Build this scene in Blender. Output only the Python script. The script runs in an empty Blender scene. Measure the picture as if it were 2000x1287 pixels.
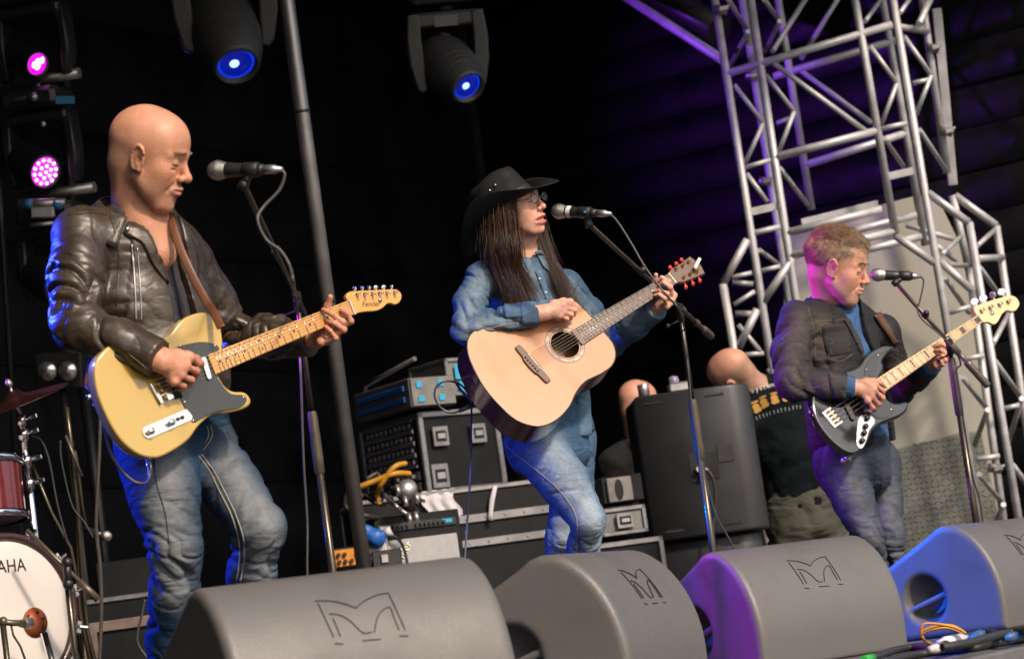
import bpy, bmesh, math, random
import numpy as np
from mathutils import Vector, Matrix
from mathutils.bvhtree import BVHTree

random.seed(7)
rng = np.random.default_rng(7)
SC = bpy.context.scene
COL = SC.collection
R = math.radians

# ------------------------------------------------------------------ camera
FPX, CX, CY = 5000.0, 1000.0, 643.5
PITCH, ROLL, CAMH = R(6.83), R(8.0), 0.20
_F = np.array([0, math.cos(PITCH), math.sin(PITCH)])
_U0 = np.array([0, -math.sin(PITCH), math.cos(PITCH)])
_R0 = np.array([1.0, 0, 0])
_R = math.cos(ROLL) * _R0 - math.sin(ROLL) * _U0
_U = math.sin(ROLL) * _R0 + math.cos(ROLL) * _U0
_C = np.array([0, 0, CAMH])
cd = bpy.data.cameras.new('camera')
cam = bpy.data.objects.new('camera', cd)
COL.objects.link(cam)
cam.matrix_world = Matrix(((_R[0], _U[0], -_F[0], _C[0]), (_R[1], _U[1], -_F[1], _C[1]),
                           (_R[2], _U[2], -_F[2], _C[2]), (0, 0, 0, 1)))
cd.sensor_width = 36.0
cd.lens = 36.0 * FPX / 2000.0
cd.clip_start, cd.clip_end = 0.05, 300
cd.dof.use_dof = True
cd.dof.focus_distance = 8.0
cd.dof.aperture_fstop = 5.0
SC.camera = cam

# ------------------------------------------------------------------ world, sun, exposure
SUN_DIR = np.array([0.50, -0.70, 0.68])          # towards the sun
SUN_DIR = SUN_DIR / np.linalg.norm(SUN_DIR)
wd = bpy.data.worlds.new('World')
SC.world = wd
wd.use_nodes = True
nt = wd.node_tree
sky = nt.nodes.new('ShaderNodeTexSky')
sky.sky_type = 'NISHITA'
sky.sun_disc = False
sky.sun_elevation = math.asin(SUN_DIR[2])
sky.sun_rotation = math.atan2(SUN_DIR[0], SUN_DIR[1])
sky.air_density = 1.0
sky.dust_density = 3.0
nt.links.new(sky.outputs[0], nt.nodes['Background'].inputs[0])
nt.nodes['Background'].inputs[1].default_value = 0.15
sl = bpy.data.lights.new('sun', 'SUN')
sl.energy = 3.3
sl.angle = R(5)
sl.color = (1.0, 0.82, 0.66)
so = bpy.data.objects.new('sun', sl)
COL.objects.link(so)
so.rotation_euler = Vector(SUN_DIR.tolist()).to_track_quat('Z', 'Y').to_euler()
SC.view_settings.view_transform = 'Standard'
SC.view_settings.look = 'None'
SC.view_settings.exposure = 0.32
SC.view_settings.gamma = 1.0
SC.cycles.use_denoising = True
SC.cycles.max_bounces = 4
SC.cycles.caustics_reflective = False
SC.cycles.caustics_refractive = False
SC.cycles.sample_clamp_indirect = 4.0

# ------------------------------------------------------------------ vectors
def V(*a):
    return np.array(a, float)
def nrm(v):
    v = np.asarray(v, float)
    return v / (np.linalg.norm(v) + 1e-12)
def P(px, py, d):
    """point at depth d (metres along the view axis) seen at photo pixel px, py"""
    return _C + d * (_F + (px - CX) / FPX * _R + (CY - py) / FPX * _U)
def S(r, u, t):
    """direction given as right / up / towards the viewer"""
    return r * _R + u * _U - t * _F
def PF(px, py, z=0.0):
    """point on the horizontal plane z"""
    d = _F + (px - CX) / FPX * _R + (CY - py) / FPX * _U
    return _C + d * (z - _C[2]) / d[2]
def depth(p):
    return float(np.dot(np.asarray(p) - _C, _F))
def topx(p):
    q = np.asarray(p, float) - _C
    z = q @ _F
    return np.stack([CX + FPX * (q @ _R) / z, CY - FPX * (q @ _U) / z], -1)
UP = V(0, 0, 1)
AUD = nrm([0.85, -0.53, 0])       # towards the audience
ALONG = nrm([0.53, 0.85, 0])      # along the stage front

class Frame:
    def __init__(s, o, x, y):
        s.o = np.asarray(o, float)
        s.x = nrm(x)
        y = np.asarray(y, float)
        s.y = nrm(y - s.x * (y @ s.x))
        s.z = np.cross(s.x, s.y)
        s.m = np.stack([s.x, s.y, s.z])          # rows
    def w(s, *p):
        p = np.asarray(p[0] if len(p) == 1 else p, float)
        return s.o + p @ s.m
    def d(s, *p):
        return np.asarray(p, float) @ s.m
    def l(s, p):
        return (np.asarray(p, float) - s.o) @ s.m.T
    def hit(s, px, py, z=0.0):
        """local x, y where the view ray of a photo pixel meets the plane z of this frame"""
        d = _F + (px - CX) / FPX * _R + (CY - py) / FPX * _U
        t = ((s.o + s.z * z - _C) @ s.z) / (d @ s.z)
        q = s.l(_C + t * d)
        return float(q[0]), float(q[1])
    def matrix(s):
        return Matrix(((s.x[0], s.y[0], s.z[0], s.o[0]), (s.x[1], s.y[1], s.z[1], s.o[1]),
                       (s.x[2], s.y[2], s.z[2], s.o[2]), (0, 0, 0, 1)))
WORLD = Frame([0, 0, 0], [1, 0, 0], [0, 1, 0])

# ------------------------------------------------------------------ materials
MATS = {}
def M(name, col=(.5, .5, .5), rough=.5, metal=0.0, var=.12, vs=6.0, bump=0.0, bs=80.0, spec=.5, coat=0.0,
      emit=None, es=0.0, attr=False, col2=None, stretch=None, wave=None, sss=0.0, rvar=.15, alpha=1.0, trans=0.0, sheen=0.0, detail=5.0, crease=None):
    m = bpy.data.materials.new(name)
    m.use_nodes = True
    t = m.node_tree
    N, L = t.nodes, t.links
    b = N['Principled BSDF']
    b.inputs['Metallic'].default_value = metal
    b.inputs['Roughness'].default_value = rough
    b.inputs['Specular IOR Level'].default_value = spec
    b.inputs['Coat Weight'].default_value = coat
    b.inputs['Coat Roughness'].default_value = .08
    b.inputs['Sheen Weight'].default_value = sheen
    b.inputs['Alpha'].default_value = alpha
    b.inputs['Transmission Weight'].default_value = trans
    if sss:
        b.inputs['Subsurface Weight'].default_value = sss
        b.inputs['Subsurface Radius'].default_value = (.012, .005, .003)
        b.inputs['Subsurface Scale'].default_value = 1.0
    tc = N.new('ShaderNodeTexCoord')
    vec = tc.outputs['Object']
    if stretch:
        mp = N.new('ShaderNodeMapping')
        mp.inputs['Scale'].default_value = stretch
        L.new(vec, mp.inputs[0])
        vec = mp.outputs[0]
    ns = N.new('ShaderNodeTexNoise')
    ns.inputs['Scale'].default_value = vs
    ns.inputs['Detail'].default_value = detail
    ns.inputs['Roughness'].default_value = .6
    L.new(vec, ns.inputs['Vector'])
    c1 = tuple(col) + (1,)
    if attr:
        at = N.new('ShaderNodeAttribute')
        at.attribute_name = 'Col'
        base = at.outputs['Color']
    else:
        rgb = N.new('ShaderNodeRGB')
        rgb.outputs[0].default_value = c1
        base = rgb.outputs[0]
    if col2 is not None:
        mx = N.new('ShaderNodeMix')
        mx.data_type = 'RGBA'
        cr = N.new('ShaderNodeMapRange')
        cr.inputs[1].default_value, cr.inputs[2].default_value = .38, .64
        L.new(ns.outputs['Fac'], cr.inputs[0])
        L.new(cr.outputs[0], mx.inputs[0])
        L.new(base, mx.inputs[6])
        mx.inputs[7].default_value = tuple(col2) + (1,)
        base = mx.outputs[2]
    if var:
        mr = N.new('ShaderNodeMapRange')
        mr.inputs[1].default_value, mr.inputs[2].default_value = .25, .75
        mr.inputs[3].default_value, mr.inputs[4].default_value = 1 - var, 1 + var
        L.new(ns.outputs['Fac'], mr.inputs[0])
        hv = N.new('ShaderNodeHueSaturation')
        L.new(mr.outputs[0], hv.inputs['Value'])
        L.new(base, hv.inputs['Color'])
        base = hv.outputs[0]
    L.new(base, b.inputs['Base Color'])
    if rvar:
        r2 = N.new('ShaderNodeMapRange')
        r2.inputs[1].default_value, r2.inputs[2].default_value = .3, .7
        r2.inputs[3].default_value, r2.inputs[4].default_value = max(.02, rough - rvar * rough), min(1, rough + rvar * rough)
        L.new(ns.outputs['Fac'], r2.inputs[0])
        L.new(r2.outputs[0], b.inputs['Roughness'])
    if bump or wave:
        bp = N.new('ShaderNodeBump')
        bp.inputs['Strength'].default_value = 1.0
        if wave:
            sc_, dist_, amt, axis = wave
            wv = N.new('ShaderNodeTexWave')
            wv.bands_direction = axis
            wv.inputs['Scale'].default_value = sc_
            wv.inputs['Distortion'].default_value = dist_
            wv.inputs['Detail'].default_value = 3
            L.new(vec, wv.inputs['Vector'])
            bp.inputs['Distance'].default_value = amt
            L.new(wv.outputs['Fac'], bp.inputs['Height'])
            if bump:
                b0 = N.new('ShaderNodeBump')
                n2 = N.new('ShaderNodeTexNoise')
                n2.inputs['Scale'].default_value = bs
                n2.inputs['Detail'].default_value = 4
                L.new(vec, n2.inputs['Vector'])
                b0.inputs['Distance'].default_value = bump
                L.new(n2.outputs['Fac'], b0.inputs['Height'])
                L.new(b0.outputs[0], bp.inputs['Normal'])
        else:
            n2 = N.new('ShaderNodeTexNoise')
            n2.inputs['Scale'].default_value = bs
            n2.inputs['Detail'].default_value = 6
            L.new(vec, n2.inputs['Vector'])
            bp.inputs['Distance'].default_value = bump
            L.new(n2.outputs['Fac'], bp.inputs['Height'])
        L.new(bp.outputs[0], b.inputs['Normal'])
    if crease:
        prev = b.inputs['Normal'].links[0].from_socket if b.inputs['Normal'].is_linked else None
        for csc, cdist, cst, cpow in crease:
            mp2 = N.new('ShaderNodeMapping')
            mp2.inputs['Scale'].default_value = cst
            mp2.inputs['Rotation'].default_value = (.15, .3, .2)
            L.new(tc.outputs['Object'], mp2.inputs[0])
            n3 = N.new('ShaderNodeTexNoise')
            n3.inputs['Scale'].default_value = csc
            n3.inputs['Detail'].default_value = 2.5
            n3.inputs['Distortion'].default_value = .6
            L.new(mp2.outputs[0], n3.inputs['Vector'])
            m1 = N.new('ShaderNodeMath'); m1.operation = 'SUBTRACT'; m1.inputs[1].default_value = .5
            L.new(n3.outputs['Fac'], m1.inputs[0])
            m2 = N.new('ShaderNodeMath'); m2.operation = 'ABSOLUTE'
            L.new(m1.outputs[0], m2.inputs[0])
            m3 = N.new('ShaderNodeMath'); m3.operation = 'MULTIPLY'; m3.inputs[1].default_value = 5.0; m3.use_clamp = True
            L.new(m2.outputs[0], m3.inputs[0])
            m4 = N.new('ShaderNodeMath'); m4.operation = 'POWER'; m4.inputs[1].default_value = cpow
            L.new(m3.outputs[0], m4.inputs[0])
            bc = N.new('ShaderNodeBump')
            bc.inputs['Distance'].default_value = cdist
            L.new(m4.outputs[0], bc.inputs['Height'])
            if prev is not None:
                L.new(prev, bc.inputs['Normal'])
            prev = bc.outputs[0]
        L.new(prev, b.inputs['Normal'])
    if emit is not None:
        b.inputs['Emission Color'].default_value = tuple(emit) + (1,)
        b.inputs['Emission Strength'].default_value = es
    MATS[name] = m
    return m

# ------------------------------------------------------------------ objects
def link(name, me, mat=None, parent=None, loc=None):
    o = bpy.data.objects.new(name, me)
    COL.objects.link(o)
    if mat is not None and me is not None:
        me.materials.append(mat)
    if parent is not None:
        o.parent = parent
    if loc is not None:
        o.location = Vector([float(c) for c in loc])
    return o
def tag(o, label=None, cat=None, group=None, kind=None):
    if label:
        o['label'] = label
    if cat:
        o['category'] = cat
    if group:
        o['group'] = group
    if kind:
        o['kind'] = kind
    return o
def thing(name, loc, label, cat, group=None):
    o = link(name, None, None, None, loc)
    o.empty_display_size = .05
    return tag(o, label, cat, group)
def root_loc(o):
    while o.parent is not None:
        o = o.parent
    return np.array(o.location)

def mesh_np(name, v, f, smooth=True, cols=None):
    me = bpy.data.meshes.new(name)
    v = np.asarray(v, np.float32)
    f = list(f) if not isinstance(f, np.ndarray) else f
    if isinstance(f, np.ndarray):
        n, k = f.shape
        me.vertices.add(len(v))
        me.vertices.foreach_set('co', v.ravel())
        me.loops.add(n * k)
        me.loops.foreach_set('vertex_index', f.astype(np.int32).ravel())
        me.polygons.add(n)
        me.polygons.foreach_set('loop_start', np.arange(0, n * k, k, dtype=np.int32))
        me.polygons.foreach_set('loop_total', np.full(n, k, np.int32))
        me.update(calc_edges=True)
        me.validate()
    else:
        me.from_pydata(v.tolist(), [], f)
    if cols is not None and len(me.vertices) == len(cols):
        ca = me.color_attributes.new('Col', 'FLOAT_COLOR', 'POINT')
        c4 = np.ones((len(cols), 4), np.float32)
        c4[:, :3] = cols
        ca.data.foreach_set('color', c4.ravel())
    if smooth:
        me.polygons.foreach_set('use_smooth', np.ones(len(me.polygons), bool))
    return me

class MB:
    """collects simple shapes in world space; build() links them as one mesh object"""
    def __init__(s):
        s.v, s.f, s.sm = [], [], []
    def add(s, vs, fs, smooth=False):
        o = len(s.v)
        s.v.extend([tuple(map(float, p)) for p in vs])
        for f in fs:
            s.f.append([i + o for i in f])
            s.sm.append(smooth)
        return s
    def box(s, c, size, fr=WORLD, bev=0.0, local=True):
        """centre c and size in the frame's own axes"""
        hx, hy, hz = [a / 2 for a in size]
        c = np.asarray(c, float)
        b = min(bev, hx * .9, hy * .9, hz * .9)
        vs, idx = [], {}
        for sx in (-1, 1):
            for sy in (-1, 1):
                for sz in (-1, 1):
                    if b <= 0:
                        idx[sx, sy, sz] = len(vs)
                        vs.append((sx * hx, sy * hy, sz * hz))
                    else:
                        for a in range(3):
                            idx[sx, sy, sz, a] = len(vs)
                            q = [sx * (hx - b), sy * (hy - b), sz * (hz - b)]
                            q[a] = (sx * hx, sy * hy, sz * hz)[a]
                            vs.append(tuple(q))
        fs = []
        if b <= 0:
            I = idx
            fs = [[I[-1, -1, -1], I[-1, -1, 1], I[-1, 1, 1], I[-1, 1, -1]], [I[1, -1, -1], I[1, 1, -1], I[1, 1, 1], I[1, -1, 1]],
                  [I[-1, -1, -1], I[1, -1, -1], I[1, -1, 1], I[-1, -1, 1]], [I[-1, 1, -1], I[-1, 1, 1], I[1, 1, 1], I[1, 1, -1]],
                  [I[-1, -1, -1], I[-1, 1, -1], I[1, 1, -1], I[1, -1, -1]], [I[-1, -1, 1], I[1, -1, 1], I[1, 1, 1], I[-1, 1, 1]]]
        else:
            g = lambda sg, a: idx[sg[0], sg[1], sg[2], a]
            for a in range(3):
                o1, o2 = (a + 1) % 3, (a + 2) % 3
                for sa in (-1, 1):
                    loop = []
                    for q, r in ((-1, -1), (1, -1), (1, 1), (-1, 1)):
                        sg = [0, 0, 0]
                        sg[a], sg[o1], sg[o2] = sa, q, r
                        loop.append(g(sg, a))
                    fs.append(loop if sa > 0 else loop[::-1])
            for a in range(3):            # edges along axis a
                o1, o2 = (a + 1) % 3, (a + 2) % 3
                for q in (-1, 1):
                    for r in (-1, 1):
                        s0, s1 = [0, 0, 0], [0, 0, 0]
                        s0[a], s1[a] = -1, 1
                        s0[o1] = s1[o1] = q
                        s0[o2] = s1[o2] = r
                        lp = [g(s0, o1), g(s1, o1), g(s1, o2), g(s0, o2)]
                        fs.append(lp if q * r < 0 else lp[::-1])
            for sx in (-1, 1):
                for sy in (-1, 1):
                    for sz in (-1, 1):
                        lp = [g((sx, sy, sz), 0), g((sx, sy, sz), 1), g((sx, sy, sz), 2)]
                        fs.append(lp if sx * sy * sz > 0 else lp[::-1])
        s.add([fr.w(c + np.array(q)) for q in vs], fs)
        return s
    def tube(s, pts, r, n=10, caps=True, flat=1.0, side=None):
        pts = [np.asarray(p, float) for p in pts]
        rs = r if hasattr(r, '__len__') else [r] * len(pts)
        k = len(pts)
        tan = []
        for i in range(k):
            a, b = pts[max(i - 1, 0)], pts[min(i + 1, k - 1)]
            tan.append(nrm(b - a))
        u = side if side is not None else (UP if abs(tan[0] @ UP) < .9 else V(1, 0, 0))
        vs = []
        for i in range(k):
            u = nrm(u - tan[i] * (u @ tan[i]))
            w = np.cross(tan[i], u)
            for j in range(n):
                a = 2 * math.pi * j / n
                vs.append(pts[i] + rs[i] * (math.cos(a) * u + flat * math.sin(a) * w))
        fs = []
        for i in range(k - 1):
            for j in range(n):
                fs.append([i * n + j, i * n + (j + 1) % n, (i + 1) * n + (j + 1) % n, (i + 1) * n + j])
        s.add(vs, fs, True)
        if caps:
            o = len(s.v) - k * n
            s.f.append([o + j for j in range(n)][::-1]); s.sm.append(False)
            s.f.append([o + (k - 1) * n + j for j in range(n)]); s.sm.append(False)
        return s
    def lathe(s, prof, base, axis, n=24, smooth=True, arc=None, side=None):
        """prof: (radius, height) pairs along axis from base"""
        axis = nrm(axis)
        u = side if side is not None else (UP if abs(axis @ UP) < .9 else V(1, 0, 0))
        u = nrm(u - axis * (u @ axis))
        w = np.cross(axis, u)
        base = np.asarray(base, float)
        vs, fs = [], []
        for (r, h) in prof:
            for j in range(n):
                a = 2 * math.pi * j / n
                vs.append(base + axis * h + max(r, 1e-5) * (math.cos(a) * u + math.sin(a) * w))
        for i in range(len(prof) - 1):
            for j in range(n):
                fs.append([i * n + j, i * n + (j + 1) % n, (i + 1) * n + (j + 1) % n, (i + 1) * n + j])
        s.add(vs, fs, smooth)
        return s
    def ball(s, c, r, fr=WORLD, n=14, m=9):
        r = r if hasattr(r, '__len__') else (r, r, r)
        vs, fs = [], []
        for i in range(m + 1):
            th = math.pi * i / m
            for j in range(n):
                a = 2 * math.pi * j / n
                vs.append(np.asarray(c) + fr.d(r[0] * math.sin(th) * math.cos(a), r[1] * math.sin(th) * math.sin(a), r[2] * math.cos(th)))
        for i in range(m):
            for j in range(n):
                fs.append([i * n + j, (i + 1) * n + j, (i + 1) * n + (j + 1) % n, i * n + (j + 1) % n])
        return s.add(vs, fs, True)
    def prism(s, out, fr, z0, z1, bev=0.0, smooth_side=True):
        """outline (x, y) in the frame's plane pushed from z0 to z1, edges rounded by bev"""
        o = np.array(out, float)
        area = 0.5 * np.sum(o[:, 0] * np.roll(o[:, 1], -1) - np.roll(o[:, 0], -1) * o[:, 1])
        if area < 0:
            o = o[::-1]
        n = len(o)
        e = np.roll(o, -1, 0) - o
        en = np.stack([e[:, 1], -e[:, 0]], 1)
        en /= (np.linalg.norm(en, axis=1, keepdims=True) + 1e-12)
        vn = en + np.roll(en, 1, 0)
        vn /= (np.linalg.norm(vn, axis=1, keepdims=True) + 1e-12)
        if bev > 0:
            rings = []
            for a in (0, 30, 60, 90):
                ca, sa = math.cos(R(a)), math.sin(R(a))
                rings.append((o - vn * bev * (1 - sa), z0 + bev * (1 - ca)))
            for a in (90, 60, 30, 0):
                ca, sa = math.cos(R(a)), math.sin(R(a))
                rings.append((o - vn * bev * (1 - sa), z1 - bev * (1 - ca)))
        else:
            rings = [(o, z0), (o, z1)]
        vs, fs, sm = [], [], []
        for q, z in rings:
            for x, y in q:
                vs.append(fr.w(x, y, z))
        for i in range(len(rings) - 1):
            for j in range(n):
                fs.append([i * n + j, i * n + (j + 1) % n, (i + 1) * n + (j + 1) % n, (i + 1) * n + j])
        s.add(vs, fs, smooth_side and bev > 0)
        b = len(s.v) - len(vs)
        s.f.append([b + j for j in range(n)][::-1]); s.sm.append(False)
        s.f.append([b + (len(rings) - 1) * n + j for j in range(n)]); s.sm.append(False)
        return s
    def build(s, name, mat, parent=None, loc=None):
        me = bpy.data.meshes.new(name)
        if parent is not None:
            L0 = root_loc(parent)
        else:
            L0 = np.asarray(loc if loc is not None else (0, 0, 0), float)
        me.from_pydata((np.array(s.v) - L0).tolist(), [], s.f)
        me.polygons.foreach_set('use_smooth', np.array(s.sm, bool))
        me.update()
        o = link(name, me, mat, parent, L0 if parent is None else None)
        return o

def smooth_pts(pts, n=6, closed=False):
    """Catmull-Rom through 2-D or 3-D points"""
    p = np.array(pts, float)
    k = len(p)
    out = []
    rngi = range(k) if closed else range(k - 1)
    for i in rngi:
        if closed:
            a, b, c, d = p[(i - 1) % k], p[i], p[(i + 1) % k], p[(i + 2) % k]
        else:
            a, b, c, d = p[max(i - 1, 0)], p[i], p[i + 1], p[min(i + 2, k - 1)]
        for j in range(n):
            t = j / n
            out.append(.5 * ((2 * b) + (-a + c) * t + (2 * a - 5 * b + 4 * c - d) * t * t + (-a + 3 * b - 3 * c + d) * t ** 3))
    if not closed:
        out.append(p[-1])
    return np.array(out)

# ------------------------------------------------------------------ signed distance modelling
def _hash(i, j, k):
    h = (i * 374761393 + j * 668265263 + k * 2147483647) & 0xffffffff
    h = ((h ^ (h >> 13)) * 1274126177) & 0xffffffff
    return ((h ^ (h >> 16)) & 0xffff) / 65535.0 * 2 - 1
def vnoise(p):
    """smooth value noise, p (n,3)"""
    i = np.floor(p).astype(np.int64)
    f = p - i
    f = f * f * (3 - 2 * f)
    r = 0
    for a in (0, 1):
        wa = f[:, 0] if a else 1 - f[:, 0]
        for b in (0, 1):
            wb = f[:, 1] if b else 1 - f[:, 1]
            for c in (0, 1):
                wc = f[:, 2] if c else 1 - f[:, 2]
                r = r + wa * wb * wc * _hash(i[:, 0] + a, i[:, 1] + b, i[:, 2] + c)
    return r

class Field:
    def __init__(s, lo, hi, h, fr=WORLD):
        s.h, s.fr, s.fn = h, fr, None
        s.lo = np.asarray(lo, float)
        s.n = np.ceil((np.asarray(hi, float) - s.lo) / h).astype(int) + 1
        s.v = np.full(s.n, 1.0, np.float32)
    def _sub(s, lo, hi):
        a = np.clip(np.floor((lo - s.lo) / s.h).astype(int), 0, s.n)
        b = np.clip(np.ceil((hi - s.lo) / s.h).astype(int) + 1, 0, s.n)
        if np.any(b <= a):
            return None, None
        ax = [s.lo[i] + s.h * np.arange(a[i], b[i]) for i in range(3)]
        g = np.stack(np.meshgrid(*ax, indexing='ij'), -1).astype(np.float32)
        return (slice(a[0], b[0]), slice(a[1], b[1]), slice(a[2], b[2])), g
    def _op(s, sl, d, k, mode):
        o = s.v[sl]
        if mode == 'add':
            if k > 0:
                q = np.maximum(k - np.abs(o - d), 0) / k
                s.v[sl] = np.minimum(o, d) - q * q * k * .25
            else:
                s.v[sl] = np.minimum(o, d)
        else:
            d = -d
            if k > 0:
                q = np.maximum(k - np.abs(o - d), 0) / k
                s.v[sl] = np.maximum(o, d) + q * q * k * .25
            else:
                s.v[sl] = np.maximum(o, d)
    def cone(s, a, b, ra, rb, k=.01, mode='add'):
        a, b = np.asarray(a, float), np.asarray(b, float)
        m = max(ra, rb) + k + 3 * s.h
        sl, g = s._sub(np.minimum(a, b) - m, np.maximum(a, b) + m)
        if sl is None:
            return s
        ab = b - a
        t = np.clip(((g - a) @ ab) / (ab @ ab + 1e-12), 0, 1)
        q = g - a - t[..., None] * ab
        d = np.sqrt(np.einsum('...i,...i', q, q)) - (ra + (rb - ra) * t)
        s._op(sl, d, k, mode)
        return s
    def ball(s, c, r, k=.01, mode='add'):
        c = np.asarray(c, float)
        return s.cone(c, c + 1e-6, r, r, k, mode)
    def chain(s, pts, rs, k=.01, mode='add'):
        for i in range(len(pts) - 1):
            s.cone(pts[i], pts[i + 1], rs[i], rs[i + 1], k, mode)
        return s
    def ell(s, c, r, ax=None, k=.01, mode='add'):
        c, r = np.asarray(c, float), np.asarray(r, float)
        m = r.max() + k + 3 * s.h
        sl, g = s._sub(c - m, c + m)
        if sl is None:
            return s
        q = g - c
        if ax is not None:
            q = q @ np.asarray(ax, float).T
        q1 = q / r
        k0 = np.sqrt(np.einsum('...i,...i', q1, q1)) + 1e-9
        q2 = q1 / r
        k1 = np.sqrt(np.einsum('...i,...i', q2, q2)) + 1e-9
        s._op(sl, k0 * (k0 - 1) / k1, k, mode)
        return s
    def eseg(s, a, b, side, ra, rb, k=.02, mode='add'):
        """tapered piece with elliptic sections: ra, rb = (side radius, depth radius)"""
        a, b = np.asarray(a, float), np.asarray(b, float)
        m = max(*ra, *rb) + k + 3 * s.h
        sl, g = s._sub(np.minimum(a, b) - m, np.maximum(a, b) + m)
        if sl is None:
            return s
        ab = b - a
        w = nrm(ab)
        u = nrm(side - w * (side @ w))
        vv = np.cross(w, u)
        t = np.clip(((g - a) @ ab) / (ab @ ab), 0, 1)
        q = g - a - t[..., None] * ab
        rx = ra[0] + (rb[0] - ra[0]) * t
        ry = ra[1] + (rb[1] - ra[1]) * t
        rz = (rx + ry) * .35
        x, y, z = (q @ u), (q @ vv), (q @ w)
        k0 = np.sqrt((x / rx) ** 2 + (y / ry) ** 2 + (z / rz) ** 2) + 1e-9
        k1 = np.sqrt((x / rx ** 2) ** 2 + (y / ry ** 2) ** 2 + (z / rz ** 2) ** 2) + 1e-9
        s._op(sl, k0 * (k0 - 1) / k1, k, mode)
        return s
    def box(s, c, half, ax=None, r=.005, k=.0, mode='add'):
        c, half = np.asarray(c, float), np.asarray(half, float)
        m = np.linalg.norm(half) + k + 3 * s.h
        sl, g = s._sub(c - m, c + m)
        if sl is None:
            return s
        q = g - c
        if ax is not None:
            q = q @ np.asarray(ax, float).T
        q = np.abs(q) - (half - r)
        d = np.sqrt(np.einsum('...i,...i', np.maximum(q, 0), np.maximum(q, 0))) + np.minimum(q.max(-1), 0) - r
        s._op(sl, d, k, mode)
        return s
    def cut(s, o, n, k=0.0, keep=None):
        """remove what lies on the side of plane (o, n) that n points to; keep = (centre, radius) limits the cut"""
        o, n = np.asarray(o, float), nrm(n)
        if keep is None:
            sl, g = s._sub(s.lo, s.lo + s.n * s.h)
        else:
            c, r = keep
            sl, g = s._sub(np.asarray(c) - r, np.asarray(c) + r)
        if sl is None:
            return s
        d = -((g - o) @ n)
        if keep is not None:
            q = g - np.asarray(c)
            d = np.maximum(d, np.sqrt(np.einsum('...i,...i', q, q)) - r)
        s._op(sl, d, k, 'sub')
        return s
    def disp(s, fn):
        """push the surface inwards by fn(points) when it is meshed"""
        s.fn = fn
        return s
    def mesh(s, relax=1):
        v = s.v
        n = v.shape
        ins = v < 0
        # cells with a sign change
        c = np.zeros((n[0] - 1, n[1] - 1, n[2] - 1), np.int8)
        for a in (0, 1):
            for b in (0, 1):
                for d in (0, 1):
                    c += ins[a:n[0] - 1 + a, b:n[1] - 1 + b, d:n[2] - 1 + d]
        act = (c > 0) & (c < 8)
        ci = np.stack(np.nonzero(act), -1)
        idx = -np.ones(act.shape, np.int64)
        idx[act] = np.arange(len(ci))
        acc = np.zeros((len(ci), 3))
        cnt = np.zeros(len(ci))
        corners = [(a, b, d) for a in (0, 1) for b in (0, 1) for d in (0, 1)]
        vals = {q: v[ci[:, 0] + q[0], ci[:, 1] + q[1], ci[:, 2] + q[2]] for q in corners}
        for q in corners:
            for ax in range(3):
                if q[ax] == 0:
                    r = list(q); r[ax] = 1; r = tuple(r)
                    va, vb = vals[q], vals[r]
                    m = (va < 0) != (vb < 0)
                    t = va[m] / (va[m] - vb[m])
                    pt = np.zeros((m.sum(), 3)) + np.array(q, float)
                    pt[:, ax] += t
                    acc[m] += pt
                    cnt[m] += 1
        pos = (ci + acc / cnt[:, None]) * s.h + s.lo
        quads = []
        for ax in range(3):
            o1, o2 = (ax + 1) % 3, (ax + 2) % 3
            sa = [slice(None)] * 3
            sb = [slice(None)] * 3
            sa[ax], sb[ax] = slice(0, -1), slice(1, None)
            ch = ins[tuple(sa)] != ins[tuple(sb)]
            e = np.stack(np.nonzero(ch), -1)
            ok = (e[:, o1] > 0) & (e[:, o2] > 0) & (e[:, o1] < n[o1] - 1) & (e[:, o2] < n[o2] - 1)
            e = e[ok]
            d1 = np.zeros(3, int); d1[o1] = 1
            d2 = np.zeros(3, int); d2[o2] = 1
            q = [idx[tuple((e - k_).T)] for k_ in (d1 + d2, d2, 0 * d1, d1)]
            q = np.stack(q, 1)
            flip = ~ins[tuple(e.T)]
            q[flip] = q[flip][:, ::-1]
            quads.append(q)
        f = np.concatenate(quads)
        f = f[(f >= 0).all(1)]
        for _ in range(relax):
            a2 = np.zeros_like(pos); c2 = np.zeros(len(pos))
            for i in range(4):
                j = (i + 1) % 4
                np.add.at(a2, f[:, i], pos[f[:, j]]); np.add.at(c2, f[:, i], 1)
                np.add.at(a2, f[:, j], pos[f[:, i]]); np.add.at(c2, f[:, j], 1)
            pos = .5 * pos + .5 * a2 / np.maximum(c2, 1)[:, None]
        if s.fn is not None:
            for k_ in range(1):
                fn_ = np.cross(pos[f[:, 2]] - pos[f[:, 0]], pos[f[:, 3]] - pos[f[:, 1]])
                vn = np.zeros_like(pos)
                for i in range(4):
                    np.add.at(vn, f[:, i], fn_)
                vn /= np.linalg.norm(vn, axis=1, keepdims=True) + 1e-12
            pos = pos - vn * s.fn(pos)[:, None]
        return s.fr.o + pos @ s.fr.m, f

def organic(name, v, f, mat, parent, cols=None):
    me = mesh_np(name, np.asarray(v) - root_loc(parent), f, True, cols)
    return link(name, me, mat, parent)

def bvh(v, f):
    return BVHTree.FromPolygons([tuple(map(float, p)) for p in v], [tuple(map(int, q)) for q in f])
def ray_px(tree, px, py, org=None):
    d = nrm(_F + (px - CX) / FPX * _R + (CY - py) / FPX * _U)
    h = tree.ray_cast(Vector(_C), Vector(d))
    if h[0] is None:
        return None, None
    nn = np.array(h[1])
    if nn @ d > 0:
        nn = -nn
    return np.array(h[0]), nn

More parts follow.
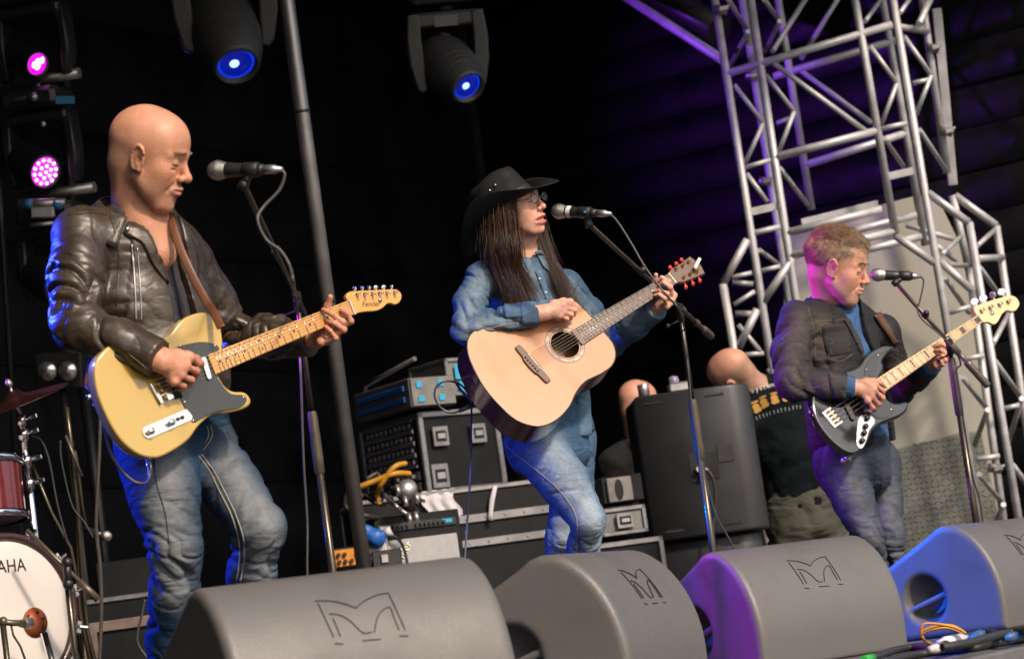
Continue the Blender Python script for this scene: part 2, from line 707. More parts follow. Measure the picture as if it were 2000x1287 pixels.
def strip_on(tree, A, B, n=24, m=5, off=.003, th=.004, back=None, smooth=3):
    """a thin solid patch lying on a surface: A and B are two pixel polylines (its long edges)"""
    def res(L):
        L = smooth_pts(L, 8)
        s_ = np.concatenate([[0], np.cumsum(np.linalg.norm(np.diff(L, axis=0), axis=1))])
        t = np.linspace(0, s_[-1], n)
        return np.stack([np.interp(t, s_, L[:, 0]), np.interp(t, s_, L[:, 1])], 1)
    a, b = res(A), res(B)
    pts = np.full((n, m, 3), np.nan)
    nr = np.zeros((n, m, 3))
    for i in range(n):
        for j in range(m):
            q = a[i] + (b[i] - a[i]) * j / (m - 1)
            h, nn = ray_px(tree, *q)
            if h is not None:
                pts[i, j], nr[i, j] = h, nn
    # fill misses and tame jumps in depth
    good = ~np.isnan(pts[..., 0])
    if not good.any():
        return None
    dep = np.where(good, (pts - _C) @ _F, np.nan)
    med = np.nanmedian(dep)
    dep = np.where(np.isnan(dep), med, dep)
    for _ in range(smooth):
        d2 = dep.copy()
        d2[1:-1] = (dep[:-2] + 2 * dep[1:-1] + dep[2:]) / 4
        d3 = d2.copy()
        d3[:, 1:-1] = (d2[:, :-2] + 2 * d2[:, 1:-1] + d2[:, 2:]) / 4
        dep = np.minimum(d3, dep)
    for i in range(n):
        for j in range(m):
            q = a[i] + (b[i] - a[i]) * j / (m - 1)
            pts[i, j] = P(q[0], q[1], dep[i, j])
    du = np.gradient(pts, axis=0); dv = np.gradient(pts, axis=1)
    nn = np.cross(du, dv)
    nn /= np.linalg.norm(nn, axis=-1, keepdims=True) + 1e-12
    vd = pts - _C
    sg = np.where(np.einsum('...i,...i', nn, vd) > 0, -1.0, 1.0)
    nn = nn * sg[..., None]
    top = pts + nn * (off + th)
    bot = pts + nn * (off - .004)
    vs = np.concatenate([top.reshape(-1, 3), bot.reshape(-1, 3)])
    fs = []
    K = n * m
    for i in range(n - 1):
        for j in range(m - 1):
            q = [i * m + j, i * m + j + 1, (i + 1) * m + j + 1, (i + 1) * m + j]
            fs.append(q)
            fs.append([K + x for x in q[::-1]])
    rim = [i * m for i in range(n)] + [(n - 1) * m + j for j in range(1, m)] + [i * m + m - 1 for i in range(n - 2, -1, -1)] + [j for j in range(m - 2, 0, -1)]
    for i in range(len(rim)):
        x, y = rim[i], rim[(i + 1) % len(rim)]
        fs.append([x, y, K + y, K + x])
    mb = MB()
    mb.add(vs, fs, True)
    return mb

def line_on(tree, L, r=.0018, off=.0005, n=5, step=6.0, mb=None):
    """a thin raised seam or cord along a pixel polyline on a surface"""
    L = smooth_pts(L, 8)
    s_ = np.concatenate([[0], np.cumsum(np.linalg.norm(np.diff(L, axis=0), axis=1))])
    t = np.arange(0, s_[-1] + step * .5, step)
    pts = []
    for q in t:
        h, nn = ray_px(tree, np.interp(q, s_, L[:, 0]), np.interp(q, s_, L[:, 1]))
        if h is not None:
            pts.append(h + nn * off)
    mb = mb or MB()
    run = []
    for p in pts:
        if run and np.linalg.norm(p - run[-1]) > .05:
            if len(run) > 1:
                mb.tube(run, r, n)
            run = []
        run.append(p)
    if len(run) > 1:
        mb.tube(run, r, n)
    return mb

def text_mesh(txt, size, fr, z, name, mat, parent, extrude=.0006, font_scale_x=1.0, shear=0.0):
    """flat lettering set in the plane of a frame (x to the right, y up), centred at its origin"""
    cu = bpy.data.curves.new(name, 'FONT')
    cu.body = txt
    cu.size = size
    cu.align_x, cu.align_y = 'CENTER', 'CENTER'
    cu.extrude = extrude
    cu.shear = shear
    cu.resolution_u = 3
    tmp = bpy.data.objects.new('tmp_text', cu)
    COL.objects.link(tmp)
    me = bpy.data.meshes.new_from_object(tmp)
    bpy.data.objects.remove(tmp)
    bpy.data.curves.remove(cu)
    L0 = root_loc(parent)
    for v in me.vertices:
        w = fr.w(v.co.x * font_scale_x, v.co.y, v.co.z + z) - L0
        v.co = Vector([float(c) for c in w])
    me.materials.clear()
    me.name = name
    return link(name, me, mat, parent)
# ------------------------------------------------------------------ shared materials
m_black = M('black_metal', (.012, .012, .013), .42, .0, .2, 9, .0004, 140)
m_plastic = M('black_plastic', (.014, .014, .015), .45, 0, .2, 20, .0005, 250)
m_rubber = M('cable_rubber', (.022, .022, .022), .55, 0, .2, 30)
m_alu = M('brushed_alloy', (.44, .44, .46), .55, .45, .16, 14, .0004, 60, rvar=.3)
m_chrome = M('chrome', (.75, .75, .76), .14, 1.0, .06, 20)
m_steel = M('dull_steel', (.36, .35, .34), .42, .85, .2, 12)
m_casealu = M('case_edge_alloy', (.25, .25, .26), .42, .8, .25, 18, .0004, 50)
m_casedark = M('case_laminate', (.007, .008, .009), .5, 0, .3, 9, .0004, 90, spec=.2)
m_wallb = M('black_tarpaulin', (.0032, .0032, .0042), .55, 0, .35, 3, .003, 9, spec=.16, rvar=.4)
m_floor = M('stage_floor_ply', (.06, .056, .052), .62, 0, .3, 4, .001, 40, col2=(.09, .085, .08))
m_roof = M('black_roof_cloth', (.006, .006, .007), .8, 0, .2, 3)
m_lip = M('stage_edge_trim', (.22, .21, .2), .45, .6, .2, 9)
m_ground = M('tarmac', (.05, .05, .05), .9, 0, .3, 5, .004, 60)

def ex(a, b, t):
    a, b = np.array(a, float), np.array(b, float)
    return a + (b - a) * t

# ------------------------------------------------------------------ ground, stage floor, walls, roof
E0 = V(1.3, 6.6, 0)                      # a point on the stage front edge
g = MB()
g.add([(-60, -60, -1.25), (60, -60, -1.25), (60, 60, -1.25), (-60, 60, -1.25)], [[0, 1, 2, 3]])
tag(g.build('ground', m_ground), kind='structure')
st = Frame(E0, ALONG, -AUD)              # x along the front, y into the stage
fl = MB()
fl.box((1.0, 6.05, -.06), (16, 12.0, .12), st)
floor = tag(fl.build('stage_floor', m_floor), 'worn dark grey stage floor under the monitors', kind='structure')
t_ = MB()
t_.box((1.0, .03, -.035), (16, .06, .09), st, .006)
t_.build('edge_trim', m_lip, floor)
t_ = MB()
t_.box((1.0, .012, -.64), (16, .02, 1.2), st)
t_.build('front_skirt', m_roof, floor)

def wall(name, p0, p1, z1, ph, label):
    p0, p1 = np.asarray(p0, float), np.asarray(p1, float)
    x = nrm(p1 - p0)
    fr = Frame(p0, x, UP)
    L = float(np.linalg.norm(p1 - p0))
    mb = MB()
    mb.box((L / 2, z1 / 2, -.05), (L, z1, .06), fr)
    w = mb.build(name, m_roof)
    tag(w, label, kind='structure')
    nz = int(z1 / ph)
    for i in range(nz):
        c = MB()
        jit = random.uniform(-.006, .006)
        # a sheet whose lower edge laps over the one below
        y0, y1 = i * ph + .002, (i + 1) * ph - .002
        n = 26
        vs = []
        for k in range(n + 1):
            xx = L * k / n
            wob = .006 * math.sin(xx * 2.1 + i) + .004 * math.sin(xx * 5.3 + 2 * i)
            for yy, zz in ((y0, .006), (y0 + .006, .011), ((y0 + y1) / 2, .0105 + wob * .35), (y1 - .006, .009), (y1, .003)):
                vs.append(fr.w(xx, yy, zz + jit))
        fs = []
        for k in range(n):
            for q in range(4):
                fs.append([k * 5 + q, (k + 1) * 5 + q, (k + 1) * 5 + q + 1, k * 5 + q + 1])
        c.add(vs, fs, True)
        c.build('wall_panel', m_wallb, w)
    return w
CORN = V(-.77, 14.6, 0) + ALONG * 1.35
wall('wall_back', CORN - ALONG * 8.9, CORN, 6.0, .6, 'black lapped tarpaulin wall behind the drums')
wall('wall_side', CORN, CORN + AUD * 5.2, 6.0, .24, 'black lapped boards behind the truss tower')
wall('wall_near', CORN - ALONG * 8.9 + AUD * 3.0, CORN - ALONG * 8.9, 6.0, .6, 'black tarpaulin wall added out of view on the near side to block sky light')  # unseen wall put in to keep left-hand sky light off the stage
wall('wall_light_block', V(-2.05, .4, 0), CORN - ALONG * 8.9 + AUD * 3.0, 6.0, .6, 'black wall added out of view beside the stage front to darken the left')  # unseen wall added to cut the ambient light from the left
cp_ = MB(); cp_.box((0, 0, 3.0), (.12, .12, 6.0), Frame(CORN - AUD * .02 + ALONG * .02 * -1, ALONG, -AUD)); tag(cp_.build('wall_corner', m_roof), kind='structure')
r_ = MB()
r_.box((1.5, 6.7, 4.32), (17, 11.0, .08), st)  # roof out of view; height and front edge set to shade the back
tag(r_.build('stage_roof', m_roof), kind='structure')

# ------------------------------------------------------------------ the pole and the roof tube
def px_tube(a, b, d0, d1, dia, name, mat, parent, n=12):
    mb = MB()
    p0, p1 = P(a[0], a[1], d0), P(b[0], b[1], d1)
    mb.tube([p0, p1], dia / 2, n)
    return mb.build(name, mat, parent)
m_pole = M('weathered_tube', (.20, .19, .19), .42, .75, .25, 7, .0005, 40)
base = PF(748, 1384, 0)
topw = P(540, -150, depth(base))
pol = thing('support_pole', base, 'tall grey steel pole standing behind the first microphone stand', 'pole')
ax = nrm(topw - base)
mb = MB(); mb.tube([base, base + ax * 4.6], .030, 18); mb.build('tube', m_pole, pol)
for h in (2.38, 1.62, 3.3):
    mb = MB(); mb.tube([base + ax * h, base + ax * (h + .012)], .0325, 18); mb.build('joint_ring', m_black, pol)
mb = MB(); mb.lathe([(0, 0), (.09, 0), (.09, .012), (.04, .02), (.034, .08)], base, UP, 16); mb.build('foot_plate', m_steel, pol)

rt = thing('roof_brace_tube', P(1410, 118, 13.1), 'slanting tube running up from the truss tower to the roof', 'tube')
px_tube((1412, 118), (1120, -72), 13.1, 14.6, .05, 'tube', m_alu, rt)
px_tube((1405, 60), (1190, -70), 13.9, 14.6, .17, 'dark_beam', m_black, rt)

# ------------------------------------------------------------------ truss tower
TF, TB = 13.0, 13.6
tow = thing('truss_tower', PF(1800, 1212), 'tall silver lattice tower of welded tubes behind the bassist', 'truss')
DIA = .0415
def chord(a, b, d, lo=None, hi=None, dia=DIA, name='chord'):
    """pixel line a-b; lo/hi extend it to another pixel row"""
    a, b = np.array(a, float), np.array(b, float)
    if hi is not None:
        a = a + (b - a) * (hi - a[1]) / (b[1] - a[1])
    if lo is not None:
        b = b + (b - a) * (lo - b[1]) / (b[1] - a[1])
    px_tube(a, b, d, d, dia, name, m_alu, tow, 14)
def brace(pts, d, d1=None, dia=.0245, name='brace'):
    for i in range(len(pts) - 1):
        px_tube(pts[i], pts[i + 1], d, d1 if d1 else d, dia, name, m_alu, tow, 10)
chord((1396, 0), (1512, 745), TF, 1262, -160)
chord((1466, 0), (1555, 590), TF, 1255, -160)
chord((1450, 0), (1510, 388), TB, 1215, -160)
chord((1520, 0), (1584, 405), TB, 410, -160)
chord((1670, 0), (1749, 458), TF, None, -160)
chord((1744, 0), (1915, 1030), TF, 1205, -160)
chord((1724, 0), (1780, 323), TB, 480, -160)
chord((1801, 0), (1850, 339), TB, None, -160, .042)
brace([(1422, 0), (1461, 62), (1427, 127)], TF, TB)
brace([(1434, 166), (1491, 241), (1455, 320)], TF)
brace([(1458, 339), (1499, 395)], TF)
brace([(1492, 0), (1523, 42), (1494, 101)], TF, TB)
brace([(1496, 147), (1551, 218), (1520, 300)], TF)
brace([(1523, 329), (1580, 404)], TF, TB)
chord((1421, 144), (1742, 49), TF, name='crossbar')
chord((1510, 150), (1768, 74), TB, name='crossbar')
chord((1512, 308), (1712, 256), TF, name='crossbar')
chord((1572, 323), (1772, 260), TB, name='crossbar')
brace([(1453, 328), (1505, 313)], TF); brace([(1517, 241), (1543, 231)], TB); brace([(1783, 163), (1814, 156)], TF)
brace([(1509, 101), (1610, -60)], TF, TB, .028); brace([(1564, 117), (1672, -60)], TB, TB, .028)
brace([(1510, 124), (1693, 258)], TF, TF, .028); brace([(1562, 137), (1703, 241)], TB, TB, .028)
brace([(1690, 42), (1735, -20)], TF, TB); brace([(1700, 91), (1752, 163), (1721, 245)], TF)
brace([(1727, 271), (1765, 326)], TF, TB)
brace([(1758, 26), (1796, -30)], TF, TB); brace([(1766, 72), (1819, 147), (1789, 225)], TF); brace([(1796, 254), (1850, 336)], TF, TB)
brace([(1719, 253), (1771, 241)], TF, TF, .028)
brace([(1747, 52), (1812, 62)], TF, TB, .036); brace([(1795, 48), (1830, -30)], TF, TB, .034)
# flat steel plates
def plate(c, w, h, d, ang, name='plate'):
    p = P(c[0], c[1], d)
    fr = Frame(p, S(math.cos(R(ang)), math.sin(R(ang)), -.15), S(-math.sin(R(ang)), math.cos(R(ang)), .1))
    mb = MB(); mb.box((0, 0, 0), (w, h, .012), fr, .002); mb.build(name, m_alu, tow)
plate((1490, 409), .15, .038, TF, 13); plate((1757, 340), .15, .038, TF, 13)
plate((1640, 416), .42, .034, TF + .2, 14)
p = MB(); p.box((0, 0, 0), (.05, .95, .05), Frame(P(1845, 190, TB + .15), S(1, .1, .1), S(-.145, .99, .1)), .004); p.build('square_post', m_alu, tow)
# clamps with a bolt through each
for c, d in (((1408, 20), TF), ((1792, 58), TB), ((1822, 95), TB), ((1848, 258), TB), ((1468, 150), TB), ((1493, 355), TB), ((1943, 915), TF)):
    p = P(c[0], c[1], d - .02)
    mb = MB()
    mb.tube([p + S(-.032, .006, 0), p + S(.032, -.004, 0)], .024, 10)
    mb.box((0, 0, 0), (.05, .026, .052), Frame(p + S(.01, .004, .022), S(1, .2, 0), S(-.2, 1, 0)), .004)
    mb.tube([p + S(-.03, -.012, .03), p + S(.042, .02, .04)], .007, 6)
    mb.build('clamp', m_steel, tow)
# splayed foot section
brace([(1462, 458), (1524, 443)], TF, TF, .03)
chord((1536, 455), (1722, 409), TF, name='crossbar'); chord((1541, 500), (1748, 452), TF, name='crossbar')
chord((1590, 470), (1790, 420), TB, name='crossbar'); chord((1600, 510), (1800, 462), TB, name='crossbar')
chord((1460, 468), (1412, 554), TF, name='outrigger'); chord((1412, 554), (1433, 678), TF, 1262, None, DIA, 'outrigger')
chord((1548, 505), (1490, 590), TF, name='outrigger'); chord((1479, 604), (1443, 678), TF, name='outrigger')
brace([(1430, 542), (1468, 533)], TF); brace([(1488, 529), (1524, 520)], TF); brace([(1430, 552), (1471, 555)], TB, TB, .03)
brace([(1434, 595), (1474, 569)], TF); brace([(1436, 613), (1477, 613)], TB, TB, .034)
brace([(1483, 489), (1524, 519)], TF, TB); brace([(1442, 634), (1486, 687)], TF); brace([(1454, 693), (1492, 690)], TF)
brace([(1500, 750), (1470, 830)], TF); brace([(1500, 720), (1540, 780), (1505, 840)], TF)
chord((1812, 377), (1892, 435), TF, name='outrigger'); chord((1893, 434), (1991, 1022), TF, 1200, None, DIA, 'outrigger')
chord((1865, 382), (1946, 441), TB, name='outrigger'); chord((1946, 441), (1994, 760), TB, 1160, None, DIA, 'outrigger')
chord((1860, 382), (1892, 523), TB, name='outrigger'); chord((1892, 523), (1963, 1036), TB, 1185, None, DIA, 'outrigger')
chord((1748, 460), (1824, 513), TF, name='outrigger'); chord((1835, 510), (1901, 569), TF, name='outrigger')
chord((1796, 457), (1870, 510), TB, name='outrigger', dia=.032); chord((1770, 440), (1870, 470), TB, name='outrigger', dia=.03)
brace([(1839, 497), (1878, 461)], TF, TB, .026); brace([(1909, 480), (1943, 449)], TF, TB, .026)
brace([(1909, 505), (1958, 503)], TF, TB, .036); brace([(1837, 516), (1889, 519)], TF, TB, .03); brace([(1914, 523), (1951, 575)], TF, TB, .026)
brace([(1845, 542), (1892, 611)], TF, TB, .026); brace([(1855, 611), (1896, 598)], TF, TF, .026)
brace([(1971, 611), (1940, 670)], TB, TF, .028); brace([(1879, 702), (1922, 694)], TF, TF, .026); brace([(1943, 705), (1996, 778), (1968, 868)], TF, TB, .028)
brace([(1879, 736), (1929, 800), (1904, 868)], TF, TB, .028); brace([(1960, 798), (1991, 791)], TF, TF, .026)
brace([(1907, 897), (1952, 890)], TF, TF, .028); brace([(1912, 926), (1960, 985), (1935, 1045)], TF, TB, .028)
brace([(1977, 907), (2030, 978)], TF, TB, .028); brace([(1950, 1040), (2010, 1120)], TF, TB, .028)

# ------------------------------------------------------------------ pale side panel with tread plate behind the bassist
m_beige = M('pale_grey_panel', (.27, .262, .225), .55, 0, .08, 3, .0008, 25)
m_tread = M('tread_plate_alloy', (.13, .135, .12), .5, .5, .4, 6, .0006, 60)
SPD = 14.0
bl, br_ = PF(1560, 1250), None
pan = Frame(P(1690, 1000, SPD), nrm(ALONG * .15 + V(.99, -.12, 0)), UP)
out = [pan.hit(*q) for q in ((1532, 1262), (1532, 452), (1700, 405), (1800, 380), (1838, 400), (1872, 470), (1905, 620), (1935, 840), (1962, 1040), (1975, 1205))]
pn = thing('side_panel', P(1690, 1205, SPD), 'pale beige panel with rounded top corner behind the bassist', 'panel')
mb = MB(); mb.prism(out, pan, -.06, 0, .006); mb.build('panel_sheet', m_beige, pn)
tr = [pan.hit(*q) for q in ((1540, 1255), (1540, 925), (1755, 876), (1872, 846), (1915, 842), (1958, 1045), (1968, 1195))]
mb = MB(); mb.prism(tr, pan, .002, .006); tp = mb.build('tread_plate', m_tread, pn)
mb = MB()
ty = [q[1] for q in tr]; tx = [q[0] for q in tr]
import itertools
def inside(pt, poly):
    x, y = pt; c = False
    for i in range(len(poly)):
        x0, y0 = poly[i]; x1, y1 = poly[i - 1]
        if (y0 > y) != (y1 > y) and x < (x1 - x0) * (y - y0) / (y1 - y0) + x0:
            c = not c
    return c
i = 0
yy = min(ty) + .01
while yy < max(ty):
    xx = min(tx) + .01
    j = 0
    while xx < max(tx):
        if inside((xx, yy), tr):
            a = R(38) if (i + j) % 2 else R(-38)
            fr = Frame(pan.w(xx, yy, .006), pan.x * math.cos(a) + pan.y * math.sin(a), -pan.x * math.sin(a) + pan.y * math.cos(a))
            mb.add([fr.w(-.016, 0, 0), fr.w(-.006, -.004, 0), fr.w(.006, -.004, 0), fr.w(.016, 0, 0), fr.w(.006, .004, 0), fr.w(-.006, .004, 0), fr.w(-.009, 0, .004), fr.w(.009, 0, .004)],
                   [[0, 1, 6], [1, 2, 7, 6], [2, 3, 7], [3, 4, 7], [4, 5, 6, 7], [5, 0, 6]], False)
        xx += .030; j += 1
    yy += .030; i += 1
tag(mb.build('tread_lugs', m_tread, pn), kind='stuff')
# ------------------------------------------------------------------ stage monitors
def poly_sdf(q, poly):
    poly = np.array(poly, float)
    d = np.full(q.shape[:-1], 1e9)
    sgn = np.ones(q.shape[:-1])
    for i in range(len(poly)):
        a, b = poly[i], poly[i - 1]
        e = b - a
        w = q - a
        t = np.clip((w @ e) / (e @ e), 0, 1)
        bb = w - t[..., None] * e
        d = np.minimum(d, np.einsum('...i,...i', bb, bb))
        c1 = q[..., 1] >= a[1]
        c2 = q[..., 1] < b[1]
        c3 = e[0] * w[..., 1] > e[1] * w[..., 0]
        fl = (c1 & c2 & c3) | (~c1 & ~c2 & ~c3)
        sgn = np.where(fl, -sgn, sgn)
    return sgn * np.sqrt(d)
m_wedge = M('textured_cabinet_paint', (.120, .114, .106), .5, 0, .24, 4, .0011, 300, col2=(.085, .083, .081), rvar=.3, detail=8)
m_wedge.name = 'textured_cabinet_paint'
m_groove = M('groove_black', (.006, .006, .006), .8, 0, 0)  # flat black for dark panels and for painted shade in grooves and holes
WPROF = smooth_pts([(.005, .402), (.06, .392), (.118, .352), (.165, .29), (.198, .21), (.212, .12), (.206, .0)], 5).tolist()
WPROF = [(-.43, .0), (-.455, .06), (-.44, .15), (-.36, .225), (-.06, .375), (-.03, .394)] + WPROF
WR = .022
F = Field((-.37, -.50, -.03), (.37, .25, .44), .0068)
ax_ = [F.lo[i] + F.h * np.arange(F.n[i]) for i in range(3)]
yz = np.stack(np.meshgrid(ax_[1], ax_[2], indexing='ij'), -1)
d2 = poly_sdf(yz, WPROF) + WR
xx = np.abs(ax_[0]) - (.33 - WR)
a_, b_ = np.broadcast_arrays(d2[None], xx[:, None, None])
F.v = (np.sqrt(np.maximum(a_, 0) ** 2 + np.maximum(b_, 0) ** 2) + np.minimum(np.maximum(a_, b_), 0) - WR).astype(np.float32)
for sx in (-1, 1):
    F.ell((sx * .34, -.11, .145), (.10, .085, .092), None, .012, 'sub')
    F.cone((sx * .307, -.22, .10), (sx * .307, .0, .165), .013, .013, .008)
    F.ball((sx * .333, .085, .245), .006, .0, 'sub'); F.ball((sx * .333, .1, .06), .006, .0, 'sub'); F.ball((sx * .333, -.30, .10), .006, .0, 'sub')
wv, wf = F.mesh(1)
wtree = bvh(wv, wf)
LOGO_PX = [[(770, 400), (820, 399), (860, 403), (910, 415), (955, 432)], [(955, 432), (975, 412), (1000, 395), (1050, 373), (1100, 364)],
           [(1100, 364), (1138, 445), (1175, 528)], [(785, 412), (820, 487), (855, 562)], [(835, 458), (880, 462), (930, 490), (985, 541), (1025, 538)],
           [(1038, 540), (1044, 500), (1060, 455), (1105, 427), (1127, 478), (1148, 528)], [(850, 475), (868, 517), (885, 558)],
           [(860, 590), (898, 592)], [(983, 577), (1065, 570)], [(1150, 556), (1188, 556)]]
def monitor(ap, zap, yaw, label, first=None):
    """ap: pixel of the left end of its top edge"""
    sc = zap / .402
    w = V(math.cos(R(yaw)), math.sin(R(yaw)), 0)
    aud = V(math.sin(R(yaw)), -math.cos(R(yaw)), 0)
    p = PF(ap[0], ap[1], zap)
    fr = Frame(p + w * .312 * sc - aud * .004 * sc - UP * zap, -w, aud)
    mt = fr.matrix() @ Matrix.Scale(sc, 4)
    if first is None:
        me = mesh_np('stage_monitor', wv, wf)
        o = link('stage_monitor', me, m_wedge)
        # raised dark strips painting the shade of the emblem's grooves: rays through the photo's emblem, brought into the cabinet's own space
        mi = np.array(mt.inverted())
        mb = MB()
        o_l = (mi @ np.append(_C, 1))[:3]
        for L in LOGO_PX:
            L = smooth_pts([(280 + x / 2.3, 1000 + y / 2.3) for x, y in L], 5) if len(L) > 2 else np.array([(280 + x / 2.3, 1000 + y / 2.3) for x, y in L])
            pts = []
            for q in L:
                d = nrm(_F + (q[0] - CX) / FPX * _R + (CY - q[1]) / FPX * _U)
                dl = nrm(mi[:3, :3] @ d)
                h = wtree.ray_cast(Vector(o_l), Vector(dl))
                if h[0] is not None:
                    pts.append(np.array(h[0]) + np.array(h[1]) * .0002)
            if len(pts) > 1:
                mb.tube(pts, .0032, 6, True, .35, side=np.array(h[1]))
        me2 = bpy.data.meshes.new('emblem')
        me2.from_pydata([tuple(v) for v in mb.v], [], mb.f)
        me2.update()
        e = link('emblem', me2, m_groove, o)
        # grille on the player's side
        gm = MB()
        gf = Frame((0, -.21, .298), V(1, 0, 0), nrm(V(0, .30, .15)))
        gm.box((0, 0, .006), (.55, .30, .012), gf, .004)
        me3 = bpy.data.meshes.new('grille'); me3.from_pydata([tuple(v) for v in gm.v], [], gm.f); me3.update()
        gr = link('grille', me3, m_plastic, o)
    else:
        o = first.copy(); COL.objects.link(o)
        for ch in list(first.children):
            c = ch.copy(); COL.objects.link(c); c.parent = o
    o.matrix_world = mt
    tag(o, label, 'monitor', 'black floor monitors along the stage front')
    return o
mon = monitor((386, 1149), .402, 27, 'large black floor monitor in front of the bald guitarist, leftmost of the row')
mon2 = monitor((1056, 1084), .405, 69, 'black floor monitor below the singer, second from the left', mon)
mon3 = monitor((1385, 1078), .382, 37, 'black floor monitor with its end lit purple, third from the left', mon)
mon4 = monitor((1842, 1027), .38, 52, 'black floor monitor with its end lit bright blue', mon)
mon5 = monitor((2010, 1022), .38, 52, 'black floor monitor cut off by the right edge of the picture', mon)

# ------------------------------------------------------------------ microphones on boom stands
m_standt = M('stand_tube_black', (.085, .072, .052), .3, .75, .15, 20)
m_standg = M('stand_sleeve', (.12, .10, .075), .38, .5, .15, 20)
m_mesh = M('microphone_mesh', (.42, .41, .38), .38, .9, .2, 60, .0012, 900)
m_band = M('white_tape', (.62, .62, .6), .6, 0, .15, 30)
m_micb = M('microphone_body', (.022, .021, .02), .42, .2, .1, 30)
m_bluedot = M('blue_dot', (.02, .25, .7), .5, 0, 0)
m_cable = M('grey_cable', (.055, .052, .046), .5, 0, .2, 40)
def stand(name, label, floor_px, clutch, top_tube, sleeve, boom_end, boom_tip, d_pole, d_tip, extra=None):
    base = PF(*floor_px)
    dp = depth(base)
    c = P(clutch[0], clutch[1], dp)
    t = thing(name, base, label, 'microphone stand', 'boom microphone stands in front of the players')
    ax = nrm(c - base)
    L = np.linalg.norm(c - base)
    sl0, sl1 = sleeve
    mb = MB(); mb.tube([base + ax * .03, base + ax * sl0], .0125, 14); mb.build('lower_tube', m_standt, t)
    mb = MB(); mb.lathe([(.0125, 0), (.0165, .006), (.0175, .05), (.016, sl1 - sl0 - .02), (.0135, sl1 - sl0)], base + ax * sl0, ax, 14); mb.build('height_sleeve', m_standg, t)
    mb = MB(); mb.tube([base + ax * sl1, c], .0085, 12); mb.build('upper_tube', m_standt, t)
    mb = MB(); mb.lathe([(0, 0), (.14, 0), (.14, .012), (.03, .024), (.018, .05), (0, .05)], base, UP, 28); mb.build('round_base', m_black, t)
    # clutch
    tip = P(boom_tip[0], boom_tip[1], d_tip)
    dd = depth(c) - .03
    bc = P(clutch[0], clutch[1], dd)
    # boom passes beside the clutch
    bd = nrm(tip - bc)
    lb = 0.0
    e_px = np.array(boom_end, float)
    # length of the tail so that it ends at boom_end
    k = np.linalg.norm(e_px - np.array(clutch)) / np.linalg.norm(np.array(boom_tip, float) - np.array(clutch))
    tail = bc - bd * np.linalg.norm(tip - bc) * k
    mb = MB(); mb.tube([tail + bd * .1, tip], .0078, 12); mb.build('boom', m_standt, t)
    mb = MB(); mb.lathe([(0, 0), (.0135, .001), (.0145, .01), (.0145, .11), (.0135, .125), (.0085, .126), (.0085, .2), (.012, .202), (.012, .24), (.0085, .245)], tail, bd, 14); mb.build('counterweight', m_standg, t)
    mb = MB(); mb.lathe([(.0078, 0), (.013, .003), (.0135, .04), (.0115, .07), (.0078, .075)], bc - bd * .06, bd, 12); mb.build('boom_sleeve', m_standg, t)
    mb = MB(); mb.tube([c - ax * .05, c + ax * .012], .013, 12)
    mb.tube([c, bc], .015, 14); mb.tube([bc, bc + S(.0, .0, .026)], .0125, 14)
    mb.build('clutch', m_black, t)
    mb = MB(); q = c - ax * .045; mb.tube([q, q + S(-.045, -.02, .02)], .0035, 8); mb.ball(q + S(-.05, -.022, .022), .009); mb.build('clutch_knob', m_black, t)
    mb = MB(); q = bc + bd * np.linalg.norm(tip - bc) * .45; mb.ball(q + S(.004, .008, .01), .012); mb.tube([q - bd * .012, q + bd * .014], .0115, 10); mb.build('cable_clip', m_black, t)
    return t, tip, bd, bc, ax, base
def microphone(name, label, ball, tail, tip, d0, d1, sc=1.0, dot=False, band=True):
    a, b = P(ball[0], ball[1], d0), P(tail[0], tail[1], d1)
    x = nrm(b - a)
    L = np.linalg.norm(b - a)
    m = thing(name, a, label, 'microphone', 'vocal microphones')
    mb = MB()
    pr = [(0, -.024)] + [(.0245 * math.cos(R(q)), .0245 * math.sin(R(q))) for q in (-70, -50, -30, -10, 5)] + [(.0235, .012), (.0185, .03)]
    mb.lathe([(r * sc, h * sc) for r, h in pr], a, x, 22); mb.build('grille_ball', m_mesh, m)
    mb = MB(); mb.lathe([(.0250 * sc, .0), (.0258 * sc, .003), (.0252 * sc, .008)], a, x, 22); mb.build('grille_ring', m_steel, m)
    mb = MB(); mb.lathe([(.0185 * sc, .028 * sc), (.0195 * sc, .034 * sc), (.0175 * sc, .06 * sc), (.0145 * sc, .13 * sc), (.0125 * sc, L - .045), (0, L - .045)], a, x, 18); mb.build('handle', m_micb, m)
    if band:
        mb = MB(); mb.lathe([(.0199 * sc, .036 * sc), (.0192 * sc, .052 * sc)], a, x, 18); mb.build('tape_band', m_band, m)
    mb = MB(); mb.lathe([(0, L - .05), (.0115, L - .05), (.0115, L - .012), (.009, L - .01), (.006, L + .008), (0, L + .008)], a, x, 14); mb.build('plug', m_steel, m)
    # holder
    q = a + x * .1 * sc
    mb = MB(); mb.lathe([(.0165, -.022), (.019, -.02), (.019, .02), (.0165, .022)], q, x, 16)
    mb.tube([q + nrm(tip - q) * .016, tip], [.011, .010], 10)
    mb.tube([tip + nrm(tip - q) * .012, tip - nrm(tip - q) * .012], .0125, 10)
    mb.build('holder', m_plastic, m)
    if dot:
        mb = MB(); mb.ball(q + S(0, .0, .0185), (.006, .006, .004)); mb.build('colour_dot', m_bluedot, m)
    return m
def cable(name, label, pts, r=.0032, mat=None, n=7, cat='cable', group=None):
    pts = smooth_pts(pts, 7)
    mb = MB(); mb.tube(pts, r, n)
    o = mb.build(name, mat or m_cable, None, pts[0])
    return tag(o, label, cat, group)

